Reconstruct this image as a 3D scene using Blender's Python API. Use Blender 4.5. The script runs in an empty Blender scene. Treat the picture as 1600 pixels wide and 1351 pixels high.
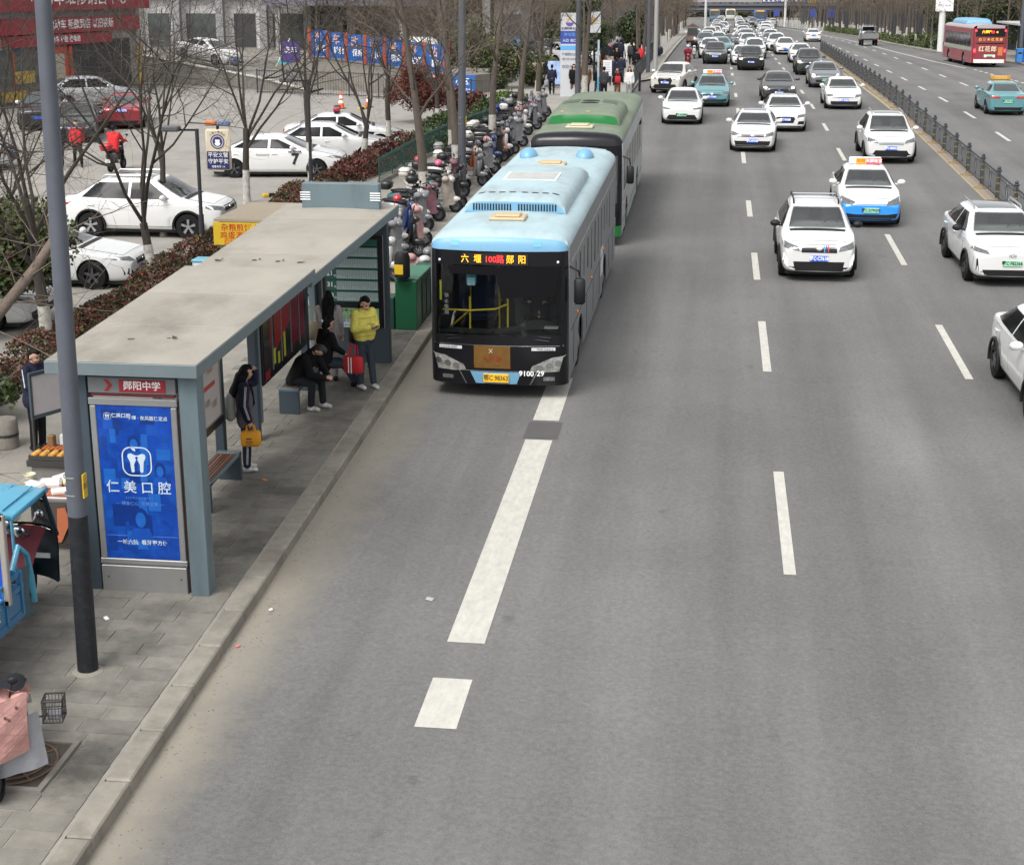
import bpy, bmesh, math, random
from math import sin, cos, pi, radians, sqrt, atan, atan2, exp, log
from mathutils import Vector as V, Matrix as MX, geometry as geo
from mathutils.bvhtree import BVHTree
random.seed(7)
S = bpy.context.scene
COL = S.collection
# ---------------------------------------------------------------- camera, light, exposure
cd = bpy.data.cameras.new('camera'); cam = bpy.data.objects.new('camera', cd); COL.objects.link(cam)
cam.location = (0, 0, 5.854); cam.rotation_euler = (pi/2 - 0.252345, 0, 0.128063)
cd.sensor_width = 36; cd.lens = 54.40; cd.shift_y = -0.0472; cd.clip_start = .1; cd.clip_end = 3000
S.camera = cam
SUN_EL, SUN_AZ = radians(52), radians(205)
W = bpy.data.worlds.new('World'); S.world = W; W.use_nodes = True
nt = W.node_tree; bg = nt.nodes['Background']
sky = nt.nodes.new('ShaderNodeTexSky'); sky.sky_type = 'NISHITA'; sky.sun_disc = False
sky.sun_elevation = SUN_EL; sky.sun_rotation = SUN_AZ; sky.air_density = 1.0; sky.dust_density = 4.0; sky.ozone_density = 1.0
hs = nt.nodes.new('ShaderNodeHueSaturation'); hs.inputs['Saturation'].default_value = .12   # the grey of an overcast sky
nt.links.new(sky.outputs[0], hs.inputs['Color']); nt.links.new(hs.outputs[0], bg.inputs['Color'])
bg.inputs['Strength'].default_value = .15
sd = bpy.data.lights.new('sun', 'SUN'); sd.energy = .9; sd.angle = radians(28); sd.color = (1, .97, .93)
sun = bpy.data.objects.new('sun', sd); COL.objects.link(sun); sun.location = (0, 0, 60)
sun.rotation_euler = (pi/2 - SUN_EL, 0, pi - SUN_AZ)
S.view_settings.view_transform = 'Standard'; S.view_settings.look = 'None'; S.view_settings.gamma = 1
S.view_settings.use_curve_mapping = False; S.view_settings.exposure = 0.92
S.cycles.max_bounces = 6; S.cycles.transparent_max_bounces = 24; S.cycles.use_denoising = True
# ---------------------------------------------------------------- ground height along the street
SL = .02713570436520798
def sp(t): return t if t > 30 else log(1 + exp(t))
def g(y): return -SL*6.024*sp((78.2856 - y)/6.024) - .18*sp((y - 150)/15)
def tilt(y): return atan((g(y + .5) - g(y - .5)))
PAVE = .15
# ---------------------------------------------------------------- materials
MATS = {}
def mat(name, col, rough=.5, metal=0, var=0, scale=6, bump=0, bscale=60, spec=.5, emit=0, dirt=None, dscale=1.5, damt=.5, coat=0, ecol=None, stretch=None, world=False):
    if name in MATS: return MATS[name]
    m = bpy.data.materials.new(name); m.use_nodes = True; MATS[name] = m
    N = m.node_tree.nodes; L = m.node_tree.links; b = N['Principled BSDF']
    c = (*col, 1)
    b.inputs['Base Color'].default_value = c; b.inputs['Roughness'].default_value = rough; b.inputs['Metallic'].default_value = metal
    b.inputs['Specular IOR Level'].default_value = spec
    if coat: b.inputs['Coat Weight'].default_value = coat; b.inputs['Coat Roughness'].default_value = .04
    if emit:
        b.inputs['Emission Color'].default_value = (*(ecol or col), 1); b.inputs['Emission Strength'].default_value = emit
    if var or dirt or bump:
        tc = N.new('ShaderNodeTexCoord'); src = N.new('ShaderNodeNewGeometry').outputs['Position'] if world else tc.outputs['Object']
        if stretch:
            mp = N.new('ShaderNodeMapping'); mp.inputs['Scale'].default_value = stretch; L.new(src, mp.inputs[0]); src = mp.outputs[0]
        out = None
        if var:
            n = N.new('ShaderNodeTexNoise'); n.inputs['Scale'].default_value = scale; n.inputs['Detail'].default_value = 6; n.inputs['Roughness'].default_value = .65
            L.new(src, n.inputs['Vector'])
            r = N.new('ShaderNodeMapRange'); r.inputs[1].default_value = .25; r.inputs[2].default_value = .75; r.inputs[3].default_value = 1 - var; r.inputs[4].default_value = 1 + var
            L.new(n.outputs[0], r.inputs[0])
            x = N.new('ShaderNodeMix'); x.data_type = 'RGBA'; x.blend_type = 'MULTIPLY'; x.inputs[0].default_value = 1
            x.inputs[6].default_value = c; L.new(r.outputs[0], x.inputs[7]); out = x.outputs[2]
        if dirt:
            n = N.new('ShaderNodeTexNoise'); n.inputs['Scale'].default_value = dscale; n.inputs['Detail'].default_value = 8; n.inputs['Roughness'].default_value = .7
            L.new(src, n.inputs['Vector'])
            r = N.new('ShaderNodeMapRange'); r.inputs[1].default_value = .48; r.inputs[2].default_value = .68; r.inputs[3].default_value = 0; r.inputs[4].default_value = damt
            L.new(n.outputs[0], r.inputs[0])
            x = N.new('ShaderNodeMix'); x.data_type = 'RGBA'; L.new(r.outputs[0], x.inputs[0])
            if out: L.new(out, x.inputs[6])
            else: x.inputs[6].default_value = c
            x.inputs[7].default_value = (*dirt, 1); out = x.outputs[2]
        if out: L.new(out, b.inputs['Base Color'])
        if bump:
            n = N.new('ShaderNodeTexNoise'); n.inputs['Scale'].default_value = bscale; n.inputs['Detail'].default_value = 4
            L.new(src, n.inputs['Vector'])
            bp = N.new('ShaderNodeBump'); bp.inputs['Strength'].default_value = bump; bp.inputs['Distance'].default_value = .02
            L.new(n.outputs[0], bp.inputs['Height']); L.new(bp.outputs[0], b.inputs['Normal'])
    return m
def glass_clear(name, tint=(.75, .82, .82), k=.08):
    if name in MATS: return MATS[name]
    m = bpy.data.materials.new(name); m.use_nodes = True; MATS[name] = m
    N = m.node_tree.nodes; L = m.node_tree.links
    t = N.new('ShaderNodeBsdfTransparent'); t.inputs[0].default_value = (*tint, 1)
    gl = N.new('ShaderNodeBsdfGlossy'); gl.inputs['Roughness'].default_value = .03
    fr = N.new('ShaderNodeFresnel'); fr.inputs[0].default_value = 1.5
    ad = N.new('ShaderNodeMath'); ad.operation = 'ADD'; ad.inputs[1].default_value = k - .04; ad.use_clamp = True
    L.new(fr.outputs[0], ad.inputs[0])
    mx = N.new('ShaderNodeMixShader'); L.new(ad.outputs[0], mx.inputs[0]); L.new(t.outputs[0], mx.inputs[1]); L.new(gl.outputs[0], mx.inputs[2])
    L.new(mx.outputs[0], N['Material Output'].inputs['Surface'])
    return m
# ---------------------------------------------------------------- mesh building
class MB:
    def __init__(s): s.v = []; s.f = []; s.m = []
    def add(s, vs, fs, mi=0, M=None):
        o = len(s.v)
        s.v += [tuple(M @ V(p)) if M else tuple(p) for p in vs]
        s.f += [tuple(i + o for i in f) for f in fs]; s.m += [mi]*len(fs); return s
    def box(s, c, d, mi=0, M=None, rz=0, b=0):
        x, y, z = d[0]/2, d[1]/2, d[2]/2
        T = MX.Translation(V(c)) @ MX.Rotation(rz, 4, 'Z')
        if M: T = M @ T
        if b <= 0:
            vs = [(i, j, k) for i in (-x, x) for j in (-y, y) for k in (-z, z)]
            fs = [(0, 1, 3, 2), (4, 6, 7, 5), (0, 4, 5, 1), (2, 3, 7, 6), (0, 2, 6, 4), (1, 5, 7, 3)]
            return s.add(vs, fs, mi, T)
        b = min(b, x*.95, y*.95, z*.95)
        vs = []; idx = {}
        for i in (-1, 1):
            for j in (-1, 1):
                for k in (-1, 1):
                    for a in range(3):
                        q = [i*x, j*y, k*z]; q2 = [i, j, k]
                        p = [q[n] - (q2[n]*b if n != a else 0) for n in range(3)]
                        idx[(i, j, k, a)] = len(vs); vs.append(p)
        fs = []
        for a in range(3):
            u, w = [(1, 2), (2, 0), (0, 1)][a]
            for sgn in (-1, 1):
                loop = []
                for (p, q) in ((-1, -1), (1, -1), (1, 1), (-1, 1)):
                    t = [0]*3; t[a] = sgn; t[u] = p; t[w] = q; loop.append(idx[(*t, a)])
                fs.append(tuple(loop if sgn > 0 else loop[::-1]))
        for a in range(3):
            u, w = [(1, 2), (2, 0), (0, 1)][a]
            for p in (-1, 1):
                for q in (-1, 1):
                    t0 = [0]*3; t0[a] = -1; t0[u] = p; t0[w] = q; t1 = list(t0); t1[a] = 1
                    l = [idx[(*t0, u)], idx[(*t1, u)], idx[(*t1, w)], idx[(*t0, w)]]
                    fs.append(tuple(l if p*q > 0 else l[::-1]))
        for i in (-1, 1):
            for j in (-1, 1):
                for k in (-1, 1):
                    l = [idx[(i, j, k, 0)], idx[(i, j, k, 1)], idx[(i, j, k, 2)]]
                    fs.append(tuple(l if i*j*k > 0 else l[::-1]))
        return s.add(vs, fs, mi, T)
    def tube(s, pts, r, n=6, mi=0, cap=True, M=None):
        pts = [V(p) for p in pts]; k = len(pts)
        if not hasattr(r, '__len__'): r = [r]*k
        vs = []; d0 = (pts[1] - pts[0]).normalized()
        up = V((0, 0, 1)) if abs(d0.z) < .9 else V((1, 0, 0))
        a = d0.cross(up).normalized()
        for i, p in enumerate(pts):
            d = (pts[min(i + 1, k - 1)] - pts[max(i - 1, 0)])
            if d.length < 1e-9: d = d0
            d.normalize(); a = (a - d*a.dot(d))
            if a.length < 1e-6: a = d.orthogonal()
            a.normalize(); b = d.cross(a)
            for j in range(n):
                t = 2*pi*j/n; vs.append(p + (a*cos(t) + b*sin(t))*r[i])
        fs = [(i*n + j, i*n + (j + 1) % n, (i + 1)*n + (j + 1) % n, (i + 1)*n + j) for i in range(k - 1) for j in range(n)]
        if cap: fs += [tuple(range(n))[::-1], tuple((k - 1)*n + j for j in range(n))]
        return s.add(vs, fs, mi, M)
    def lathe(s, prof, n=16, mi=0, M=None, axis='z', cap=True):
        vs = []
        for (r, h) in prof:
            for j in range(n):
                t = 2*pi*j/n; x, y = r*cos(t), r*sin(t)
                vs.append((x, y, h) if axis == 'z' else (h, x, y) if axis == 'x' else (y, h, x))
        k = len(prof)
        fs = [(i*n + j, i*n + (j + 1) % n, (i + 1)*n + (j + 1) % n, (i + 1)*n + j) for i in range(k - 1) for j in range(n)]
        if cap: fs += [tuple(range(n))[::-1], tuple((k - 1)*n + j for j in range(n))]
        return s.add(vs, fs, mi, M)
    def prism(s, poly, a, b, axis='y', mi=0, M=None):
        n = len(poly)
        def P(p, t): return {'y': (p[0], t, p[1]), 'x': (t, p[0], p[1]), 'z': (p[0], p[1], t)}[axis]
        vs = [P(p, a) for p in poly] + [P(p, b) for p in poly]
        fs = [tuple(range(n)), tuple(range(2*n - 1, n - 1, -1))] + [(i, n + i, n + (i + 1) % n, (i + 1) % n) for i in range(n)]
        return s.add(vs, fs, mi, M)
    def ball(s, c, r, n=10, m=6, mi=0, M=None, half=False):
        if not hasattr(r, '__len__'): r = (r, r, r)
        prof = [(sin(pi*i/m*(.5 if half else 1)), cos(pi*i/m*(.5 if half else 1))) for i in range(m + 1)]
        T = MX.Translation(V(c)) @ MX.Diagonal((r[0], r[1], r[2], 1))
        if M: T = M @ T
        return s.lathe([(max(a, 1e-4), h) for a, h in prof][::-1], n, mi, T)
    def grid(s, P, nu, nv, mi=0, M=None, flip=False):
        vs = [P(i/nu, j/nv) for i in range(nu + 1) for j in range(nv + 1)]
        fs = []
        for i in range(nu):
            for j in range(nv):
                q = (i*(nv + 1) + j, (i + 1)*(nv + 1) + j, (i + 1)*(nv + 1) + j + 1, i*(nv + 1) + j + 1)
                fs.append(q[::-1] if flip else q)
        return s.add(vs, fs, mi, M)
    def mesh(s, name, mats, smooth=None, fix=True):
        me = bpy.data.meshes.new(name); me.from_pydata(s.v, [], s.f)
        for m in (mats if isinstance(mats, (list, tuple)) else [mats]): me.materials.append(m)
        if len(me.materials) > 1: me.polygons.foreach_set('material_index', s.m)
        if fix and len(s.f) < 60000:
            bm = bmesh.new(); bm.from_mesh(me); bmesh.ops.recalc_face_normals(bm, faces=bm.faces); bm.to_mesh(me); bm.free()
        if smooth is not None:
            me.polygons.foreach_set('use_smooth', [True]*len(me.polygons)); me.set_sharp_from_angle(angle=radians(smooth))
        me.update(); return me
    def build(s, name, mats, parent=None, smooth=None, loc=None, fix=True):
        return link(name, s.mesh(name, mats, smooth, fix), parent, loc)
def link(name, me, parent=None, loc=None):
    o = bpy.data.objects.new(name, me); COL.objects.link(o)
    if parent is not None: o.parent = parent
    if loc is not None: o.location = loc
    return o
def tag(o, label, cat, group=None):
    o['label'] = label; o['category'] = cat
    if group: o['group'] = group
    return o
def thing(name, label, cat, loc=(0, 0, 0), rz=0, group=None, rx=0):
    o = bpy.data.objects.new(name, None); o.empty_display_size = .2; COL.objects.link(o)
    o.location = loc; setrot(o, rz, rx); return tag(o, label, cat, group)
def setrot(o, rz=0, rx=0, ry=0):
    o.rotation_euler = (MX.Rotation(rx, 3, 'X') @ MX.Rotation(ry, 3, 'Y') @ MX.Rotation(rz, 3, 'Z')).to_euler()
def struct(o): o['kind'] = 'structure'; return o
def stuff(o): o['kind'] = 'stuff'; return o

def dup(root, label=None, group=None, loc=None, rz=None, rx=0, skip=(), mats=None):
    """copy of a thing with copies of its parts and sub-parts, sharing their meshes"""
    r = root.copy(); COL.objects.link(r)
    if label: r['label'] = label
    if group: r['group'] = group
    if loc is not None: r.location = loc
    if rz is not None: setrot(r, rz, rx)
    def rec(src, dst):
        for ch in list(src.children):
            if ch.name.split('.')[0] in skip: continue
            c = ch.copy(); COL.objects.link(c); c.parent = dst; rec(ch, c)
    rec(root, r)
    if mats: recolour(r, mats)
    return r
def recolour(r, mats):
    """mats: {part name: material}: own paint for a copy that shares its mesh"""
    for o in [r] + list(r.children_recursive):
        m = mats.get(o.name.split('.')[0])
        if m and o.type == 'MESH' and len(o.material_slots):
            o.material_slots[0].link = 'OBJECT'; o.material_slots[0].material = m
WORK = bpy.data.scenes.new('work')   # a side scene in which modifiers and text are baked; removed at the end
def baked(*obs):
    for o in obs: WORK.collection.objects.link(o)
    vl = WORK.view_layers[0]; vl.update(); dg = vl.depsgraph
    me = bpy.data.meshes.new_from_object(obs[0].evaluated_get(dg), depsgraph=dg)
    for o in obs: WORK.collection.objects.unlink(o)
    return me
def text_mesh(s, size, name='lettering', bold=0, squash=1.0):
    c = bpy.data.curves.new(name, 'FONT'); c.body = s; c.size = size; c.align_x = 'CENTER'; c.align_y = 'CENTER'
    c.resolution_u = 2; c.offset = bold
    o = bpy.data.objects.new(name, c); me = baked(o)
    bpy.data.objects.remove(o); bpy.data.curves.remove(c)
    if squash != 1:
        for v in me.vertices: v.co.x *= squash
    me.name = name; return me
def text(s, size, m, parent, loc, rot=(pi/2, 0, 0), bold=0, name='lettering', squash=1.0):
    """flat print standing upright and read from -Y by default"""
    me = text_mesh(s, size, name, bold, squash); me.materials.clear(); me.materials.append(m)
    o = link(name, me, parent, loc); o.rotation_euler = rot; return o
def ptext(bvh, s, size, m, parent, x, z, axis='-y', off=.012, **k):
    sg = -1 if axis == '-y' else 1; best = None
    for dx in (-.5, 0, .5):
        for dz in (-.45, 0, .45):
            h, _, _, _ = bvh.ray_cast(V((x + dx*size*max(1, len(s)*.8), sg*60, z + dz*size)), V((0, -sg, 0)))
            if h and (best is None or h.y*sg > best*sg): best = h.y
    if best is None: best = 0
    return text(s, size, m, parent, (x, best + sg*off, z), rot=(pi/2, 0, 0 if sg < 0 else pi), **k)
def T3(x=0, y=0, z=0, rx=0, ry=0, rz=0):
    return MX.Translation((x, y, z)) @ MX.Rotation(rz, 4, 'Z') @ MX.Rotation(ry, 4, 'Y') @ MX.Rotation(rx, 4, 'X')
def decal_mesh(bvh, poly, axis, mats, off=.005, sp_=.08, skirt=.02, name='panel', smooth=40, back=50, span=None):
    """a thin panel that follows a body: outline poly projected along an axis ('-y' = seen from the front, 'y' rear, 'x' right side, '-x' left, 'z' from above)"""
    n = len(poly); pts = []; 
    for i in range(n):
        a, b = V(poly[i]), V(poly[(i + 1) % n]); k = max(1, int((b - a).length/sp_))
        for j in range(k): pts.append(a + (b - a)*j/k)
    nb = len(pts); x0 = min(p.x for p in pts); x1 = max(p.x for p in pts); y0 = min(p.y for p in pts); y1 = max(p.y for p in pts)
    cyc = [list(range(nb))]
    extra = []
    nx = int((x1 - x0)/sp_); ny = int((y1 - y0)/sp_)
    for i in range(1, nx):
        for j in range(1, ny):
            extra.append(V((x0 + (x1 - x0)*i/nx, y0 + (y1 - y0)*j/ny)))
    if extra:
        ins = []
        for e in extra:
            c = False; k = n - 1
            for i in range(n):
                a, b = poly[i], poly[k]
                if (a[1] > e.y) != (b[1] > e.y) and e.x < (b[0] - a[0])*(e.y - a[1])/(b[1] - a[1]) + a[0]: c = not c
                k = i
            if c: ins.append(e)
        extra = ins
    vs, _, fs, *_ = geo.delaunay_2d_cdt(pts + extra, [], cyc, 1, 1e-5)
    D = {'-y': V((0, 1, 0)), 'y': V((0, -1, 0)), 'x': V((-1, 0, 0)), '-x': V((1, 0, 0)), 'z': V((0, 0, -1))}[axis]
    out = []; hits = []
    for p in vs:
        o = {'y': V((p.x, 0, p.y)), 'x': V((0, p.x, p.y)), 'z': V((p.x, p.y, 0))}[axis[-1]] - D*back
        h, nrm, _, dist = bvh.ray_cast(o, D)
        hits.append((h, o))
    good = [h.dot(D) for h, _ in hits if h is not None]
    if not good: good = [0]
    md = sorted(good)[len(good)//2]
    for h, o in hits:
        if h is None or (span and abs(h.dot(D) - md) > span): h = o + D*(md - o.dot(D)) if h is None else o + D*(min(max(h.dot(D), md - span), md + span) - o.dot(D))
        out.append(h - D*off)
    faces = [tuple(f) for f in fs]
    # skirt along the boundary
    from collections import Counter
    ec = Counter(); 
    for f in faces:
        for i in range(len(f)): ec[tuple(sorted((f[i], f[(i + 1) % len(f)])))] += 1
    m = len(out); out2 = out + [p + D*(off + skirt) for p in out]; mi = [0]*len(faces)
    for (a, b), c in ec.items():
        if c == 1: faces.append((a, b, b + m, a + m)); mi.append(1 if isinstance(mats, (list, tuple)) and len(mats) > 1 else 0)
    mb = MB(); mb.v = [tuple(p) for p in out2]; mb.f = faces; mb.m = mi
    return mb.mesh(name, mats, smooth)
def decal(bvh, poly, axis, mats, parent, name, **k):
    return link(name, decal_mesh(bvh, poly, axis, mats, name=name, **k), parent)
def mirror(poly): return [(-x, y) for x, y in poly][::-1]
def bvh_of(objs):
    vs = []; fs = []
    for o in objs:
        me = o.data; k = len(vs); vs += [v.co.copy() for v in me.vertices]; fs += [tuple(i + k for i in p.vertices) for p in me.polygons]
    return BVHTree.FromPolygons(vs, fs)
def evaluated(o, name=None):
    """bake an object's modifiers into its mesh"""
    me = baked(o, *[m.object for m in o.modifiers if m.type == 'BOOLEAN'])
    o.modifiers.clear(); old = o.data; o.data = me
    if name: me.name = name
    bpy.data.meshes.remove(old); return o
def interp(keys, x):
    if x <= keys[0][0]: return keys[0][1]
    for (a, p), (b, q) in zip(keys, keys[1:]):
        if x <= b: return p + (q - p)*(x - a)/(b - a) if b > a else q
    return keys[-1][1]
# ---------------------------------------------------------------- shared materials
BLACK = mat('black_plastic', (.010, .010, .011), .5, spec=.3)
RUBBER = mat('tyre_rubber', (.011, .011, .012), .9, spec=.2)
ALLOY = mat('alloy', (.45, .46, .48), .3, .8)
DARKALLOY = mat('dark_alloy', (.10, .10, .11), .35, .6)
CHROME = mat('chrome', (.7, .72, .74), .15, 1)
WSGLASS = glass_clear('windscreen_glass', (.84, .90, .88), .20)
GLASS = mat('car_glass', (.105, .118, .118), .06, .55, spec=.6, var=.18, scale=1.6)
SIDEGLASS = mat('side_glass', (.006, .007, .008), .08, 0, spec=.16)
LAMP = mat('lamp_glass', (.13, .135, .14), .1, .3, spec=.8, var=.85, scale=26)
LAMPLIT = mat('lit_headlamp', (1, .84, .6), .2, emit=3.5)
DRL = mat('lit_running_lamp', (1, .97, .92), .2, emit=2.2)
TAIL = mat('tail_lamp', (.32, .015, .02), .12, spec=.8, coat=1)
TAILLIT = mat('lit_tail_lamp', (1, .03, .05), .2, emit=3)
CABIN = mat('cabin_lining', (.15, .15, .15), .85, var=.35, scale=2.5)
SEATM = mat('seat_cloth', (.26, .24, .21), .85)
WELL = mat('wheel_well', (.008, .008, .008), .9)
P_BLUE = mat('blue_plate', (.02, .10, .55), .35)
P_GREEN = mat('green_plate', (.30, .62, .40), .35)
P_YELLOW = mat('yellow_plate', (.80, .45, .02), .35)
INK_W = mat('white_ink', (.8, .8, .8), .5)
INK_K = mat('black_ink', (.015, .015, .015), .5)
def paint(name, col, rough=.22, metal=0, coat=.6, **k): return mat('paint_' + name, col, rough, metal, coat=coat, **k)
WHITE = paint('white', (.60, .60, .59), var=.03, scale=2)
PEARL = paint('pearl', (.62, .59, .54), metal=.2)
SILVER = paint('silver', (.42, .43, .44), metal=.5)
GREY = paint('grey', (.16, .17, .18), metal=.4)
KBLACK = paint('black', (.012, .012, .014))
NAVY = paint('navy', (.012, .018, .035))
TEAL = paint('teal', (.10, .25, .27), metal=.15)
RED = paint('red', (.19, .014, .022))
# ================================================================ cars
def wheel_mesh(r, w, rim, spokes=5, kind=0):
    t = MB()
    t.lathe([(r*.62, -w/2), (r*.93, -w/2), (r, -w*.36), (r, w*.36), (r*.93, w/2), (r*.62, w/2)], 22, 0, axis='x', cap=False)
    ty = t.mesh('tyre', RUBBER, 40)
    m = MB(); m.lathe([(r*.5, -w*.35), (r*.645, w*.50), (r*.66, w*.53), (r*.60, w*.53), (r*.58, w*.2), (.03, w*.18)], 22, 1, axis='x')
    for k in range(spokes):
        for dd in ((-.10, .10) if kind else (0,)):
            a = 2*pi*k/spokes + dd
            m.box((w*.36, 0, r*.33), (w*.16, r*(.10 if kind else .17), r*.56), 0, MX.Rotation(a, 4, 'X'))
    m.lathe([(r*.14, w*.25), (r*.14, w*.46), (.01, w*.47)], 10, 0, axis='x')
    return ty, m.mesh('rim', [rim, BLACK], 30)
WM = {}
def add_wheel(parent, x, y, r, w=.21, rim=ALLOY, spokes=5, kind=0, steer=0):
    k = (round(r, 3), w, rim.name, spokes, kind)
    if k not in WM: WM[k] = wheel_mesh(r, w, rim, spokes, kind)
    ty, rm = WM[k]
    o = link('wheel', ty, parent, (x, y, r)); o.rotation_euler = (0, 0, (0 if x > 0 else pi) + steer)
    link('rim', rm, o); return o
def car_body(L, Wd, H, nose, cowl, roof, tail, belt, fw, rw, r, gc=.19, roofw=.68, rail=.70, boxy=0):
    """nose: height of the bonnet edge; cowl: (y,z) foot of the windscreen; roof: (y0,y1) where it is flat; tail: (y,z) foot of the rear window"""
    yc, zc = cowl; y0, y1 = roof; yt, zt = tail
    top = [(0, nose - .13), (.04, nose - .03), (.16, nose + .01), (yc - .12, zc - .015), (yc, zc), (y0, H - .035), ((y0 + y1)/2, H), (y1, H - .045), (yt, zt), (L - .10, zt - .03 if L - yt > .25 else zt - .12), (L, zt - .14)]
    blt = [(0, nose - .20), (.16, nose - .05), (yc, zc - .055), (y1, belt + .05), (yt, zt - .05), (L - .1, zt - .09), (L, zt - .2)]
    wpl = [(0, .80), (.04, .865), (.16, .925), (.45, .975), (1.0, 1), (L - 1.0, 1), (L - .4, .965), (L - .12, .92), (L - .03, .88), (L, .82)]
    rf = [(0, .55), (.16, .70), (yc - .1, .80), (yc, .80), (y0, roofw), (y1, rail if boxy else roofw - .02), (yt, .74), (L, .70)]
    ys = sorted(set([0, .035, .16, .42, .8, yc - .14, yc + .02, yc + (y0 - yc)*.5, y0 - .06, y0 + .12, (y0 + y1)/2, y1 - .15, y1 + .04, y1 + (yt - y1)*.55, yt - .02] + ([yt + .1, (yt + L)/2] if L - yt > .25 else []) + [L - .10, L - .03, L]))
    mb = MB(); R = 7; rings = []
    for y in ys:
        w = Wd/2*interp(wpl, y); z = interp(top, y); b = min(interp(blt, y), z - .02); zb = gc + (.06 if y < .1 or y > L - .1 else 0)
        wt = Wd/2*interp(rf, y)*(w/(Wd/2))**.5
        cab = z - b > .12
        ring = [(0, zb), (w*.84, zb), (w*.95, zb + .07), (w, zb + (b - zb)*.50), (w*.985, b - (.05 if cab else .02)), ]
        if cab: ring += [(w*.93, b + .015), (wt, z - .055), (wt*.78, z - .012), (0, z)]
        else: ring += [(w*.93, b + .35*(z - b)), (wt, z - .012), (wt*.62, z), (0, z + .004)]
        R = len(ring); rings.append((y, ring))
    for y, ring in rings:
        full = ring + [(-x, z) for x, z in ring[-2:0:-1]]
        for x, z in full: mb.v.append((x, y - 0, z))
    n = 2*R - 2; ns = len(rings)
    for i in range(ns - 1):
        for j in range(n): mb.f.append((i*n + j, i*n + (j + 1) % n, (i + 1)*n + (j + 1) % n, (i + 1)*n + j))
    for base, fl in ((0, 0), ((ns - 1)*n, 1)):
        for a in range(R - 1):
            p, q = a, a + 1; pm, qm = (n - a) % n, (n - a - 1) % n
            f = [base + p, base + q, base + qm, base + pm]; u = []
            for k in f:
                if k not in u: u.append(k)
            mb.f.append(tuple(u if fl else u[::-1]))
    mb.m = [0]*len(mb.f)
    return mb
def make_car(name, label, spec, col=WHITE, group=None, lod=0, cat='car'):
    s = dict(L=4.6, W=1.82, H=1.48, nose=.78, cowl=(1.2, 1.0), roof=(2.1, 3.2), tail=(4.1, 1.03), belt=.98, r=.325, fo=.88, ro=.98, gc=.17, roofw=.66, rail=.7, boxy=0,
             head=[(.50, .62), (.93, .70), (.97, .80), (.90, .80), (.56, .73)], grille=[(-.42, .56), (.42, .56), (.46, .70), (-.46, .70)], grillem=BLACK, intake=[(-.70, .28), (.70, .28), (.74, .42), (-.74, .42)],
             tailp=[(.52, .78), (.90, .78), (.96, .92), (.55, .90)], plate=('blue', None), plz=.47, rplz=.75, mirror=None, rim=ALLOY, spokes=5, kind=0, rails=None, sunroof=0, lit=0, fog=None, two=None, litt=0, steer=0, cutx=None, trim=None, arch=0, extra=None, doors=2, stripe=None)
    s.update(spec); L, Wd, H = s['L'], s['W'], s['H']; hw = Wd/2
    root = thing(name, label, cat, group=group)
    fw, rw, r = s['fo'], L - s['ro'], s['r']
    mb = car_body(L, Wd, H, s['nose'], s['cowl'], s['roof'], s['tail'], s['belt'], fw, rw, r, s['gc'], s['roofw'], s['rail'], s['boxy'])
    mats = [col, WELL, s['two'][1] if s['two'] else col, CABIN]
    b = mb.build('body', mats, root, fix=True)
    m = b.modifiers.new('s', 'SUBSURF'); m.levels = m.render_levels = 2 if lod == 0 else 1
    b = evaluated(b, 'body')
    # wheel arches cut out of the body
    cut = MB()
    for y in (fw, rw):
        for sx in (-1, 1):
            cut.lathe([(r + .055, -.16), (r + .055, .16)], 24, 0, T3(sx*(hw - .10), y, r + .0), axis='x')
    co = cut.build('cut', [WELL]); bo = b.modifiers.new('b', 'BOOLEAN'); bo.operation = 'DIFFERENCE'; bo.object = co; bo.solver = 'EXACT'; bo.material_mode = 'TRANSFER'
    b = evaluated(b, 'body'); cm = co.data; bpy.data.objects.remove(co); bpy.data.meshes.remove(cm)
    b0 = bvh_of([b]); yc, zc = s['cowl']; y0, y1 = s['roof']; tw = s['roofw']*.90
    WS = [(-.76*hw, zc + .03), (.76*hw, zc + .03), (tw*hw, H - .10), (-tw*hw, H - .10)]
    if not lod:   # hollow the cabin out behind the windscreen, down to the top of the dashboard
        cut = MB(); P0 = [(-.74*hw, zc + .045), (.74*hw, zc + .045), (tw*hw*.975, H - .115), (-tw*hw*.975, H - .115)]
        cut.prism(P0, yc - .5, y1 - .1, 'y'); co = cut.build('cut', [CABIN]); bo = b.modifiers.new('b', 'BOOLEAN'); bo.operation = 'DIFFERENCE'; bo.object = co; bo.solver = 'EXACT'; bo.material_mode = 'TRANSFER'
        b = evaluated(b, 'body'); cm = co.data; bpy.data.objects.remove(co); bpy.data.meshes.remove(cm)
    me = b.data
    if s['two']:
        bm = bmesh.new(); bm.from_mesh(me)
        bmesh.ops.bisect_plane(bm, geom=bm.verts[:] + bm.edges[:] + bm.faces[:], plane_co=(0, 0, s['two'][0]), plane_no=(0, 0, 1))
        for f in bm.faces:
            if f.material_index == 0 and f.calc_center_median().z < s['two'][0]: f.material_index = 2
        bm.to_mesh(me); bm.free()
    me.polygons.foreach_set('use_smooth', [True]*len(me.polygons)); me.set_sharp_from_angle(angle=radians(38))
    bv = bvh_of([b])
    yt, zt = s['tail']; bl = s['belt']
    fx = lambda P: [(x*hw, z) for x, z in P]
    q = .10 if lod else .07
    # glass
    decal(b0, WS, '-y', [GLASS if lod else WSGLASS, BLACK], b, 'windscreen', off=.012, sp_=q)
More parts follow.
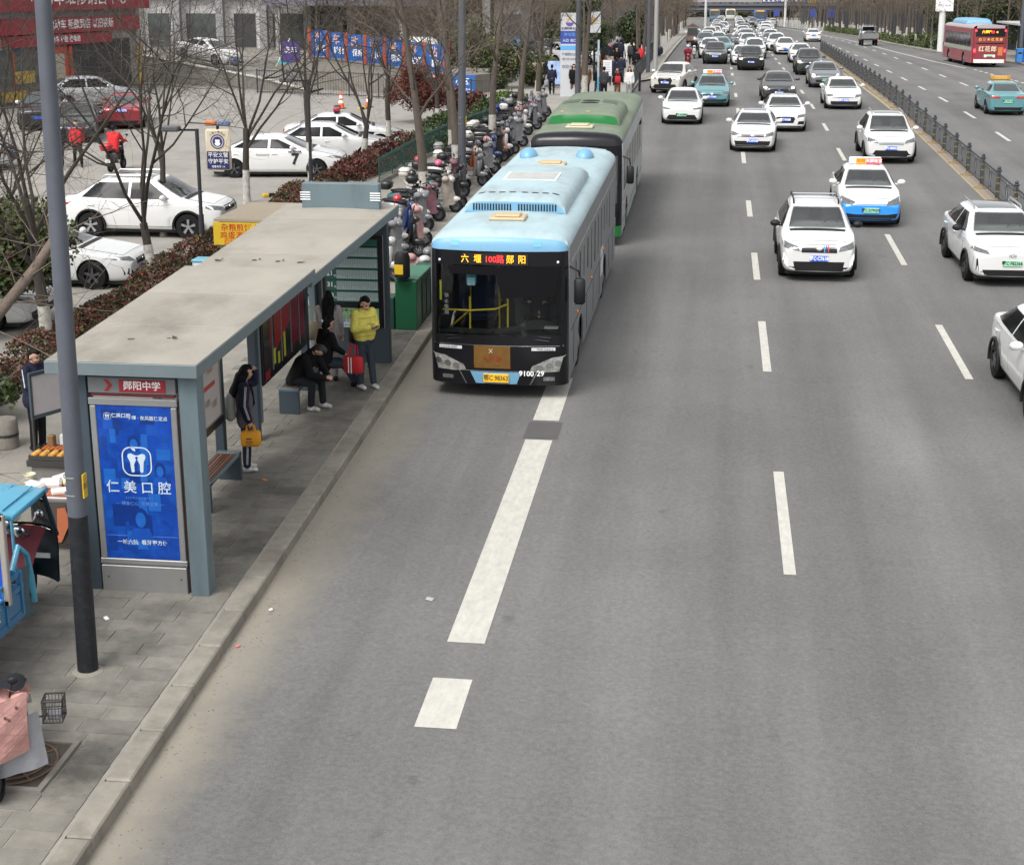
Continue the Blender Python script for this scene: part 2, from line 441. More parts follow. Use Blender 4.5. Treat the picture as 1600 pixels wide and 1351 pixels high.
    if not lod:
        st_ = MB(); zf = zc + .04
        for sx in (-1, 1): st_.box((sx*hw*.40, y0 + .42, zf + .13), (.46, .14, .36), b=.05); st_.box((sx*hw*.40, y0 + .44, zf + .36 if H > 1.55 else zf + .30), (.24, .09, .14), b=.04)
        st_.box((0, y1 - .3, zf + .08), (hw*1.2, .14, .26), b=.05); st_.build('seat', SEATM, root, 50)
        MB().tube([(hw*.40 + .18*cos(a*pi/8), y0 - .12, zf - .06 + .17*sin(a*pi/8)) for a in range(9)], .014, 5).build('steering_wheel', BLACK, root, 50)
        MB().box((0, y0 - .02, H - .18), (.22, .04, .07), b=.015).build('interior_mirror', BLACK, root)

    decal(bv, [(-.66*hw, zt + .05), (.66*hw, zt + .05), (tw*hw*.93, H - .12), (-tw*hw*.93, H - .12)], 'y', [GLASS, BLACK], b, 'rear_window', off=.012, sp_=q)
    ya, yb = yc + .34, yt - (.30 if L - yt > .25 else .22)
    rearcut = y1 + (.10 if L - yt > .25 else .12)
    mid = s.get('bpil', (ya + rearcut)/2 + .12)
    for sd in ('x', '-x'):
        decal(bv, [(ya, bl + .035), (mid - .04, bl + .045), (mid - .05, H - .15), (y0 + .14, H - .15)], sd, [SIDEGLASS, BLACK], b, 'side_window', off=.009, sp_=q)
        decal(bv, [(mid + .04, bl + .045), (yb, bl + .07), (rearcut + .02, H - .165), (mid + .03, H - .15)], sd, [SIDEGLASS, BLACK], b, 'side_window', off=.009, sp_=q)
    # front
    HL = s['head']; lm = LAMP
    for P in (fx(HL), mirror(fx(HL))):
        h = decal(bv, P, '-y', [lm, BLACK], b, 'headlight', off=.013, sp_=.035, smooth=60)
        if s['lit']:
            cx = sum(p[0] for p in P)/len(P); cz = sum(p[1] for p in P)/len(P)
            k = .085 if s['lit'] == 1 else .12
            decal(bv, [(cx + k*cos(t*pi/5), cz + k*.62*sin(t*pi/5)) for t in range(10)], '-y', LAMPLIT, h, 'bulb', off=.014, sp_=.05)
    if s['grille']:
        gr = decal(bv, fx(s['grille']), '-y', [s['grillem'], BLACK], b, 'grille', off=.007, sp_=q)
        if not lod and s['grillem'] is BLACK:
            xs = [p[0] for p in fx(s['grille'])]; zs = [p[1] for p in fx(s['grille'])]
            for i in range(1, 3):
                z = min(zs) + (max(zs) - min(zs))*i/3; decal(bv, [(min(xs)*.9, z), (max(xs)*.9, z), (max(xs)*.9, z + .010), (min(xs)*.9, z + .010)], '-y', DARKALLOY, gr, 'slat', off=.013, sp_=.12)
            decal(bv, [(.07*cos(t*pi/5), (min(zs) + max(zs))/2 + .055*sin(t*pi/5)) for t in range(10)], '-y', CHROME, gr, 'badge', off=.02, sp_=.05)
    if s['intake']: decal(bv, fx(s['intake']), '-y', BLACK, b, 'lower_grille', off=.006, sp_=q)
    if s['fog']:
        for P in (fx(s['fog'][0]), mirror(fx(s['fog'][0]))): decal(bv, P, '-y', s['fog'][1], b, 'fog_light', off=.008, sp_=.05)
    if not lod: decal(bv, fx([(-.84, s['gc'] + .075), (.84, s['gc'] + .075), (.84, s['gc'] + (.17 if s['trim'] else .12)), (-.84, s['gc'] + (.17 if s['trim'] else .12))]), '-y', BLACK, b, 'bumper_lip', off=.009, sp_=.08)
    for P, mm, nm in (s['extra'] or []):
        decal(bv, fx(P), '-y', mm, b, nm, off=.01, sp_=q)
    if s['trim']: # dark sill and bumper cladding
        for sd in ('x', '-x'): decal(bv, [(fw + r + .06, s['gc'] + .03), (rw - r - .06, s['gc'] + .03), (rw - r - .06, s['gc'] + .14), (fw + r + .06, s['gc'] + .14)], sd, BLACK, b, 'sill', off=.008, sp_=.2)
        for yy in (fw, rw):
            for sx in (-1, 1): MB().tube([(sx*(hw - .005), yy + (r + .075)*cos(a*pi/14), r + (r + .075)*sin(a*pi/14)) for a in range(-1, 16)], .032, 5).build('arch_cladding', BLACK, root, 50)
    # rear
    for P in (fx(s['tailp']), mirror(fx(s['tailp']))): decal(bv, P, 'y', [TAILLIT if s['litt'] else TAIL, BLACK], b, 'tail_light', off=.012, sp_=.04)
    decal(bv, fx([(-.8, s['gc'] + .08), (.8, s['gc'] + .08), (.8, s['gc'] + .22), (-.8, s['gc'] + .22)]), 'y', BLACK, b, 'rear_valance', off=.006, sp_=.12)
    # plates
    pm = {'blue': P_BLUE, 'green': P_GREEN, 'yellow': P_YELLOW}[s['plate'][0]]
    for ax, z, sg in (('-y', s['plz'], -1), ('y', s['rplz'], 1)):
        h, _, _, _ = bv.ray_cast(V((0, -50*-sg if False else sg*50, z)), V((0, -sg, 0)))
        if h is None: continue
        pl = MB().box((0, 0, 0), (.44, .018, .14), 0, b=.006).build('number_plate', pm, root); pl.location = (0, h.y + sg*.02, z)
        if s['plate'][1] and not lod:
            if sg < 0: text(s['plate'][1], .12, INK_W if s['plate'][0] == 'blue' else INK_K, pl, (0, -.0105, 0), bold=.004, squash=.80)
            else: text(s['plate'][1], .12, INK_W if s['plate'][0] == 'blue' else INK_K, pl, (0, .0105, 0), rot=(pi/2, 0, pi), bold=.004, squash=.80)
    # mirrors
    mm = s['mirror'] or col
    for sx in (-1, 1):
        my = yc + .50
        mr = MB(); mr.ball((sx*(hw + .09), my, bl + .10), (.125, .085, .085), 10, 6); mr.box((sx*(hw - .03), my + .02, bl + .05), (.14, .05, .035))
        mo = mr.build('mirror', mm, root, 60)
    if not lod: decal(bv, [(-.70*hw, .24), (.70*hw, .24), (.74*hw, yc - .16), (-.74*hw, yc - .16)], 'z', [col, BLACK], b, 'bonnet', off=.008, sp_=.12, smooth=60)
    decal(bv, [(-.72*hw, yc - .13), (.72*hw, yc - .13), (.74*hw, yc - .01), (-.74*hw, yc - .01)], 'z', BLACK, b, 'cowl', off=.007, sp_=.12)
    # doors
    if not lod:
        for sd, sx in (('x', 1), ('-x', -1)):
            zs0, zs1 = s['gc'] + .14, bl - .02
            for a, c in ((ya - .12, mid - .004), (mid + .004, min(yb + .10, rw + .15))):
                rear = a > ya
                P = [(a, zs0), (c if not rear else rw - r - .10, zs0), (c, r*2 + .10 if rear else zs0 + .2), (c, zs1), (a, zs1)]
                d = decal(bv, P, sd, [col, BLACK], b, 'door', off=.006, sp_=.14, smooth=60)
                hy = c - .20; h, _, _, _ = bv.ray_cast(V((sx*50, hy, bl - .13)), V((-sx, 0, 0)))
                if h: MB().box((h.x + sx*.02, hy, bl - .13), (.03, .19, .032), 0, b=.01).build('door_handle', col if s['L'] > 4 else BLACK, d)
    # wheels
    for y in (fw, rw):
        for sx in (-1, 1): add_wheel(root, sx*(hw - .115), y, r, .215, s['rim'], s['spokes'], s['kind'], s['steer'] if y == fw else 0)
    if s['rails']:
        for sx in (-1, 1): MB().tube([(sx*hw*.60, y0 + .1, H - .05), (sx*hw*.60, y0 + .2, H + .03), (sx*hw*.60, y1 - .1, H + .03), (sx*hw*.60, y1, H - .06)], .022, 6).build('roof_rail', s['rails'], root, 50)
    if s['rails'] is BLACK:
        for yy in (y0 + .35, y1 - .45): MB().box((0, yy, H + .045), (hw*1.2, .07, .025), b=.01).build('roof_crossbar', ALLOY, root)
    if s['sunroof']: decal(bv, [(-.5*hw, y0 + .15), (.5*hw, y0 + .15), (.5*hw, y1 - .2), (-.5*hw, y1 - .2)], 'z', [GLASS, BLACK], b, 'sunroof', off=.005, sp_=.2)
    if s['stripe']: s['stripe'](root, b, bv, s)
    # underside shade: an actual chassis floor
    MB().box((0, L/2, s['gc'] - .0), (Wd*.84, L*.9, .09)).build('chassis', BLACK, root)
    root['spec_len'] = L; del root['spec_len']
    return root
def put(o, x, y, rz=0, dz=0):
    o.location = (x, y, g(y) + dz); setrot(o, rz, tilt(y)); return o
# ================================================================ buses
def plan(n=26):
    """front outline of a bus seen from above, from its right side to its left"""
    P = []
    for i in range(7): a = pi/2*(1 - i/6); P.append((-1.0 - .25*sin(a), .10 + .25*(1 - cos(a))))
    for i in range(1, n - 13): x = -1 + 2*i/(n - 13); P.append((x, .10*x*x))
    for i in range(7): a = pi/2*i/6; P.append((1.0 + .25*sin(a), .10 + .25*(1 - cos(a))))
    return P
PLAN = plan()
def rake(z): return .05*((z - .95)/.8)**2 if z < .95 else .11*(z - .95)/1.85
def face_strip(z0, z1, nz, mats, parent, name, u0=0, u1=None, flip_end=None, mirror_y=None, off=0):
    P = PLAN[u0:u1]; mb = MB(); n = len(P)
    for k in range(nz + 1):
        z = z0 + (z1 - z0)*k/nz
        for x, y in P:
            yy = y + rake(z) - off
            if mirror_y is not None: yy = mirror_y - y
            mb.v.append((x, yy, z))
    for k in range(nz):
        for i in range(n - 1): mb.f.append((k*n + i, k*n + i + 1, (k + 1)*n + i + 1, (k + 1)*n + i))
    mb.m = [0]*len(mb.f)
    return mb.build(name, mats, parent, 40)
def bus_wheel(parent, x, y, r=.49):
    k = 'buswheel'
    if k not in WM:
        t = MB().lathe([(r*.6, -.14), (r*.94, -.14), (r, -.1), (r, .1), (r*.94, .14), (r*.6, .14)], 26, 0, axis='x', cap=False)
        m = MB().lathe([(r*.62, .13), (r*.6, .05), (r*.34, .02), (r*.30, .15), (.05, .17)], 24, 0, axis='x')
        for j in range(10): m.ball((.035, r*.45*cos(j*pi/5), r*.45*sin(j*pi/5)), .03, 6, 4)
        WM[k] = (t.mesh('tyre', RUBBER, 40), m.mesh('rim', mat('bus_rim', (.22, .22, .22), .5, .4, dirt=(.08, .07, .06)), 40))
    o = link('wheel', WM[k][0], parent, (x, y, r)); o.rotation_euler = (0, 0, 0 if x > 0 else pi); link('rim', WM[k][1], o)
def slab_side(parent, name, sx, L, arches, z0, z1, m, y0=.35, th=.03, r=.60):
    pts = [(y0, z1), (y0, z0)]
    for c in arches:
        for i in range(11): a = pi*(1 - i/10); pts.append((c + r*cos(a), max(z0, .46 + r*sin(a)*.96) if 0 < i < 10 else z0))
    pts += [(L - .25, z0), (L - .25, z1)]
    mb = MB(); mb.prism(pts, sx*1.25, sx*(1.25 - th), axis='x')
    return mb.build(name, m, parent)
def make_bus(name, label, group, c, L=12.0, H=3.05, arches=(2.55, 8.5)):
    """c: materials: mask, cap, roof, side, rear; the driver's side is +x when seen from the front"""
    root = thing(name, label, 'bus', group=group)
    ze = H - .27
    low = face_strip(.27, .56, 3, c['bumper'], root, 'bumper')
    msk = face_strip(.56, 1.18, 6, c['mask'], root, 'front_panel')
    band = face_strip(2.44, 2.70, 3, c['band'], root, 'destination_panel', off=0)
    ws = face_strip(1.18, 2.44, 8, c['glass'], root, 'windscreen', 4, -4)
    for nm, a, b in (('corner_pillar', 0, 5), ('corner_pillar', len(PLAN) - 5, len(PLAN))): face_strip(1.18, 2.44, 6, c['mask'], root, nm, a, b)
    # roof with its front cap
    sec = [(1.25, ze - .08), (1.245, ze), (1.20, ze + .09), (1.10, ze + .17), (.95, ze + .215), (.6, ze + .25), (.25, ze + .268), (0, ze + .27)]
    sec = sec + [(-x, z) for x, z in sec[-2::-1]]
    mb = MB(); st = [(.34, 0), (.62, 1), (1.2, 1), (3, 1), (6, 1), (9, 1), (L - .5, 1), (L - .2, .9)]
    for y, k in st:
        for x, z in sec: mb.v.append((x, y + rake(2.75)*(1 - k), z if k == 1 else z - .03*(1 - k)))
    n = len(sec)
    for i in range(len(st) - 1):
        for j in range(n - 1): mb.f.append((i*n + j, i*n + j + 1, (i + 1)*n + j + 1, (i + 1)*n + j))
    mb.m = [0]*len(mb.f); roof = mb.build('roof', c['roof'], root, 35)
    mb = MB(); fr = []   # cap: from the face outline up to the roof arch
    cols = []
    for x, y in PLAN:
        t = interp([(0, ze + .262), (.6, ze + .24), (.95, ze + .205), (1.10, ze + .165), (1.20, ze + .09), (1.25, ze - .06)], abs(x))
        yb = y + rake(2.70)
        yt = max(.36, .40 + .25*0) if abs(x) < 1.2 else .36
        col_ = [(x, yb, 2.70), (x, yb + .015, 2.70 + (t - 2.70)*.38), (x, yb + .06 if abs(x) < 1.2 else yb, 2.70 + (t - 2.70)*.72), (x, max(yt, yb + .12) if abs(x) < 1.2 else yb, t + .004), (x, .62, t + .006)]
        cols.append(col_)
    for cc in cols: mb.v += cc
    for i in range(len(cols) - 1):
        for k in range(4): mb.f.append((i*5 + k, i*5 + k + 1, (i + 1)*5 + k + 1, (i + 1)*5 + k))
    mb.m = [0 if k < 2 else 1 for i in range(len(cols) - 1) for k in range(4)]; cap = mb.build('roof_cap', [c['cap'], c['roof'] if c['cap'] is not M_MASK else M_MASK], root, 50)
    for sx in (1, -1):
        slab_side(root, 'side_panel', sx, L, arches, .30, ze - .02, c['side'])
    # rear
    rear = face_strip(.32, ze + .02, 8, c['rear'], root, 'rear_panel', mirror_y=L)
    MB().grid(lambda u, v: (-1.0 + 2*u, L - .01 + (-.0) - .10*(-1 + 2*u)**2 - .02, ze + .0 + v*(.262 - .05*abs(-1 + 2*u)**2)), 8, 2).build('rear_top', c['roof'], root)
    MB().box((0, L/2, .40), (2.40, L - .9, .10)).build('floor', BLACK, root)
    for y in arches:
        for sx in (1, -1): bus_wheel(root, sx*1.06, y)
    for y in arches: MB().box((0, y, .5), (1.7, .9, .7)).build('axle_housing', WELL, root)
    root['_'] = 0; del root['_']
    return root, dict(low=low, mask=msk, band=band, ws=ws, cap=cap, roof=roof, rear=rear, ze=ze)
def rpoly(cx, cz, w, h): return [(cx - w/2, cz - h/2), (cx + w/2, cz - h/2), (cx + w/2, cz + h/2), (cx - w/2, cz + h/2)]
def ac_unit(parent, y0, y1, z, w, h, m, grill, slots=24, name='air_conditioner'):
    mb = MB(); n = 10
    prof = [(-.5, 0), (-.49, .5), (-.44, .85), (-.34, 1), (0, 1.05), (.34, 1), (.44, .85), (.49, .5), (.5, 0)]
    st = [(y0, .74), (y0 + .08, .90), (y0 + .45, 1), (y1 - .5, 1), (y1 - .1, .7), (y1, .3)]
    for y, k in st:
        for x, hh in prof: mb.v.append((x*w, y, z + hh*h*k))
    k = len(prof)
    for i in range(len(st) - 1):
        for j in range(k - 1): mb.f.append((i*k + j, i*k + j + 1, (i + 1)*k + j + 1, (i + 1)*k + j))
    mb.f += [tuple(range(k)), tuple((len(st) - 1)*k + j for j in range(k))]
    mb.m = [0]*len(mb.f); o = mb.build(name, m, parent, 40)
    return o
M_MASK = mat('bus_gloss_black', (.007, .007, .009), .22, spec=.35)
M_BLUE = paint('sky_blue', (.14, .32, .48), .45, coat=.1, dirt=(.16, .26, .34), dscale=2.2, damt=.35)
M_ROOFB = mat('weathered_blue_roof', (.315, .415, .445), .7, var=.12, scale=1.6, dirt=(.20, .23, .22), dscale=1.3, damt=.6, stretch=(1, .45, 1))
M_SIDEG = mat('grey_vinyl_side', (.155, .16, .165), .45, var=.06, scale=3, dirt=(.10, .098, .095), dscale=.8, damt=.4, spec=.4)
M_REARK = mat('bus_rear_black', (.02, .02, .02), .4)
M_CREAM = mat('cream_hatch', (.44, .34, .20), .5, var=.08)
M_LED = mat('led_board', (.012, .012, .012), .3)
LED_Y = mat('led_amber', (1, .42, .02), .5, emit=1.1); LED_R = mat('led_red', (1, .03, .03), .5, emit=1.3)
M_RAIL = mat('yellow_handrail', (.85, .62, .04), .35)
M_DASH = mat('dashboard', (.085, .088, .092), .6)
M_SEAT = mat('bus_seat', (.03, .05, .13), .6)
M_ROOFG = mat('weathered_green_roof', (.125, .155, .105), .7, var=.18, scale=1.2, dirt=(.20, .225, .17), dscale=1.1, damt=.6, stretch=(1, .5, 1))
M_GREEN = paint('bus_green', (.012, .17, .04), .35, coat=.3)
M_SIDES = mat('silver_bus_side', (.36, .37, .38), .35, .2, var=.05, scale=2, dirt=(.2, .19, .18), dscale=.8, damt=.35)
GLASSC = glass_clear('bus_windscreen_glass', (.80, .86, .85), .045)
ORANGE = mat('orange_lamp', (.8, .22, .02), .3)
def bus_interior(root, L):
    MB().box((0, L*.5, .52), (2.36, L - 1, .06)).build('cabin_floor', mat('bus_floor', (.06, .06, .06), .7), root)
    d = MB(); d.grid(lambda u, v: (-1.16 + 2.32*u, .28 + .10*(2*u - 1)**2 + v*.55, 1.16 + .10*exp(-((u - .78)/.16)**2) + v*.10*(exp(-((u - .76)/.2)**2)) - v*v*.05), 18, 4)
    d.box((0, .62, .85), (2.3, .35, .5)); d.build('dashboard', M_DASH, root, 50)
    MB().tube([(.55 + .2*cos(a*pi/8), 1.02 - .10*sin(a*pi/8), 1.22 + .18*sin(a*pi/8)) for a in range(17)], .016, 6).build('steering_wheel', BLACK, root, 50)
    r = MB(); R = .018
    r.tube([(-1.12, .75, 1.48), (-.6, .75, 1.47), (-.15, .78, 1.50), (.04, .95, 1.55)], R, 6)
    r.tube([(-.62, .80, .6), (-.62, .80, 1.72)], R, 6); r.tube([(-1.1, 1.2, 1.0), (-.62, .8, 1.47)], R, 6); r.tube([(.05, 1.0, .6), (.05, 1.0, 2.55)], R, 6)
    r.tube([(-.25, 2.0, .6), (-.25, 2.0, 2.6)], R, 6); r.tube([(-.25, 2.0, 2.2), (-.9, 2.0, 2.2)], R, 6); r.tube([(-.9, 2.6, .6), (-.9, 2.6, 2.6)], R, 6)
    r.build('handrail', M_RAIL, root, 50)
    for x, y in ((-.8, 2.7), (.8, 2.9), (-.8, 3.7), (.8, 3.9), (-.8, 4.8), (.8, 4.9)):
        MB().box((x, y, .95), (.85, .42, .1), b=.03).box((x, y + .24, 1.35), (.85, .08, .75), b=.03).box((x, y, .75), (.5, .3, .4)).build('seat', M_SEAT, root)
    MB().box((.62, 1.75, 1.05), (.5, .45, .12), b=.03).box((.62, 2.0, 1.5), (.5, .1, .85), b=.04).box((.62, 1.8, .8), (.3, .3, .5)).build('driver_seat', M_SEAT, root)
    MB().box((.05, 1.45, 1.2), (.03, .9, 1.1)).box((.55, 2.3, 1.5), (1.1, .03, 1.7)).build('cab_partition', mat('partition', (.12, .125, .13), .4), root)
    MB().box((0, L*.55, 1.7), (2.3, .05, 2.2)).build('dark_backdrop', mat('bus_dark_interior', (.015, .016, .018), .8), root)  # added dark wall standing in for the unlit rest of the cabin
def side_mirror(root, x, y, z, m=BLACK):
    sg = 1 if x > 0 else -1
    MB().tube([(sg*1.2, .42, 2.42), (x, y - .05, 2.36), (x + sg*.02, y - .02, z + .05)], .02, 6).box((x + sg*.02, y, z - .22), (.20, .11, .48), b=.04).build('wing_mirror', m, root, 50)
def front_bus():
    c = dict(bumper=M_MASK, mask=M_MASK, band=M_MASK, glass=GLASSC, roof=M_ROOFB, cap=M_BLUE, side=M_SIDEG, rear=M_REARK)
    root, p = make_bus('bus', 'black-fronted city bus with weathered pale blue roof standing at the kerb', None, c)
    F = bvh_of([p['low'], p['mask'], p['band'], p['ws'], p['cap']])
    D = lambda P, m, n, par=root, **k: decal(F, P, '-y', m, par, n, span=.35, **k)
    # destination board
    b = D(rpoly(-.06, 2.56, 1.20, .20), M_LED, 'destination_board', off=.02, sp_=.2)
    for s, x, m, q in (('六', -.585, LED_Y, .165), ('堰', -.355, LED_Y, .165), ('100路', -.055, LED_R, .16), ('郧', .225, LED_Y, .165), ('阳', .435, LED_Y, .165)): ptext(F, s, q, m, b, x, 2.56, off=.035, bold=.0, squash=.88)
    # black sun band over the glass and a blue pendant
    D([(-.86, 2.28), (-.02, 2.28), (.06, 1.86), (1.02, 1.92), (1.08, 2.43), (-.9, 2.43)], mat('sun_band', (.005, .005, .006), .5, spec=.1), 'sun_band', p['ws'], off=.004, sp_=.12)
    MB().box((-.52, .36, 2.20), (.19, .03, .30), b=.02).box((-.52, .34, 2.10), (.14, .02, .14), 1).build('pendant', [mat('pendant_blue', (.05, .30, .42), .4), mat('pendant_pale', (.4, .65, .72), .4)], root)
    MB().box((-1.06, .26, 1.95), (.035, .02, .36)).build('notice_strip', mat('notice_yellow', (.6, .62, .05), .5), root)
    for i, ch in enumerate('禁止吸烟'): ptext(F, ch, .085, mat('faint_white', (.16, .16, .17), .5), root, -.93, 1.88 - i*.10)
    pp = MB().box((.93, .36, 1.29), (.25, .16, .012), M=T3(0, 0, 0)).build('paper_sheet', INK_W, root)
    bus_interior(root, 12)
    for sx, ang in ((-1, .30), (1, -.42)):
        w = MB(); h0 = (sx*.12, .02, 1.19); w.tube([(sx*.05, .06, 1.24), (sx*.38, .055, 1.10 + .06), (sx*.92, .075, 1.10)], .013, 5); w.tube([(sx*.25, .06, 1.2), (sx*.95, .085, 1.16)], .010, 5)
        w.build('wiper', BLACK, root)
    D([(-1.18, 1.005), (1.18, 1.005), (1.18, 1.016), (-1.18, 1.016)], CHROME, 'trim_line', off=.006, sp_=.1)
    for P in ([(-1.10, .54), (-1.17, .80), (-1.22, .83), (-.98, .80), (-.62, .64), (-.58, .55), (-.78, .52)][::-1],):
        for Q in (P, mirror(P)):
            h = D(Q, [mat('bus_lamp', (.36, .36, .34), .12, .4, var=.7, scale=12), CHROME], 'headlight', off=.012, sp_=.05)
            cx = sum(q[0] for q in Q)/7
            for dx in (-.17, 0, .16):
                D([(cx + dx + .062*cos(t*pi/6), .655 - abs(dx)*.0 - (cx/abs(cx))*dx*(-.25) + .058*sin(t*pi/6)) for t in range(12)], CHROME, 'reflector', h, off=.02, sp_=.08)
    for sx in (-1, 1): D(rpoly(sx*.92, .40, .20, .07), [LAMP, CHROME], 'fog_light', off=.012)
    D([(-.40, .30), (.34, .30), (.42, .52), (-.50, .52)][::1], M_BLUE, 'plate_panel', off=.008)
    pl = MB().box((0, 0, 0), (.46, .02, .16), b=.005).build('number_plate', P_YELLOW, root, loc=(-.03, -.004, .41))
    text('鄂C 98363', .125, INK_K, pl, (0, -.0115, 0), bold=.002, squash=.80)
    D([(-.585, .22 + .06), (-.57, .22 + .06), (-.70, .535), (-.715, .535)], CHROME, 'panel_gap', off=.006); D([(.57, .28), (.585, .28), (.715, .535), (.70, .535)], CHROME, 'panel_gap', off=.006)
    D([(-.70, .530), (.70, .530), (.70, .541), (-.70, .541)], CHROME, 'panel_gap', off=.006, sp_=.1)
    for s, x in (('9100', .52), ('29', .77)):
        ptext(F, s, .135, INK_W, root, x, .505, bold=.003)
    pk = D(rpoly(-.10, .80, .66, .42), [mat('bronze_placard', (.17, .085, .02), .35, .2, var=.25, scale=5), M_MASK], 'placard', off=.012, sp_=.15)
    ptext(F, 'X', .11, mat('tarnished_white', (.55, .5, .4), .5), pk, -.12, .91, off=.02); ptext(F, '九环美', .12, mat('dull_red', (.28, .03, .015), .5), pk, -.10, .76, off=.02); ptext(F, '- - -', .08, mat('dark_gold', (.10, .05, .012), .5), pk, 0, .65, off=.02)
    for x in (-.86, .82): ptext(F, '车辆限速 谨慎驾驶' if x < 0 else '保持车距 注意安全', .046, INK_K, D(rpoly(x, .955, .42, .055), mat('sticker', (.55, .55, .55), .5), 'sticker', off=.01, sp_=.2), x, .955, off=.002)
    for x in (-1.06, 1.06): D([(x + .022*cos(t*pi/4), 2.52 + .022*sin(t*pi/4)) for t in range(8)], INK_W, 'marker_lamp', off=.012)
    for x in (-.78, .70): D(rpoly(x, 2.83, .14, .09), mat('cap_patch', (.13, .38, .66), .4), 'roof_patch', off=.008)
    side_mirror(root, 1.42, .30, 2.2)
    for y in (1.55, 2.35, 2.45, 3.2, 4.0, 4.1, 4.9, 5.7, 5.8, 6.6, 7.4, 8.2, 9.0, 9.8): MB().box((1.252, y, 1.86 if y % 1 > .3 else 1.95), (.012, .05, .85 if y % 1 > .3 else .6)).build('window_slot', M_MASK, root)
    for z in (2.42, 1.16): MB().box((1.252, 6.2, z), (.010, 11, .02)).build('side_trim', CHROME if z > 2 else M_MASK, root)
    for y in (1.2, 3.9, 5.4, 7.0, 9.7, 10.9): MB().box((1.252, y, .78), (.008, .012, .72)).build('panel_gap', M_MASK, root)
    for k in range(9): MB().box((1.252, 7.3 + k*.085, 1.05), (.008, .035, .62), M=None).build('louvre', INK_W if k % 2 else M_SIDES, root)
    for y, z in ((1.75, 1.05), (4.8, 1.05), (7.9, 1.05)): MB().ball((1.26, y, z + .22), .035, 8, 5).build('side_lamp', ORANGE, root, 60)
    # roof furniture
    zr = p['ze'] + .262
    ac = ac_unit(root, 2.35, 7.3, zr - .05, 1.95, .30, M_ROOFB, None)
    ab = bvh_of([ac])
    decal(ab, [(-.95, zr - .03), (.95, zr - .03), (.93, zr + .10), (.80, zr + .165), (-.80, zr + .165), (-.93, zr + .10)], '-y', M_BLUE, ac, 'front_fairing', off=.012, sp_=.08)
    for half in (-1, 1):
        for k in range(14): x = half*(.08 + k*.054); decal(ab, [(x - .013, zr + .01), (x + .013, zr + .01), (x + .013, zr + .135), (x - .013, zr + .135)], '-y', WELL, ac, 'vent_slot', off=.02)
    for half in (-1, 1):
        for k in range(4): decal(ab, [(half*(.12 + .20*k) + .07*cos(t*pi/6), 2.95 + .05*sin(t*pi/6)) for t in range(12)], 'z', WELL, ac, 'fan_opening', off=.006)
    MB().box((0, 5.1, zr + .262), (1.0, 1.0, .02)).build('panel', mat('ac_lid', (.36, .37, .35), .7, var=.2, scale=3), ac)
    MB().box((0, 5.1, zr + .258), (1.1, 1.1, .02)).build('panel_frame', mat('ac_rim', (.55, .62, .63), .6), ac)
    for y in (1.5, 8.6): MB().box((0, y, zr + .03), (.66, .55, .06), b=.02).box((0, y, zr + .075), (.46, .38, .05), b=.02).build('roof_hatch', M_CREAM, root)
    for x in (-.72, .62): MB().ball((x, 10.2, zr - .03), (.22, .36, .22), 12, 8).build('vent_dome', M_BLUE, root, 60)
    for y in (.9, 1.9, 3.4, 7.7, 9.2, 10.8): MB().grid(lambda u, v: (-1.05 + 2.1*u, y + v*.015, p['ze'] + .262 - .09*abs(2*u - 1)**2.4 + .006), 10, 1).build('roof_seam', mat('roof_seam', (.14, .19, .20), .7), root)
    for x in (-.66, .66): MB().tube([(x, y_, p['ze'] + .257 - .09*.53**2.4) for y_ in (.9, 4, 8, 11.6)], .007, 4).build('roof_seam', mat('roof_seam', (.14, .19, .20), .7), root)
    put(root, -3.70, 26.72, radians(-.45))
    return root
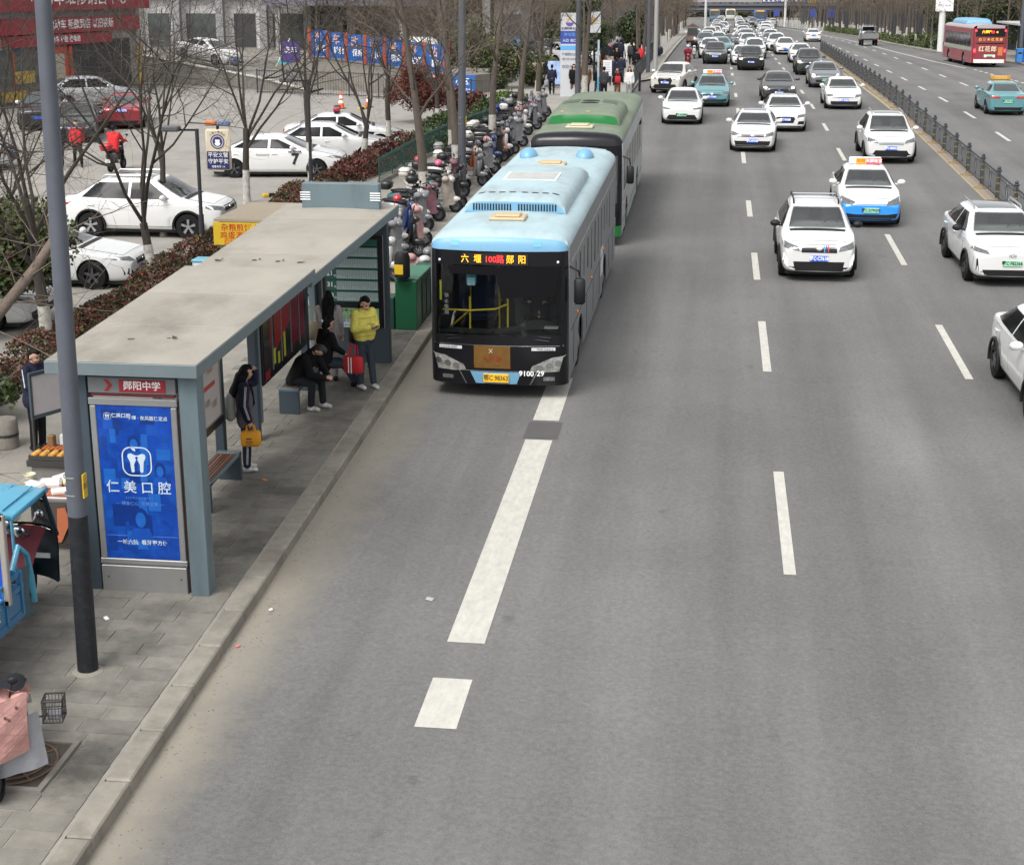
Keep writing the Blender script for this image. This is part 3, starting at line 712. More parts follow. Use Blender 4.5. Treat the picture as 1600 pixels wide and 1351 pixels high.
def green_bus():
    c = dict(bumper=M_GREEN, mask=M_MASK, band=M_MASK, glass=GLASS, roof=M_ROOFG, cap=M_MASK, side=M_SIDES, rear=M_REARK)
    root, p = make_bus('bus', 'city bus with olive green roof waiting behind the blue-roofed bus', None, c)
    F = bvh_of([p['low'], p['mask'], p['band'], p['ws'], p['cap']])
    b = decal(F, rpoly(.1, 2.60, 1.0, .14), '-y', M_LED, root, 'destination_board', off=.02, sp_=.2, span=.3); ptext(F, '12路 火车站', .11, mat('led_red_dim', (1, .03, .03), .5, emit=.5), b, .25, 2.60, off=.035)
    decal(F, [(-1.1, .56), (1.1, .56), (1.1, .80), (-1.1, .80)], '-y', M_GREEN, root, 'grille_panel', off=.008, sp_=.15, span=.35)
    ptext(F, 'OOGI', .22, INK_W, root, .72, .45, bold=.01)
    for sx in (-1, 1): decal(F, rpoly(sx*.95, .68, .30, .16), '-y', [LAMP, CHROME], root, 'headlight', off=.015, sp_=.08, span=.35)
    pl = MB().box((0, .05, .42), (.44, .02, .14)).build('number_plate', P_GREEN, root)
    side_mirror(root, 1.44, .30, 2.15); side_mirror(root, -1.44, .3, 2.15)
    for k, y in enumerate((1.1, 2.5, 3.9, 5.3, 6.7, 8.1, 9.5)): MB().box((1.252, y + .62, 1.86), (.012, 1.22, .95), b=.02).build('side_window', SIDEGLASS, root)
    MB().box((1.252, 6, 1.22), (.01, 11, .03)).box((1.252, 6, .62), (.01, 11, .05)).build('side_trim', M_GREEN, root)
    for y, z in ((1.0, 1.05), (6, 1.05)): MB().ball((1.26, y, z), .035, 8, 5).build('side_lamp', ORANGE, root, 60)
    zr = p['ze'] + .262
    ac = ac_unit(root, 2.5, 6.6, zr - .05, 2.05, .36, M_ROOFG, None); ab = bvh_of([ac])
    decal(ab, [(-.98, zr - .02), (.98, zr - .02), (.93, zr + .17), (.5, zr + .24), (-.5, zr + .24), (-.93, zr + .17)], '-y', M_GREEN, ac, 'front_fairing', off=.012, sp_=.08)
    for sx in (-1, 1): decal(ab, [(sx*.35, 5.1), (sx*.8, 4.7), (sx*.8, 5.5), (sx*.35, 5.9)], 'z', mat('ac_grille', (.05, .08, .05), .6), ac, 'grille', off=.01, sp_=.15)
    for y in (4.9, 5.5): decal(ab, [(.26*cos(t*pi/8), y + .2*sin(t*pi/8)) for t in range(16)], 'z', WELL, ac, 'fan_opening', off=.012)
    MB().box((0, 1.45, zr + .03), (.75, .6, .06), b=.02).box((0, 1.45, zr + .08), (.5, .4, .05), b=.02).build('roof_hatch', mat('tan_hatch', (.42, .38, .27), .6), root)
    for x, y in ((-.62, 2.68), (.12, 2.70)): MB().box((x, y, zr + .25), (.10, .06, .14), rz=.2).build('bracket', M_CREAM, root)
    for y in (.9, 2.1, 7.2, 9.0): MB().grid(lambda u, v: (-1.05 + 2.1*u, y + v*.015, p['ze'] + .262 - .09*abs(2*u - 1)**2.4 + .006), 10, 1).build('roof_seam', mat('green_roof_seam', (.12, .18, .11), .6), root)
    put(root, -3.62, 41.3, 0)
    return root
def red_bus():
    R_ = mat('bus_red', (.20, .022, .03), .35, coat=.3, var=.05); RS = mat('bus_side_ad', (.26, .065, .075), .4, var=.18, scale=1.2)
    c = dict(bumper=R_, mask=R_, band=M_MASK, glass=GLASS, roof=mat('pale_roof', (.33, .29, .30), .6), cap=R_, side=RS, rear=R_)
    root, p = make_bus('bus', 'red advertising bus pulling up at the far stop, seen from behind', None, c, arches=(2.6, 8.6))
    L = 12
    F = bvh_of([p['rear']]); D = lambda P, m, n, **k: decal(F, P, 'y', m, root, n, span=.3, **k)
    D(rpoly(0, 2.48, 2.1, .56), M_MASK, 'rear_window', off=.012, sp_=.2)
    y = L + .0; t = lambda s, q, m, x, z, b=.004: ptext(F, s, q, m, root, -x, z, 'y', off=.035, bold=b)
    t('六堰往', .24, LED_Y, -.30, 2.52); t('88', .24, LED_R, .12, 2.52); t('→', .24, LED_Y, .42, 2.52)
    gold = mat('gold_print', (.75, .45, .12), .4)
    for k, ch in enumerate('白酒金红花郎'): t(ch, .24, gold, -.75 + k*.30, 1.98)
    for k, ch in enumerate('红花郎'): t(ch, .42, mat('cream_print', (.8, .66, .45), .4), -.62 + k*.44, 1.30)
    D([(-1.1, 1.76), (1.1, 1.76), (.9, 1.68), (-.9, 1.68)], M_MASK, 'spoiler_grille', off=.014, sp_=.15)
    D(rpoly(-.75, 1.15, .35, .6), mat('ad_bottle', (.5, .16, .04), .5, var=.3, scale=9), 'advert_bottle', off=.012, sp_=.2)
    MB().box((.0, y - .02, .82), (.80, .03, .2), b=.02).build('plate_recess', INK_W, root); MB().box((0, y + .0, .86), (.44, .02, .14)).build('number_plate', P_GREEN, root)
    D([(-1.24, .32), (1.24, .32), (1.24, .58), (-1.24, .58)], mat('white_bumper', (.66, .64, .62), .5), 'bumper_panel', off=.012, sp_=.15)
    for sx in (-1, 1):
        D(rpoly(sx*1.08, 1.20, .14, .22), TAILLIT, 'brake_light', off=.02); D(rpoly(sx*1.08, .86, .14, .2), TAIL, 'tail_light', off=.02); D(rpoly(sx*1.05, 2.62, .12, .10), TAILLIT, 'high_light', off=.02)
    for k in range(7): MB().box((1.252, 1.1 + k*1.45 + .65, 1.92), (.012, 1.32, 1.0), b=.02).build('side_window', SIDEGLASS, root)
    MB().box((1.253, 6, 1.30), (.012, 11, .3)).build('side_band', mat('ad_band', (.30, .32, .26), .5, var=.6, scale=4), root)
    ac_unit(root, 2.0, 7.6, p['ze'] + .2, 1.9, .42, M_BLUE, None)
    put(root, 19.4, 131.1, pi + radians(2.3)); return root
# ================================================================ the setting: ground, road, markings, kerbs, paving
def ysteps(a, b):
    out = [a]; y = a
    while y < b - .01: y = min(b, y + (2 if y < 110 else 8)); out.append(y)
    return out
def sheet(name, x0, x1, ya, yb, dz, m, parent=None, nx=1):
    f0 = x0 if callable(x0) else (lambda y: x0); f1 = x1 if callable(x1) else (lambda y: x1)
    ys = ysteps(ya, yb); mb = MB()
    for y in ys:
        for i in range(nx + 1): mb.v.append((f0(y) + (f1(y) - f0(y))*i/nx, y, g(y) + dz))
    for k in range(len(ys) - 1):
        for i in range(nx): a = k*(nx + 1) + i; mb.f.append((a, a + 1, a + nx + 2, a + nx + 1))
    mb.m = [0]*len(mb.f); return mb.build(name, m, parent, fix=False)
def asphalt():
    m = mat('asphalt', (.118, .116, .113), .88, spec=.3)
    N = m.node_tree.nodes; L = m.node_tree.links; b = N['Principled BSDF']
    geo_ = N.new('ShaderNodeNewGeometry'); pos = geo_.outputs['Position']
    def noise(sc, det=5, ro=.6, vec=None, st=None):
        n = N.new('ShaderNodeTexNoise'); n.inputs['Scale'].default_value = sc; n.inputs['Detail'].default_value = det; n.inputs['Roughness'].default_value = ro
        if st:
            mp = N.new('ShaderNodeMapping'); mp.inputs['Scale'].default_value = st; L.new(pos, mp.inputs[0]); L.new(mp.outputs[0], n.inputs['Vector'])
        else: L.new(pos, n.inputs['Vector'])
        return n.outputs[0]
    def rng(x, a, b_, c, d):
        r = N.new('ShaderNodeMapRange'); r.inputs[1].default_value = a; r.inputs[2].default_value = b_; r.inputs[3].default_value = c; r.inputs[4].default_value = d; L.new(x, r.inputs[0]); return r.outputs[0]
    def mul(x, y):
        n = N.new('ShaderNodeMath'); n.operation = 'MULTIPLY'; L.new(x, n.inputs[0]); L.new(y, n.inputs[1]); return n.outputs[0]
    def mixc(f, a, c):
        x = N.new('ShaderNodeMix'); x.data_type = 'RGBA'; L.new(f, x.inputs[0])
        if isinstance(a, tuple): x.inputs[6].default_value = (*a, 1)
        else: L.new(a, x.inputs[6])
        x.inputs[7].default_value = (*c, 1); return x.outputs[2]
    grain = mul(rng(noise(70, 3, .75), .25, .75, .72, 1.28), rng(noise(16, 3, .6), .3, .7, .86, 1.14))
    speck = rng(noise(38, 2), .70, .74, 1, 1.5)
    patch = rng(noise(.22, 4), .3, .7, .86, 1.12); track = rng(noise(1.0, 4, .6, st=(.9, .03, 1)), .3, .7, .84, 1.13)
    f = mul(mul(grain, speck), mul(patch, track))
    sx = N.new('ShaderNodeSeparateXYZ'); L.new(pos, sx.inputs[0])
    wx = N.new('ShaderNodeMath'); wx.operation = 'MULTIPLY_ADD'; wx.inputs[1].default_value = 4*pi/3.8; wx.inputs[2].default_value = -1.18*4*pi/3.8; L.new(sx.outputs[0], wx.inputs[0])   # wheel paths worn into each lane
    wc = N.new('ShaderNodeMath'); wc.operation = 'COSINE'; L.new(wx.outputs[0], wc.inputs[0])
    f = mul(f, mul(rng(wc.outputs[0], -1, 1, .93, 1.03), rng(noise(.9, 5, .6, st=(1, .12, 1)), .3, .7, .94, 1.06)))
    x = N.new('ShaderNodeMix'); x.data_type = 'RGBA'; x.blend_type = 'MULTIPLY'; x.inputs[0].default_value = 1; x.inputs[6].default_value = (.130, .128, .124, 1); L.new(f, x.inputs[7])
    col = x.outputs[2]
    # silt washed along the gutter on the near side
    ad = N.new('ShaderNodeMath'); ad.operation = 'MULTIPLY_ADD'; L.new(noise(1.1, 6, .65), ad.inputs[0]); ad.inputs[1].default_value = -.9; L.new(sx.outputs[0], ad.inputs[2])
    silt = rng(ad.outputs[0], -5.75, -5.05, .85, 0)
    ytop = rng(sx.outputs[1], 40, 70, 1, 0)
    col = mixc(mul(silt, ytop), col, (.26, .235, .19))
    blot = mul(rng(noise(2.6, 3), .66, .74, 0, .55), rng(noise(.5, 2), .42, .6, 0, 1)); col = mixc(blot, col, (.075, .073, .07))
    L.new(col, b.inputs['Base Color'])
    bp = N.new('ShaderNodeBump'); bp.inputs['Strength'].default_value = .35; bp.inputs['Distance'].default_value = .01
    L.new(noise(140, 2), bp.inputs['Height']); L.new(bp.outputs[0], b.inputs['Normal'])
    return m
def kx(y): return -5.42 - .0165*(min(y, 34) - 13.5)       # road face of the near kerb
XM, XR = 9.35, 20.2
ASPH = asphalt()
LOTM = mat('lot_concrete', (.25, .237, .213), .85, var=.14, scale=1.4, dirt=(.17, .16, .145), dscale=.45, damt=.6, spec=.3, bump=.15)
PAVEM = mat('pavement_concrete', (.245, .23, .20), .85, var=.13, scale=3, dirt=(.18, .165, .145), dscale=.8, damt=.55, spec=.3)
def rk(y): return interp([(-40, 26), (95, 24.5), (112, 23.4), (124, 22.9), (134, 20.9), (150, 19.3), (175, 18.3), (215, 17.8), (245, 16.2), (285, 12.9), (330, 9.5), (420, 6)], y)   # right kerb
struct(sheet('ground', -400, 400, -60, 1500, -.03, mat('bare_ground', (.13, .12, .10), .95, var=.25, scale=.4)))
road = struct(sheet('road', lambda y: min(kx(y), -5.3) - .3 if y < 84 else -5.7 if y < 150 else -5.7, lambda y: rk(y) + .3, -40, 900, 0, ASPH, nx=4))
lot = struct(sheet('car_park', -90, -12.2, 0, 76.02, .03, LOTM))
struct(sheet('plaza_rear', -90, -12.2, 76.02, 260, .03, LOTM))
struct(sheet('plaza', -12.2, lambda y: -3.9 if y > 100 else -4.6, 76.02, 260, .12, mat('plaza_paving', (.27, .255, .23), .8, var=.12, scale=2, dirt=(.2, .19, .17), dscale=.5, damt=.5)))
# footway: concrete bed, then slabs laid on it one by one near the camera
foot = struct(sheet('pavement', -12.2, lambda y: kx(y) - .25, 0, 76, PAVE - .003, PAVEM))
def slab(w, l, h, rnd):
    b = .005; t = rnd.uniform(-.004, .004); mb = MB()
    x, y = w/2 - .0035, l/2 - .0035
    mb.v = [(-x, -y, 0), (x, -y, 0), (x, y, 0), (-x, y, 0), (-x + b, -y + b, h + t), (x - b, -y + b, h), (x - b, y - b, h - t), (-x + b, y - b, h)]
    mb.f = [(0, 1, 5, 4), (1, 2, 6, 5), (2, 3, 7, 6), (3, 0, 4, 7), (4, 5, 6, 7)]; mb.m = [0]*5; return mb
SLABM = [mat('slab_%s' % n, c, .8, var=.26, scale=3.2, dirt=(.055, .052, .047), dscale=.62, damt=.9, spec=.3, bump=.3, world=True) for n, c in (('grey', (.170, .160, .138)), ('pale', (.185, .173, .148)), ('dark', (.156, .147, .128)))]
rnd = random.Random(3); SM = [slab(.6, .3, .018, rnd).mesh('paving_slab', SLABM[i % 3], None) for i in range(6)]
HALF = slab(.45, .3, .018, rnd).mesh('paving_slab', SLABM[1], None)
rest = MB(); npv = 0
yy = 10.4; row = 0
while yy < 34:
    x = kx(yy) - .29 - (.45 if row % 2 else 0) - .3 + (.0 if row % 2 else 0)
    if row % 2: o = link('paving_slab', HALF, foot, (kx(yy) - .29 - .225, yy, g(yy) + PAVE - .013)); setrot(o, 0, tilt(yy)); npv += 1
    while x > -8.7:
        if npv < 296 and 12.4 < yy < 28 and x > -8.3 and rnd.random() < .93:
            o = link('paving_slab', rnd.choice(SM), foot, (x, yy, g(yy) + PAVE - .013 + rnd.uniform(-.003, .004))); setrot(o, rnd.uniform(-.006, .006), tilt(yy)); npv += 1
        else:
            q = slab(.6, .3, .017, rnd); rest.add(q.v, q.f, 0, MX.Translation((x, yy, g(yy) + PAVE - .013)) @ MX.Rotation(tilt(yy), 4, 'X'))
        x -= .6
    yy += .3; row += 1
stuff(rest.build('further_slabs', SLABM[0], foot))
# stains on the slabs (thin dried puddles with their own outline)
# kerb
KM = mat('kerb_granite', (.225, .207, .172), .8, var=.2, scale=4, dirt=(.10, .09, .075), dscale=.7, damt=.85, world=True)
kerb = struct(bpy.data.objects.new('kerb', None)); COL.objects.link(kerb)
ks = MB().box((0, 0, .5*.2 - .05), (.27, .975, .2), b=.018).mesh('kerb_stone', KM)
y = 6.0
while y < 75: o = link('kerb_stone', ks, kerb, (kx(y + .5) - .135, y + .5, g(y + .5))); setrot(o, .0165 if y < 34 else 0, tilt(y)); y += 1
# kerb along the right side and round the plaza mouth
def kerb_run(name, f, a, b, w=.2, step=3, sgn=1):
    mb = MB(); y = a
    while y < b:
        p, q = V((f(y), y, g(y))), V((f(y + step), y + step, g(y + step))); mid = (p + q)/2; d = q - p
        mb.box((mid.x + sgn*w/2, mid.y, mid.z + .06), (w, d.length*.995, .17), rz=atan2(-d.x, d.y)); y += step
    return struct(mb.build(name, KM))
kerb_run('right_kerb', rk, 70, 340)
kerb_run('plaza_kerb', lambda y: -4.2 if y > 100 else -4.9, 92, 250, sgn=-1)
struct(sheet('right_footway', lambda y: rk(y) + .2, lambda y: rk(y) + 60, 60, 420, .13, mat('right_footway', (.22, .21, .19), .85, var=.15, scale=1)))
# grit and crumbs lying in the gutter
gm = MB(); rg = random.Random(8)
for k in range(1100):
    y = 8 + 26*rg.random()**1.2; x = kx(y) + .03 + abs(rg.gauss(0, .33)); s = rg.uniform(.003, .008); gm.box((x, y, g(y) + s*.4), (s*2, s*1.5, s), rz=rg.uniform(0, 3))
stuff(gm.build('gutter_grit', mat('grit', (.21, .19, .155), .9, var=.5, scale=3), None, fix=False))
# markings
LINE = mat('road_paint', (.44, .43, .385), .7, var=.14, scale=9, dirt=(.27, .265, .245), dscale=16, damt=.35, stretch=(1, .4, 1))
YLINE = mat('yellow_line', (.33, .27, .14), .75, var=.12, scale=5, dirt=(.2, .18, .14), dscale=3, damt=.6)
def mark(x0, x1, y0, y1, m=LINE, dz=.006, sh=0, name='lane_dash'):
    mb = MB(); n = max(1, int((y1 - y0)/2))
    for i in range(n + 1):
        y = y0 + (y1 - y0)*i/n; mb.v += [(x0 + sh*i/n, y, g(y) + dz), (x1 + sh*i/n, y, g(y) + dz)]
    mb.f = [(2*i, 2*i + 1, 2*i + 3, 2*i + 2) for i in range(n)]; mb.m = [0]*n
    return mb.build(name, m, road, fix=False)
for a, b in ((14.66, 15.8), (16.73, 24.5), (25.58, 28.3)): mark(-2.93, -2.48, a, b, name='bus_lane_dash')
tar = mat('tar_strip', (.075, .073, .072), .8, var=.1)
mark(-2.98, -2.4, 24.55, 25.5, tar, .004, name='tar_patch')
for k in range(2): pass
# dash ends measured along each lane line
for a, b in ((19.25, 23.35), (29.2, 33.3), (37.6, 41.0), (46.6, 49.6), (58.2, 61.5), (66.5, 69.8), (76, 79), (86, 89), (96, 99)): mark(1.10, 1.26, a, b)
for a, b in ((29.1, 33.4), (39.8, 44.1), (51.5, 54.5), (59.3, 63), (69, 72), (79, 82), (89, 92)): mark(4.86, 5.01, a, b)
y = 106
while y < 300: mark(1.08, 1.25, y, y + 3.2); mark(4.84, 5.0, y, y + 3.2); y += 8
for k in range(30):
    y = 48 + k*9.0
    if y < 200: mark(12.0, 12.16, y, y + 3.3)
    if y > 60 and y < 260: mark(14.95 - .004*(y - 100), 15.12 - .004*(y - 100), y + 4, y + 7.2)
mark(8.62, 8.78, 30, 110, YLINE, name='edge_line')
for k in range(11):   # broken edge line across the bus bay
    y = 96 + k*1.9; mark(18.9 - .06*k, 19.1 - .06*k, y, y + 1.1, name='bay_dash')
pts = [(118, 17.95), (128, 17.1), (146, 16.3), (170, 15.8), (195, 15.45), (240, 14.0), (290, 11.2)]
for (a, p), (b, q) in zip(pts, pts[1:]): mark(p, p + .2, a, b, sh=q - p, name='edge_line')
# lot bays, faded yellow-white
bay = mat('bay_line', (.48, .42, .30), .8, var=.2, scale=4, dirt=(.3, .28, .25), dscale=2, damt=.8)
def lotline(a, b, w=.12):
    a, b = V((*a, 0)), V((*b, 0)); d = (b - a).normalized(); n = V((-d.y, d.x, 0))*w/2; mb = MB(); k = max(1, int((b - a).length/2))
    for i in range(k + 1):
        p = a + (b - a)*i/k; mb.v += [tuple(V((q.x, q.y, g(q.y) + .027))) for q in (p - n, p + n)]
    mb.f = [(2*i, 2*i + 1, 2*i + 3, 2*i + 2) for i in range(k)]; mb.m = [0]*k; mb.build('bay_line', bay, lot, fix=False)
for yb in (37.6, 43.5, 49.8, 56): lotline((-13.8, yb), (-19, yb - .3))
lotline((-19, 36), (-19, 58)); lotline((-22, 57), (-27.5, 72)); lotline((-20, 62), (-30, 75.5)); lotline((-23, 53), (-30, 53)); lotline((-16, 66), (-26, 75)); lotline((-14.5, 71.5), (-21, 75.8))
# far terrain closing the view behind the streets
# ================================================================ the bus shelter and what stands under it
STEEL = mat('shelter_blue_grey', (.115, .16, .178), .5, .1, var=.1, scale=3, dirt=(.07, .085, .085), dscale=2.2, damt=.55, stretch=(1, 1, .22), world=True)
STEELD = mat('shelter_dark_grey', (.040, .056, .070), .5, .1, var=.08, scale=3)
ALU = mat('aluminium_frame', (.27, .27, .265), .45, .5, var=.06)
ROOFS = [mat('roof_sheet_%s' % n, c, .75, var=.10, scale=2.2, dirt=(.105, .098, .082), dscale=.5, damt=.7, stretch=(.8, .5, 1), spec=.3, world=True) for n, c in (('grey', (.275, .255, .218)), ('beige', (.29, .27, .23)))]
POST_B = mat('poster_blue', (.006, .045, .28), .3, var=.42, scale=4.5, spec=.4, dirt=(.015, .11, .42), dscale=2.6, damt=.55)
POST_W = mat('poster_white', (.46, .54, .62), .4)
POST_P = mat('poster_pale_blue', (.10, .22, .60), .4)
SIGNRED = mat('sign_red', (.30, .014, .022), .45)
PANEL_D = mat('panel_black', (.012, .013, .015), .25)
def ring2d(pts, w):
    """flat outline band of a closed polygon in the XZ plane"""
    n = len(pts); mb = MB()
    for i, p in enumerate(pts):
        a, b = V(pts[i - 1]), V(pts[(i + 1) % n]); d = (b - a).normalized(); nn = V((-d.y, d.x))*w/2; p = V(p)
        for q in (p - nn, p + nn): mb.v.append((q.x, 0, q.y))
    mb.f = [(2*i, 2*i + 1, (2*i + 3) % (2*n), (2*i + 2) % (2*n)) for i in range(n)]; mb.m = [0]*n; return mb
def rrect(cx, cz, w, h, r, k=6):
    P = []
    for (sx, sz, a0) in ((1, 1, 0), (-1, 1, pi/2), (-1, -1, pi), (1, -1, 3*pi/2)):
        for i in range(k + 1): a = a0 + pi/2*i/k; P.append((cx + sx*(w/2 - r) + r*cos(a), cz + sz*(h/2 - r) + r*sin(a)))
    return P
def flat(poly, m, parent, name, loc, rz=0):
    mb = MB(); mb.v = [(x, 0, z) for x, z in poly]; mb.f = [tuple(range(len(poly)))]; mb.m = [0]
    o = mb.build(name, m, parent, fix=False, loc=loc); o.rotation_euler = (0, 0, rz); return o
def tooth_logo(parent, x, z, s, y):
    ring2d(rrect(0, 0, s, s*1.0, s*.30), s*.045).build('logo_frame', POST_W, parent, loc=(x, y, z), fix=False)
    th = [(-.32, .16), (-.30, .26), (-.20, .29), (-.06, .23), (0, .22), (.06, .23), (.20, .29), (.30, .26), (.32, .16), (.24, -.02), (.21, -.36), (.16, -.40), (.10, -.36), (.10, -.10), (.06, -.02), (.015, .08), (-.02, .08), (-.06, -.02), (-.10, -.10), (-.10, -.36), (-.16, -.40), (-.21, -.36), (-.24, -.02)]
    flat([(a*s, b*s) for a, b in th], POST_W, parent, 'logo_tooth', (x, y, z))
    flat([(.05*s*cos(t*pi/5), .05*s*sin(t*pi/5)) for t in range(10)], POST_B, parent, 'logo_dot', (x, y - .001, z + .13*s))
    flat([(-.22*s, .50*s), (-.12*s, .55*s), (-.04*s, .44*s), (-.03*s, .36*s), (-.12*s, .40*s)], POST_W, parent, 'logo_leaf', (x, y, z))
def shelter():
    root = thing('bus_shelter', 'long grey-roofed bus shelter with a blue advertising light box at its near end', 'bus shelter', (-6.02, 17.35, g(17.35) + PAVE))
    setrot(root, 0, tilt(22))
    B = lambda n, m, c, d, b=.006, **k: MB().box(c, d, b=b, **k).build(n, m, root)
    B('post', STEEL, (-.115, .11, 1.43), (.23, .26, 2.86)); B('post', STEELD, (-1.475, .14, 1.43), (.13, .20, 2.86))
    B('post', STEELD, (-1.62, .34, 1.43), (.10, .16, 2.86))
    mesh_ = mat('perforated_brown', (.055, .03, .03), .6, var=.5, scale=60)
    B('perforated_strip', mesh_, (-.262, .12, 1.3), (.06, .1, 2.55))
    # light box
    lb = MB(); lb.box((-.835, .14, 1.43), (1.08, .16, 2.05)); box_ = lb.build('light_box', PANEL_D, root)
    fr = MB()
    for c, d in (((-.835, .05, 2.475), (1.12, .05, .09)), ((-.835, .05, .40), (1.12, .05, .075)), ((-1.345, .05, 1.43), (.075, .05, 1.98)), ((-.325, .05, 1.43), (.075, .05, 1.98))): fr.box(c, d, b=.008)
    fr.build('frame', ALU, box_)
    ps = MB().box((-.835, .045, 1.435), (.945, .01, 1.985)).build('poster', POST_B, box_)
    for (x, z, s, q) in (('仁美口腔', 0, 0, 0),): pass
    rb = random.Random(5)
    tones = [mat('poster_tone_%d' % i, c, .3, var=.2, scale=6) for i, c in enumerate(((.008, .062, .33), (.006, .038, .22), (.012, .095, .38), (.005, .028, .17)))]
    for k in range(34):
        w, h = rb.uniform(.06, .2), rb.uniform(.08, .3); x = rb.uniform(-1.28 + w/2, -.39 - w/2); z = rb.uniform(.46 + h/2, 2.40 - h/2)
        flat(rpoly(0, 0, w, h), rb.choice(tones), ps, 'print_block', (x, .0395 - k*.00008, z))
    for x, z, s in ((-.84, .98, 1.0), (-.86, 1.95, .8), (-.55, 1.62, .7)):   # faint portraits in the print
        flat([(.10*s*cos(t*pi/8), .14*s*sin(t*pi/8)) for t in range(16)], tones[3], ps, 'print_figure', (x, .0360, z)); flat([(.065*s*cos(t*pi/8), .10*s*sin(t*pi/8) - .02) for t in range(16)], tones[2], ps, 'print_figure', (x, .0357, z)); flat([(-.17*s, -.3*s), (.17*s, -.3*s), (.10*s, -.13*s), (-.10*s, -.13*s)], tones[0], ps, 'print_figure', (x, .0354, z))
    yq = .0345
    tooth_logo(ps, -.835, 1.72, .36, yq); tooth_logo(ps, -1.17, 2.29, .085, yq)
    text('仁 美 口 腔', .172, POST_W, ps, (-.835, yq, 1.375), bold=.0015); text('R E N M E I D E N T A L', .034, POST_P, ps, (-.835, yq, 1.245)); text('— 臻善仁心  至尊至美 —', .055, POST_P, ps, (-.835, yq, 1.17))
    text('仁美口腔', .062, POST_W, ps, (-.995, yq, 2.30), bold=.001); text('十堰 · 东风医保定点', .058, POST_W, ps, (-.665, yq, 2.275), bold=.001)
    text('一城六院  看牙更方便', .068, POST_W, ps, (-.835, yq, .66), bold=.0012)
    ln = MB().box((-.835, .0385, .745), (.93, .001, .005)).build('print_line', POST_P, ps)
    # name sign over it
    sg = B('name_board', mat('sign_grey', (.16, .165, .17), .5), (-.835, .10, 2.68), (1.10, .12, .20))
    MB().box((-.70, .036, 2.68), (.58, .012, .155), b=.003).build('red_plate', SIGNRED, sg)
    text('郧阳中学', .118, INK_W, sg, (-.70, .0285, 2.68), bold=.002); flat([(-.055, .075), (0, .075), (.055, 0), (0, -.075), (-.055, -.075), (0, 0)], SIGNRED, sg, 'arrow', (-1.13, .037, 2.68))
    B('red_strip', mat('dark_red', (.10, .012, .015), .5), (-.835, .08, 2.555), (1.06, .06, .035))
    B('base_panel', ALU, (-.835, .09, .175), (1.10, .16, .35))
    for x in (-1.30, -.36): MB().ball((x, .005, .2), .012, 6, 4).build('bolt', STEELD, root)
    # roof: two runs of sheets in a fascia
    xb = lambda y: -1.82 - .030*(y + .15)
    rr = random.Random(9)
    for (a, b, ztop, xr, n) in ((-.15, 5.42, 3.02, .07, 3), (5.45, 12.1, 2.90, .02, 4)):
        for k in range(n):
            y0, y1 = a - .02 + (b - a + .04)*k/n, a - .02 + (b - a + .04)*(k + 1)/n
            ph = rr.uniform(0, 6)
            def P(u, v, y0=y0, y1=y1, xr=xr, ztop=ztop, ph=ph):
                y = y0 + (y1 - y0)*v; x = xb(y) + .008 + (xr - .016 - xb(y))*u
                e = min(1, 8*min(u, 1 - u), 8*min(v, 1 - v))
                return (x, y + .004*(1 if v > .5 else -1) * 0, ztop + .004 + e*(.020*sin(5*u + ph)*sin(3.4*v + ph) + .010))
            MB().grid(P, 14, 14).build('roof_sheet', ROOFS[(k + n) % 2], root, 50)
            if k: MB().grid(lambda u, v: (xb(y0) + .06 + (xr - .12 - xb(y0))*u, y0 - .012 + .024*v, ztop + .005 + .006*sin(pi*v)), 8, 3).build('roof_seam', ROOFS[0], root)
        f = MB(); h = .165
        f.box(((xr + xb(a))/2, a, ztop - h/2), (xr - xb(a) + .0, .06, h), b=.008); f.box(((xr + xb(b))/2, b, ztop - h/2), (xr - xb(b), .06, h), b=.008)
        f.box((xr - .03, (a + b)/2, ztop - h/2 - .002), (.06, b - a - .06, h), b=.008)
        p, q = V((xb(a), a, ztop - h/2)), V((xb(b), b, ztop - h/2)); d = q - p
        f.box((p + q)/2 + V((.03, 0, -.002)), (.06, d.length - .07, h), b=.008, rz=atan2(-d.x, d.y))
        f.build('fascia', mat('fascia_grey', (.13, .165, .175), .5, .1, var=.08, scale=4), root)
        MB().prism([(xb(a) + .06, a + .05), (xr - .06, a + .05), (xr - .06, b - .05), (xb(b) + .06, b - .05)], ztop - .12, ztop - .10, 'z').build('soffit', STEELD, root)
    # sign box standing on the far end of the roof
    sb = B('roof_sign_box', STEEL, (-.98, 11.6, 3.14), (1.50, .22, .50))
    for sx in (-1, 1):
        for k in range(4): MB().box((-.98 + sx*.68, 11.485, 3.22 - k*.045), (.20, .012, .018)).build('white_stripe', INK_W, sb)
    # far end wall with the timetable
    w = B('end_wall', STEELD, (-.70, 11.15, 1.36), (1.40, .18, 2.72), b=.012)
    B('post', STEEL, (-1.46, 11.0, 1.4), (.12, .16, 2.75))
    sc = MB().box((-.68, 11.05, 1.60), (1.20, .03, 1.78)).build('timetable', PANEL_D, w)
    GRN = mat('timetable_green', (.02, .11, .085), .4); PALE = mat('timetable_pale', (.36, .46, .45), .4); GR2 = mat('banner_green', (.25, .42, .22), .5)
    yf = 11.033
    zt = 2.42
    flat(rpoly(0, 0, 1.02, .13), GRN, sc, 'header', (-.70, yf, zt - .065)); text('十堰公交', .085, INK_W, sc, (-.95, yf - .001, zt - .065))
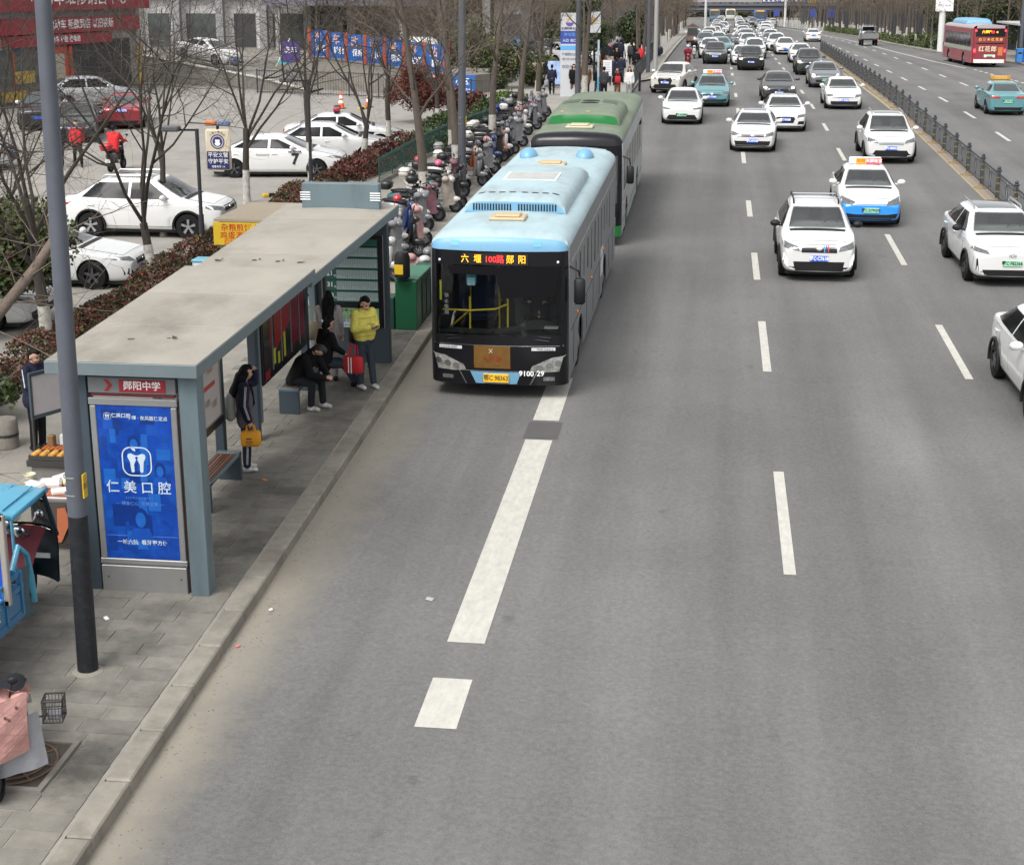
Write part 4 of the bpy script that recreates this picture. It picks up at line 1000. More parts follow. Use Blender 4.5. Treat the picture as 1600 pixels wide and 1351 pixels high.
    for k, num in enumerate(('12', '16', '21', '31', '68')):
        z = 2.17 - k*.215
        flat(rpoly(0, 0, 1.02, .205), GRN, sc, 'route_row', (-.70, yf, z))
        flat(rpoly(0, 0, .80, .165), PALE, sc, 'stop_list', (-.595, yf - .001, z))
        text(num, .125, INK_W, sc, (-1.12, yf - .002, z + .01), bold=.004); text('路', .05, INK_W, sc, (-1.025, yf - .002, z - .03))
        for j in range(22): text('站台车口' if j % 2 else '公交路院', .026, mat('list_ink', (.10, .13, .13), .5), sc, (-.965 + j*.035, yf - .002, z), bold=0, name='stop_name') if False else None
        lm = MB()
        rr2 = random.Random(k)
        for j in range(24):
            for q in range(rr2.randint(4, 6)): lm.box((-.975 + j*.0335, yf - .0015, z + .065 - q*.024), (.013, .0005, .015))
        lm.build('stop_name', mat('list_ink', (.12, .16, .155), .5), sc)
    flat(rpoly(0, 0, 1.02, .20), GR2, sc, 'banner', (-.70, yf, .955 + .03)); text('扫码下载十堰公交APP', .092, INK_K, sc, (-.70, yf - .001, 1.02), bold=.002, squash=.92); text('掌上公交 无需等待 实时查询', .05, INK_K, sc, (-.72, yf - .001, .93))
    flat(rpoly(0, 0, 1.02, .165), mat('notice_pale', (.50, .58, .60), .5), sc, 'notice', (-.70, yf, .79)); text('十堰市公交集团', .075, mat('navy_ink', (.02, .08, .22), .5), sc, (-.72, yf - .001, .825), bold=.001); text('服务热线: 0719', .06, INK_K, sc, (-.74, yf - .001, .745))
    for sx in (-1, 1): MB().box((-.68 + sx*.60, 11.03, 1.60), (.014, .02, 1.80)).build('edge_strip', ALU, sc)
    # back panels facing the road
    for y in (4.35, 6.15, 9.35): B('post', STEELD, (-1.20, y, 1.4), (.13, .15, 2.78))
    B('post', STEEL, (-1.16, 6.32, 1.5), (.05, .09, 2.5))
    ad = B('advert_panel', PANEL_D, (-1.16, 7.78, 1.70), (.10, 2.78, 1.70))
    xq = -1.105
    def yz(poly, m, n, d=0):
        mb = MB(); mb.v = [(xq + d, y, z) for y, z in poly]; mb.f = [tuple(range(len(poly)))]; mb.m = [0]; return mb.build(n, m, ad, fix=False)
    R1 = mat('advert_red', (.24, .012, .022), .3); R2 = mat('advert_dark_red', (.16, .012, .03), .3, var=.3); Y1 = mat('advert_lime', (.42, .45, .04), .3); K1 = mat('advert_dark', (.03, .028, .03), .2, var=.4, scale=3)
    yz([(6.45, .98), (9.12, .98), (9.12, 2.48), (6.45, 2.48)], K1, 'advert_print'); yz([(7.10, 1.25), (8.05, 1.55), (8.05, 2.46), (7.10, 2.46)], R1, 'advert_block', .002); yz([(8.15, 1.1), (8.6, 1.1), (8.6, 2.4), (8.15, 2.4)], R2, 'advert_block', .002); yz([(8.72, 1.1), (9.0, 1.1), (9.0, 2.4), (8.72, 2.4)], R2, 'advert_block', .002)
    for y, z0, z1 in ((7.0, 1.05, 1.32), (7.62, 1.02, 1.45), (6.8, 1.4, 1.9), (7.25, 1.0, 1.2)): yz([(y, z0), (y + .12, z0), (y + .12, z1), (y, z1)], Y1 if y > 6.9 else R2, 'advert_bottle', .003)
    yz([(6.47, .90), (6.75, .90), (6.75, 1.05), (6.47, 1.05)], R1, 'advert_block', .003)
    for y in (6.95, 7.5, 8.1, 8.66): MB().box((xq + .006, y, 1.73), (.012, .022, 1.5)).build('mullion', ALU, ad)
    tm = text('鸿运啤酒', .24, mat('advert_cream', (.5, .36, .25), .4), ad, (xq + .005, 7.57, 2.12), rot=(pi/2, 0, pi/2), bold=.004)
    inf = B('information_panel', ALU, (-1.16, 2.95, 1.62), (.08, 2.6, 1.20)); xi = -1.115
    mb = MB(); mb.v = [(xi, 1.75, 1.06), (xi, 4.15, 1.06), (xi, 4.15, 2.18), (xi, 1.75, 2.18)]; mb.f = [(0, 1, 2, 3)]; mb.m = [0]; mb.build('notice_sheet', mat('notice_sheet', (.44, .40, .37), .5, var=.06), inf, fix=False)
    for y, z in ((2.9, 1.9), (3.4, 1.95), (3.75, 1.85), (3.0, 1.35), (3.3, 1.32), (3.6, 1.38), (3.9, 1.3)): text('医保惠民', .12, mat('notice_red', (.40, .06, .05), .5) if z > 1.5 else mat('notice_brown', (.22, .14, .12), .5), inf, (xi + .002, y, z), rot=(pi/2, 0, pi/2), squash=.5)
    mb = MB().box((xi + .002, 3.3, 1.62), (.002, 1.3, .07)).build('red_band', mat('notice_red', (.4, .06, .05), .5), inf)
    B('panel_foot', PANEL_D, (-1.15, 2.95, .97), (.10, 2.6, .10))
    return root
shelter()
def sl(x, y, z=0): return (-6.02 + x, 17.35 + y, g(17.35 + y) + PAVE + z)
WOODS = [mat('slat_%d' % i, c, .5, var=.25, scale=9, stretch=(6, .6, 6)) for i, c in enumerate(((.10, .04, .022), (.15, .07, .04), (.08, .035, .02)))]
def bench(y0, label):
    t = thing('bench', label, 'bench', (-7.07, y0, g(y0) + PAVE), group='benches under the shelter'); setrot(t, 0, tilt(y0))
    L = 1.5; f = MB()
    for y in (.03, L - .03): f.box((0, y, .21), (.36, .06, .42), b=.01)
    f.build('leg', STEELD, t)
    e = MB()
    for x in (-.165, .165): e.box((x, L/2, .425), (.03, L, .05), b=.006)
    for y in (.06, L - .06): e.box((0, y, .43), (.36, .12, .045), b=.008)
    e.build('frame', STEEL, t)
    for k in range(6): MB().box((-.125 + k*.05, L/2, .435), (.040, L - .26, .03), b=.004).build('slat', WOODS[k % 3], t)
    return t
bench(20.12, 'empty slatted bench behind the girl, nearer the light box'); bench(24.95, 'slatted bench with the crouching man sitting on it')
# leaf litter on the shelter roof
lm = mat('dead_leaf', (.07, .05, .035), .9)
for x, y in ((-1.75, 6.3), (-1.15, 6.35), (-.75, 6.3), (-.4, 6.28), (-.62, .9), (-1.1, .75)):
    b = MB(); r = random.Random(int(y*10)); 
    for k in range(7): b.box((r.uniform(-.06, .06), r.uniform(-.04, .04), .01 + r.uniform(0, .015)), (.05, .03, .006), M=T3(0, 0, 0, r.uniform(-.4, .4), r.uniform(-.4, .4), 0), rz=r.uniform(0, 3))
    X = sl(x, y); o = b.build('leaf_clump', lm); o.location = (X[0], X[1], X[2] + (2.91 if y > 5.4 else 3.03)); tag(o, 'dark clump of dead leaves on the shelter roof ' + ('along its middle joint' if y > 5.4 else 'near its front edge'), 'leaf clump', 'dead leaves on the shelter roof joint' if y > 5.4 else 'dead leaves by the roof front edge')
# ================================================================ people
SKIN = mat('skin', (.50, .30, .21), .55, var=.06)
HAIRK = mat('black_hair', (.006, .005, .005), .6, spec=.15, var=.3, scale=30, stretch=(8, 8, 1))
def capsule(mb, a, b, ra, rb, n=10):
    a, b = V(a), V(b); d = b - a
    if d.length < 1e-5: d = V((0, 0, 1e-4))
    q = d.to_track_quat('Z', 'Y').to_matrix().to_4x4(); L = d.length
    prof = [(max(ra*sin(pi/2*i/3), 1e-4), -ra*cos(pi/2*i/3)) for i in range(4)] + [(max(rb*cos(pi/2*i/3), 1e-4), L + rb*sin(pi/2*i/3)) for i in range(4)]
    mb.lathe(prof, n, 0, MX.Translation(a) @ q)
def remesh(mb, name, m, parent, vox, smooth=4):
    o = mb.build(name, m, parent, fix=False)
    r = o.modifiers.new('r', 'REMESH'); r.mode = 'VOXEL'; r.voxel_size = vox
    s = o.modifiers.new('s', 'SMOOTH'); s.factor = .5; s.iterations = smooth
    evaluated(o, name)
    o.data.materials.clear(); o.data.materials.append(m); o.data.polygons.foreach_set('use_smooth', [True]*len(o.data.polygons)); return o
STAND = dict(hipC=(0, .0, .90), hip=(.085, 0, .88), knee=(.095, -.01, .48), ankle=(.10, .01, .09), chest=(0, .0, 1.22), sh=(.175, .01, 1.38), neck=(0, .005, 1.44), head=(0, -.01, 1.575), elbow=(.225, .03, 1.12), wrist=(.235, -.04, .88), toe=(0, -.13, -.045))
def person(label, loc, rz, pose=None, top=None, legs=None, shoes=None, hair='short', hairm=HAIRK, h=1.68, vox=.014, coat=0, hem=-.06, group=None, bulk=1.0, face=None, hands=None, skirt=0, look=0, bare=None):
    root = thing('person', label, 'person', loc, rz, group)
    p = dict(STAND); P = {}
    for k, v in p.items():
        if k in ('hipC', 'chest', 'neck', 'head'): P[k] = V(v)
        else: P[k + 'L'] = V(v); P[k + 'R'] = V((-v[0], v[1], v[2]))
    for k, v in (pose or {}).items(): P[k] = V(v)
    s = h/1.68
    for k in P: P[k] = P[k]*s
    far = vox > .022
    hd = P['head']; fd = V((sin(look), -cos(look), 0)) if not (pose and 'fd' in pose) else V(pose['fd']).normalized()
    up = (hd - P['neck']).normalized(); side = fd.cross(up).normalized(); fd = up.cross(side).normalized() if False else fd
    # --- skin: one continuous body
    b = MB()
    C = lambda a, c, ra, rb: capsule(b, a, c, ra*s, rb*s)
    for q in 'LR':
        C(P['hip' + q], P['knee' + q], .075, .05); C(P['knee' + q], P['ankle' + q], .05, .034); C(P['ankle' + q], P['ankle' + q] + P['toe' + q]*V((1, 1, 1.2)), .030, .016)
        C(P['sh' + q], P['elbow' + q], .045, .036); C(P['elbow' + q], P['wrist' + q], .034, .024)
        C(P['hipC'], P['hip' + q], .09, .085); C(P['chest'], P['sh' + q], .09, .05)
        w = P['wrist' + q]; e = P['elbow' + q]; d = (w - e).normalized()
        hdv = V(hands[q]).normalized() if hands and q in hands else d
        pal = w + hdv*.075*s; C(w, pal, .026, .034 if not far else .036)
        if not far:
            sd = hdv.cross(V((0, 0, 1)) if abs(hdv.z) < .85 else fd).normalized(); nrm = sd.cross(hdv).normalized()
            if nrm.z > 0: nrm = -nrm
            for i, ln in enumerate((.062, .072, .068, .052)):
                o = pal + sd*(i - 1.5)*.019*s; k1 = o + (hdv*.9 + nrm*.25).normalized()*ln*.55*s; k2 = k1 + (hdv*.55 + nrm*.8).normalized()*ln*.5*s
                C(o, k1, .0105, .0095); C(k1, k2, .0095, .008)
            t0 = w + hdv*.03*s + sd*-.028*s; t1 = t0 + (hdv*.6 - sd*.7)*.045*s; C(t0, t1, .0125, .011); C(t1, t1 + (hdv*.9 + nrm*.3)*.03*s, .011, .009)
    C(P['hipC'], P['chest'], .11, .10); C(P['chest'], P['neck'], .09, .06); C(P['neck'] - up*.03*s, hd, .052, .05)
    C(hd + up*.035*s, hd + up*.03*s - fd*.02*s, .088, .09); C(hd - up*.05*s + fd*.03*s, hd + fd*.02*s, .052, .075)
    if not far:
        C(hd - up*.005*s + fd*.088*s, hd - up*.03*s + fd*.105*s, .010, .014)
        for q in (1, -1): C(hd + side*.088*q*s - up*.005*s, hd + side*.09*q*s - up*.03*s, .018, .012); C(hd + fd*.075*s + side*.03*q*s - up*.03*s, hd + fd*.07*s + side*.045*q*s - up*.04*s, .022, .018)
        C(hd + fd*.082*s - up*.066*s, hd + fd*.082*s - up*.07*s, .018, .018)
    body = remesh(b, 'body', SKIN, root, vox, 3)
    if not far:
        for q in (1, -1): MB().ball(hd + fd*.086*s + side*.033*q*s + up*.012*s, .0095*s, 8, 6).build('eye', HAIRK, root, 60)
        MB().tube([hd + fd*.098*s + side*-.022*s - up*.060*s, hd + fd*.103*s - up*.062*s, hd + fd*.098*s + side*.022*s - up*.060*s], .005*s, 5).build('mouth', mat('lips', (.32, .11, .09), .5), root, 60)
        for q in (1, -1): MB().tube([hd + fd*.094*s + side*.018*q*s + up*.034*s, hd + fd*.088*s + side*.050*q*s + up*.032*s], .005*s, 4).build('eyebrow', HAIRK, root)
    # --- clothes
    if top:
        t = MB(); k = bulk
        C = lambda a, c, ra, rb: capsule(t, a, c, ra*s*k, rb*s*k)
        lo = P['hipC'] + V((0, 0, hem*s)) if not coat else P['hipC']
        sc_ = V((.07*s, 0, 0))
        ax = (P['shL'] - P['shR']).normalized()*.075*s
        for q in (1, -1): C(lo + ax*q*.9, P['chest'] + ax*q, .115, .125); C(P['chest'] + ax*q, P['sh' + ('L' if q > 0 else 'R')] - V((0, 0, .03*s)), .115, .07)
        C(P['chest'], P['neck'] - up*.02*s, .10, .066)
        for q in 'LR':
            C(P['sh' + q], P['elbow' + q], .068, .056); C(P['elbow' + q], P['wrist' + q] - (P['wrist' + q] - P['elbow' + q]).normalized()*.01, .056, .046)
        if coat:
            for q in 'LR': C(P['hip' + q] + V((0, 0, .02)), P['hip' + q] + (P['knee' + q] - P['hip' + q])*coat, .125, .125)
        remesh(t, 'jacket', top, root, max(vox, .016), 4)
    if legs:
        t = MB(); C = lambda a, c, ra, rb: capsule(t, a, c, ra*s, rb*s)
        C(P['hipL'], P['hipR'], .112, .112); C(P['hipC'], (P['hipL'] + P['hipR'])/2, .11, .11)
        for q in 'LR': C(P['hip' + q], P['knee' + q], .098, .072); C(P['knee' + q], P['ankle' + q] + V((0, 0, .02)), .070, .060)
        remesh(t, 'trousers', legs, root, max(vox, .015), 3)
    sh = MB()
    for q in 'LR':
        a = P['ankle' + q]; toe = P['toe' + q]; d = V((toe.x, toe.y, 0)).normalized(); z = a.z + toe.z - .045*s
        capsule(sh, a - d*.035*s + V((0, 0, -.03*s)), a + d*.13*s + V((0, 0, -.046*s)), .052*s, .042*s); capsule(sh, a + V((0, 0, .01)), a - V((0, 0, .035)), .052*s, .050*s)
    shoe = remesh(sh, 'shoes', shoes or BLACK, root, max(vox, .014), 3)
    # --- hair
    hb = MB(); C = lambda a, c, ra, rb: capsule(hb, a, c, ra*s, rb*s)
    C(hd + up*.050*s - fd*.022*s, hd + up*.012*s - fd*.035*s, .090, .090); C(hd + up*.085*s + fd*.02*s, hd + up*.075*s - fd*.03*s, .062, .075)
    if hair == 'short': C(hd - fd*.045*s - up*.01*s, hd - fd*.05*s - up*.05*s, .075, .055)
    if hair in ('long', 'bun', 'tail'): C(hd - fd*.035*s, hd - fd*.05*s - up*.06*s, .088, .075)
    if hair == 'long':
        for q in (1, -1): C(hd + side*.06*q*s + up*.01*s, hd + side*.07*q*s - fd*.03*s - up*.16*s, .045, .055)
        C(hd - fd*.05*s - up*.05*s, hd - fd*.095*s - up*.30*s, .085, .085)
        for q in (1, -1): C(hd - fd*.075*s - up*.05*s + side*.05*q*s, hd - fd*.10*s - up*.36*s + side*.055*q*s, .075, .055)
    if hair == 'bun': C(hd - fd*.12*s + up*.05*s, hd - fd*.125*s + up*.03*s, .05, .05)
    if hair == 'tail': C(hd - fd*.12*s + up*.03*s, hd - fd*.15*s - up*.18*s, .04, .03)
    remesh(hb, 'hair', hairm, root, max(vox, .014), 2)
    return root, P, s
def cloth(n, c, **k): return mat('cloth_' + n, c, k.pop('rough', .9), var=k.pop('var', .14), scale=k.pop('scale', 12), bump=k.pop('bump', .8), bscale=k.pop('bscale', 18), spec=.2, **k)
C_BLACK = cloth('black', (.008, .008, .009)); C_NAVY = cloth('navy', (.018, .020, .040)); C_MAUVE = cloth('mauve_grey', (.105, .09, .105)); C_YEL = cloth('yellow', (.62, .56, .12), bump=1, bscale=9)
C_DENIM = cloth('dark_denim', (.035, .045, .06)); C_GREYT = cloth('grey', (.22, .22, .24)); C_WINE = cloth('wine', (.17, .012, .025)); C_RED = cloth('red', (.52, .03, .035)); C_CREAM = cloth('cream', (.52, .46, .38)); C_BROWN = cloth('brown', (.14, .075, .04)); C_WHITE = cloth('white', (.62, .61, .60)); C_PINK = cloth('pink', (.55, .25, .28)); C_DKGREY = cloth('dark_grey', (.05, .05, .055))
SNEAK = mat('sneaker_white', (.40, .40, .39), .6, var=.9, scale=11)
def bag(name, label, cat, m, loc, d, rz=0, handle=None, b=.03, group=None):
    root = thing(name, label, cat, loc, rz, group)
    MB().box((0, 0, d[2]/2), d, b=b).build('body', m, root, 50)
    if handle:
        hh, w = handle
        for sy in (-1, 1): MB().tube([(-w/2, sy*d[1]*.3, d[2] - .01), (-w/2*.8, sy*d[1]*.2, d[2] + hh), (w/2*.8, sy*d[1]*.2, d[2] + hh), (w/2, sy*d[1]*.3, d[2] - .01)], .011, 5).build('handle', m, root, 50)
    return root
def gz(x, y, d=PAVE): return (x, y, g(y) + d)
def world(rootP, v):
    bpy.context.view_layer.update(); return rootP.matrix_world @ V(v)
# ---- girl with long hair, backpack and lunch bag by the first bench
girl, GP, s = person('girl with long black hair in a navy and mauve jacket, arm raised to her head', gz(-6.93, 22.0), pi/2 + .35, h=1.66,
    pose=dict(elbowL=(.26, -.16, 1.36), wristL=(.12, -.17, 1.58), head=(0, -.035, 1.565)), hands=dict(L=(-.5, .1, .4)), top=C_MAUVE, bulk=1.14, coat=.12, legs=C_NAVY, shoes=SNEAK, hair='long', vox=.012)
bpy.context.view_layer.update(); MWg = girl.matrix_world.copy()
sl_ = MB()   # navy sleeves with white piping
for q in 'LR':
    capsule(sl_, GP['sh' + q], GP['elbow' + q], .094, .083); capsule(sl_, GP['elbow' + q], GP['wrist' + q], .083, .060)
remesh(sl_, 'sleeves', C_NAVY, girl, .014, 3)
for dx in (0, .018): MB().tube([GP['shR'] + V((-.085, -.03 + dx, .03)), GP['elbowR'] + V((-.087, -.02 + dx, 0)), GP['wristR'] + V((-.064, -.01 + dx, .02))], .0045, 5).build('sleeve_piping', C_WHITE, girl)
for dx in (-.008, .008): MB().tube([GP['hipR'] + V((-.105, dx, -.1)), GP['kneeR'] + V((-.075, dx, 0)), GP['ankleR'] + V((-.063, dx, .06))], .0045, 5).build('trouser_stripe', C_WHITE, girl)
bp = thing('backpack', 'pale grey backpack on the back of the girl with long hair', 'backpack', MWg @ V((0, .225, 1.02)), pi/2 + .35)
MB().box((0, 0, .02), (.29, .17, .42), b=.06).build('body', mat('backpack_grey', (.30, .30, .27), .8, var=.1), bp, 60); MB().box((0, .09, -.06), (.24, .07, .22), b=.03).build('pocket', mat('backpack_pocket', (.24, .24, .22), .8), bp, 60)
for sx in (-1, 1): MB().tube([(sx*.10, -.05, .20), (sx*.12, -.12, .38), (sx*.13, -.34, .30), (sx*.13, -.36, .08), (sx*.12, -.20, -.1)], .018, 6).build('strap', C_BLACK, bp, 60)
w = MWg @ (GP['wristR'] + V((0, -.02, -.095)))
yb = bag('lunch_bag', 'bright yellow lunch bag hanging from the hand of the long-haired girl', 'bag', mat('yellow_bag', (.62, .27, .006), .7, var=.06), (w.x, w.y - .0, w.z - .31), (.30, .15, .24), 1.92 - pi/2 - .2, handle=(.085, .13), b=.035)
MB().box((-.02, -.0765, .13), (.085, .002, .03)).box((-.02, -.0765, .085), (.11, .002, .018)).box((-.02, -.0765, .055), (.09, .002, .014)).build('print', mat('bag_print', (.16, .07, .01), .6), yb)
# ---- man crouched on the second bench
SIT = dict(hipC=(0, .0, .55), hipL=(.09, -.02, .53), hipR=(-.09, -.02, .53), kneeL=(.14, -.42, .50), kneeR=(-.15, -.40, .50), ankleL=(.15, -.44, .09), ankleR=(-.12, -.36, .09), chest=(0, -.20, .82), shL=(.18, -.30, .95), shR=(-.18, -.30, .95), neck=(0, -.34, 1.0), head=(0, -.47, 1.04), elbowL=(.22, -.44, .66), elbowR=(-.22, -.42, .66), wristL=(.05, -.60, .60), wristR=(-.07, -.60, .60), fd=(0, -.85, -.55))
man, MP, s = person('man in a black coat bent forward on the bench with hands joined', gz(-7.06, 25.35), pi/2 - .25, pose=SIT, hands=dict(L=(-.6, -.7, 0), R=(.6, -.7, 0)), top=C_BLACK, bulk=1.2, legs=cloth('black_trousers', (.016, .018, .022)), shoes=SNEAK, hair='short', h=1.72, vox=.012, hairm=mat('short_hair', (.025, .022, .02), .6, var=.4, scale=60))
# ---- woman in black with crossbody strap
SIT2 = dict(hipC=(0, .0, .56), hipL=(.09, -.02, .54), hipR=(-.09, -.02, .54), kneeL=(.12, -.44, .48), kneeR=(-.10, -.42, .46), ankleL=(.14, -.78, .09), ankleR=(-.10, -.62, .09), chest=(0, -.06, .90), shL=(.18, -.09, 1.06), shR=(-.18, -.09, 1.06), neck=(0, -.10, 1.13), head=(0, -.16, 1.25), elbowL=(.25, -.14, .84), elbowR=(-.25, -.14, .84), wristL=(.18, -.34, .70), wristR=(-.15, -.36, .70), fd=(0, -1, -.45))
wom, WP, s = person('woman in black with a tan strap across her back, sitting beyond the crouched man', gz(-6.84, 26.4), pi/2 + .80, pose=SIT2, top=C_BLACK, bulk=1.16, legs=C_DENIM, shoes=C_BLACK, hair='bun', h=1.66, vox=.013)
MB().tube([V((.14, .0, 1.10)), V((.06, .10, .95)), V((-.06, .135, .78)), V((-.16, .10, .62))], .012, 6).build('bag_strap', mat('tan_strap', (.42, .27, .18), .6), wom)
MB().ball((0, -.02, 1.30), .032, 8, 6).build('hair_clip', INK_W, wom)
tb = bag('tote_bag', 'red tote bag with white stripes hanging beside the knees of the woman in black', 'tote bag', mat('tote_red', (.42, .012, .02), .75, var=.08), (-6.20, 26.1, g(26.05) + PAVE + .45), (.36, .15, .30), -.30, handle=(.20, .16), b=.03)
for x in (-.055, .0): MB().box((x, -.0765, .15), (.018, .003, .29)).build('white_stripe', INK_W, tb)
# ---- young woman in the yellow padded jacket
yel, YP, s = person('young woman in a yellow padded jacket looking down at her phone', gz(-6.12, 26.68), pi/2 - .75, h=1.70,
    pose=dict(elbowL=(.24, -.02, 1.12), elbowR=(-.24, -.04, 1.12), wristL=(.07, -.25, 1.18), wristR=(-.06, -.24, 1.16), head=(0, -.05, 1.555), kneeL=(.10, -.05, .48), ankleL=(.11, -.10, .09), fd=(0, -1, -.5)), hands=dict(L=(-.6, -.6, .2), R=(.6, -.6, .2)), top=C_YEL, bulk=1.3, hem=.09, legs=C_DENIM, shoes=SNEAK, hair='tail', vox=.012)
for k in range(4):   # quilting seams of the jacket
    z = 1.34 - k*.11; MB().tube([(.225*cos(a*pi/8), .168*sin(a*pi/8) - .0, z) for a in range(17)], .007, 4, cap=False).build('quilt_seam', mat('jacket_seam', (.45, .38, .07), .9), yel)
bpy.context.view_layer.update(); q = yel.matrix_world @ V((0, -.37, 1.20))
ph = thing('phone', 'phone held by the young woman in the yellow jacket', 'phone', q, pi/2 - .75); MB().box((0, 0, 0), (.075, .14, .009), M=T3(rx=-.5), b=.003).build('body', BLACK, ph); MB().box((0, 0, .0052), (.066, .125, .0015), M=T3(rx=-.5)).build('screen', mat('phone_screen', (.35, .42, .5), .2), ph)
bb = bag('shoulder_bag', 'dark brown shoulder bag at the hip of the young woman in yellow', 'bag', mat('dark_brown_bag', (.035, .02, .02), .6), (-6.30, 26.88, g(27) + PAVE + .80), (.30, .16, .26), .8, handle=(.22, .16))
# ---- long-haired woman in front of the timetable
lh, LP, s = person('long-haired woman in a pale grey top standing in front of the timetable', gz(-6.88, 27.1), pi + .15, h=1.66, top=cloth('pale_grey', (.40, .37, .37)), legs=cloth('light_grey', (.30, .29, .29)), shoes=BLACK, hair='long', vox=.014, bulk=1.05)
bag('shoulder_bag', 'beige shoulder bag at the side of the long-haired woman by the timetable', 'bag', mat('beige_bag', (.42, .35, .26), .7), (-7.16, 26.98, g(27) + PAVE + .80), (.30, .14, .34), .5, handle=(.30, .14))
wk = dict(kneeL=(.10, -.16, .50), ankleL=(.10, -.22, .10), kneeR=(-.10, .02, .48), ankleR=(-.10, .22, .14), wristL=(.25, .12, .90), elbowL=(.24, .10, 1.12), wristR=(-.25, -.18, .92), elbowR=(-.24, -.02, 1.12))
person('passer-by in a wine red jacket half hidden behind the shelter roof', gz(-8.75, 31.9), pi + .2, pose=wk, top=C_WINE, legs=C_BLACK, hair='short', vox=.018)
# ---- street food seller
ven, VP, s = person('street food seller in a navy jacket with white sleeve stripes behind the stall', gz(-10.55, 22.6), pi/2 - .3, h=1.66, pose=dict(elbowL=(.24, -.08, 1.12), elbowR=(-.24, -.08, 1.12), wristL=(.12, -.34, 1.14), wristR=(-.12, -.34, 1.12), head=(0, -.04, 1.56), fd=(0, -1, -.3)), top=C_NAVY, bulk=1.2, coat=.1, legs=C_BLACK, hair='short', vox=.014)
MB().tube([VP['shR'] + V((-.085, -.02, .02)), VP['elbowR'] + V((-.075, -.01, .0))], .008, 5).build('sleeve_stripe', C_WHITE, ven)
# ---- people in the car park
person('pedestrian in a red jacket and black trousers crossing the car park', (-23.1, 54.6, g(54.6) + .02), .5, pose=wk, top=C_RED, legs=C_BLACK, vox=.028)
person('pedestrian in dark clothes walking beside the one in the red jacket', (-23.75, 54.5, g(54.5) + .02), .3, pose=wk, top=C_NAVY, legs=C_BLACK, vox=.028, coat=.3)
# ---- people at the plaza mouth
PL = [(-8.73, 84.7, pi + .1, C_NAVY, C_BLACK, 'short', 'man in a navy jacket walking away carrying plastic bags'), (-8.71, 92.5, pi, C_CREAM, C_GREYT, 'tail', 'woman in a cream coat with a pale backpack walking away'),
      (-7.48, 83.9, .3, C_BLACK, C_BROWN, 'long', 'woman in a black coat and brown trousers next to the dark lamp post'), (-6.77, 83.6, .2, C_BROWN, C_NAVY, 'short', 'person in a tan coat partly behind the bus stop pole'),
      (-6.15, 83.2, .5, C_BLACK, C_DKGREY, 'short', 'person in black waiting behind the bus stop plate'), (-5.75, 82.5, pi, C_DKGREY, C_BLACK, 'short', 'person in dark grey stooping by the leaning tree'), (-6.3, 86.5, 2.5, C_DKGREY, C_BLACK, 'long', 'woman in dark grey talking in the group behind the bus stop plate'),
      (-6.01, 92.8, .1, C_NAVY, C_NAVY, 'short', 'officer in a navy uniform and cap facing the road'), (-5.06, 82.5, -.1, C_BLACK, C_BROWN, 'long', 'woman in black with a red bag walking towards the road'), (-4.43, 82.5, .05, C_WHITE, C_GREYT, 'long', 'young woman in a white top and long grey trousers'),
      (-7.49, 121.2, pi, C_BLACK, C_BLACK, 'short', 'person in black walking away at the left of the far group'), (-7.13, 120.2, pi, C_NAVY, C_BLACK, 'short', 'person in navy walking away in the far group'), (-6.91, 122.4, pi, C_WHITE, C_WHITE, 'tail', 'person all in white in the far group'), (-6.5, 123.5, pi, C_CREAM, C_CREAM, 'long', 'tall person in a cream coat in the far group'),
      (-6.15, 116.4, pi, C_DKGREY, C_BLACK, 'short', 'small person in dark grey at the front of the far group'), (-5.86, 116.4, pi, C_BLACK, C_BLACK, 'short', 'person in black with a red belt at the front of the far group'), (-5.54, 120.4, pi, C_PINK, C_BLACK, 'tail', 'person in a pink jacket by the railing'), (-5.54, 129.5, 0, cloth('rose', (.45, .05, .12)), C_BLACK, 'short', 'person in a rose jacket far behind by the lamp post'),
      (-9.9, 96.0, 1.2, C_DKGREY, C_BLACK, 'short', 'person in grey behind the sign tower'), (-7.0, 99.0, pi, C_BROWN, C_BLACK, 'long', 'woman in a brown coat on the plaza behind the officer'), (-5.2, 105.0, pi, C_BLACK, C_DENIM, 'short', 'person in black and jeans beside the railing')]
PL += [(-8.2, 95.5, .4, C_GREYT, C_BLACK, 'short', 'person in light grey left of the officer'), (-7.7, 89.0, 2.2, C_WINE, C_BLACK, 'long', 'woman in wine red behind the tan coat'), (-5.6, 95.0, pi, C_NAVY, C_DENIM, 'short', 'person in navy walking off right of the officer'), (-6.7, 108, .2, C_BLACK, C_BLACK, 'short', 'person in black walking towards the camera beyond the officer'),
       (-5.3, 112, pi, C_RED, C_BLACK, 'tail', 'person in bright red near the railing beyond the officer'), (-7.9, 113, pi, C_DKGREY, C_BLACK, 'short', 'person in dark grey left of the far group'), (-6.6, 133, 0, C_NAVY, C_BLACK, 'short', 'person in navy at the very back of the plaza'), (-9.4, 88.2, 1.9, C_BLACK, C_GREYT, 'long', 'woman in black and light grey by the poster stands')]
for i, (x, y, rz, a, b_, hr, lab) in enumerate(PL):
    person(lab, (x, y, g(y) + .12), rz, pose=wk if i % 2 == 0 else None, top=a, legs=b_, hair=hr, vox=.03, h=1.6 + .04*(i % 4), coat=.35 if 'coat' in lab else 0, group='people around the plaza mouth')
bag('shoulder_bag', 'red bag on the front of the woman in black at the plaza mouth', 'bag', mat('tote_red', (.5, .02, .03), .7), (-5.02, 82.25, g(82.3) + .12 + .85), (.30, .14, .34), 0, handle=(.25, .12))
bag('backpack', 'pale backpack of the woman in the cream coat', 'backpack', C_WHITE, (-8.71, 92.28, g(92.3) + .12 + 1.0), (.34, .16, .42), 0)
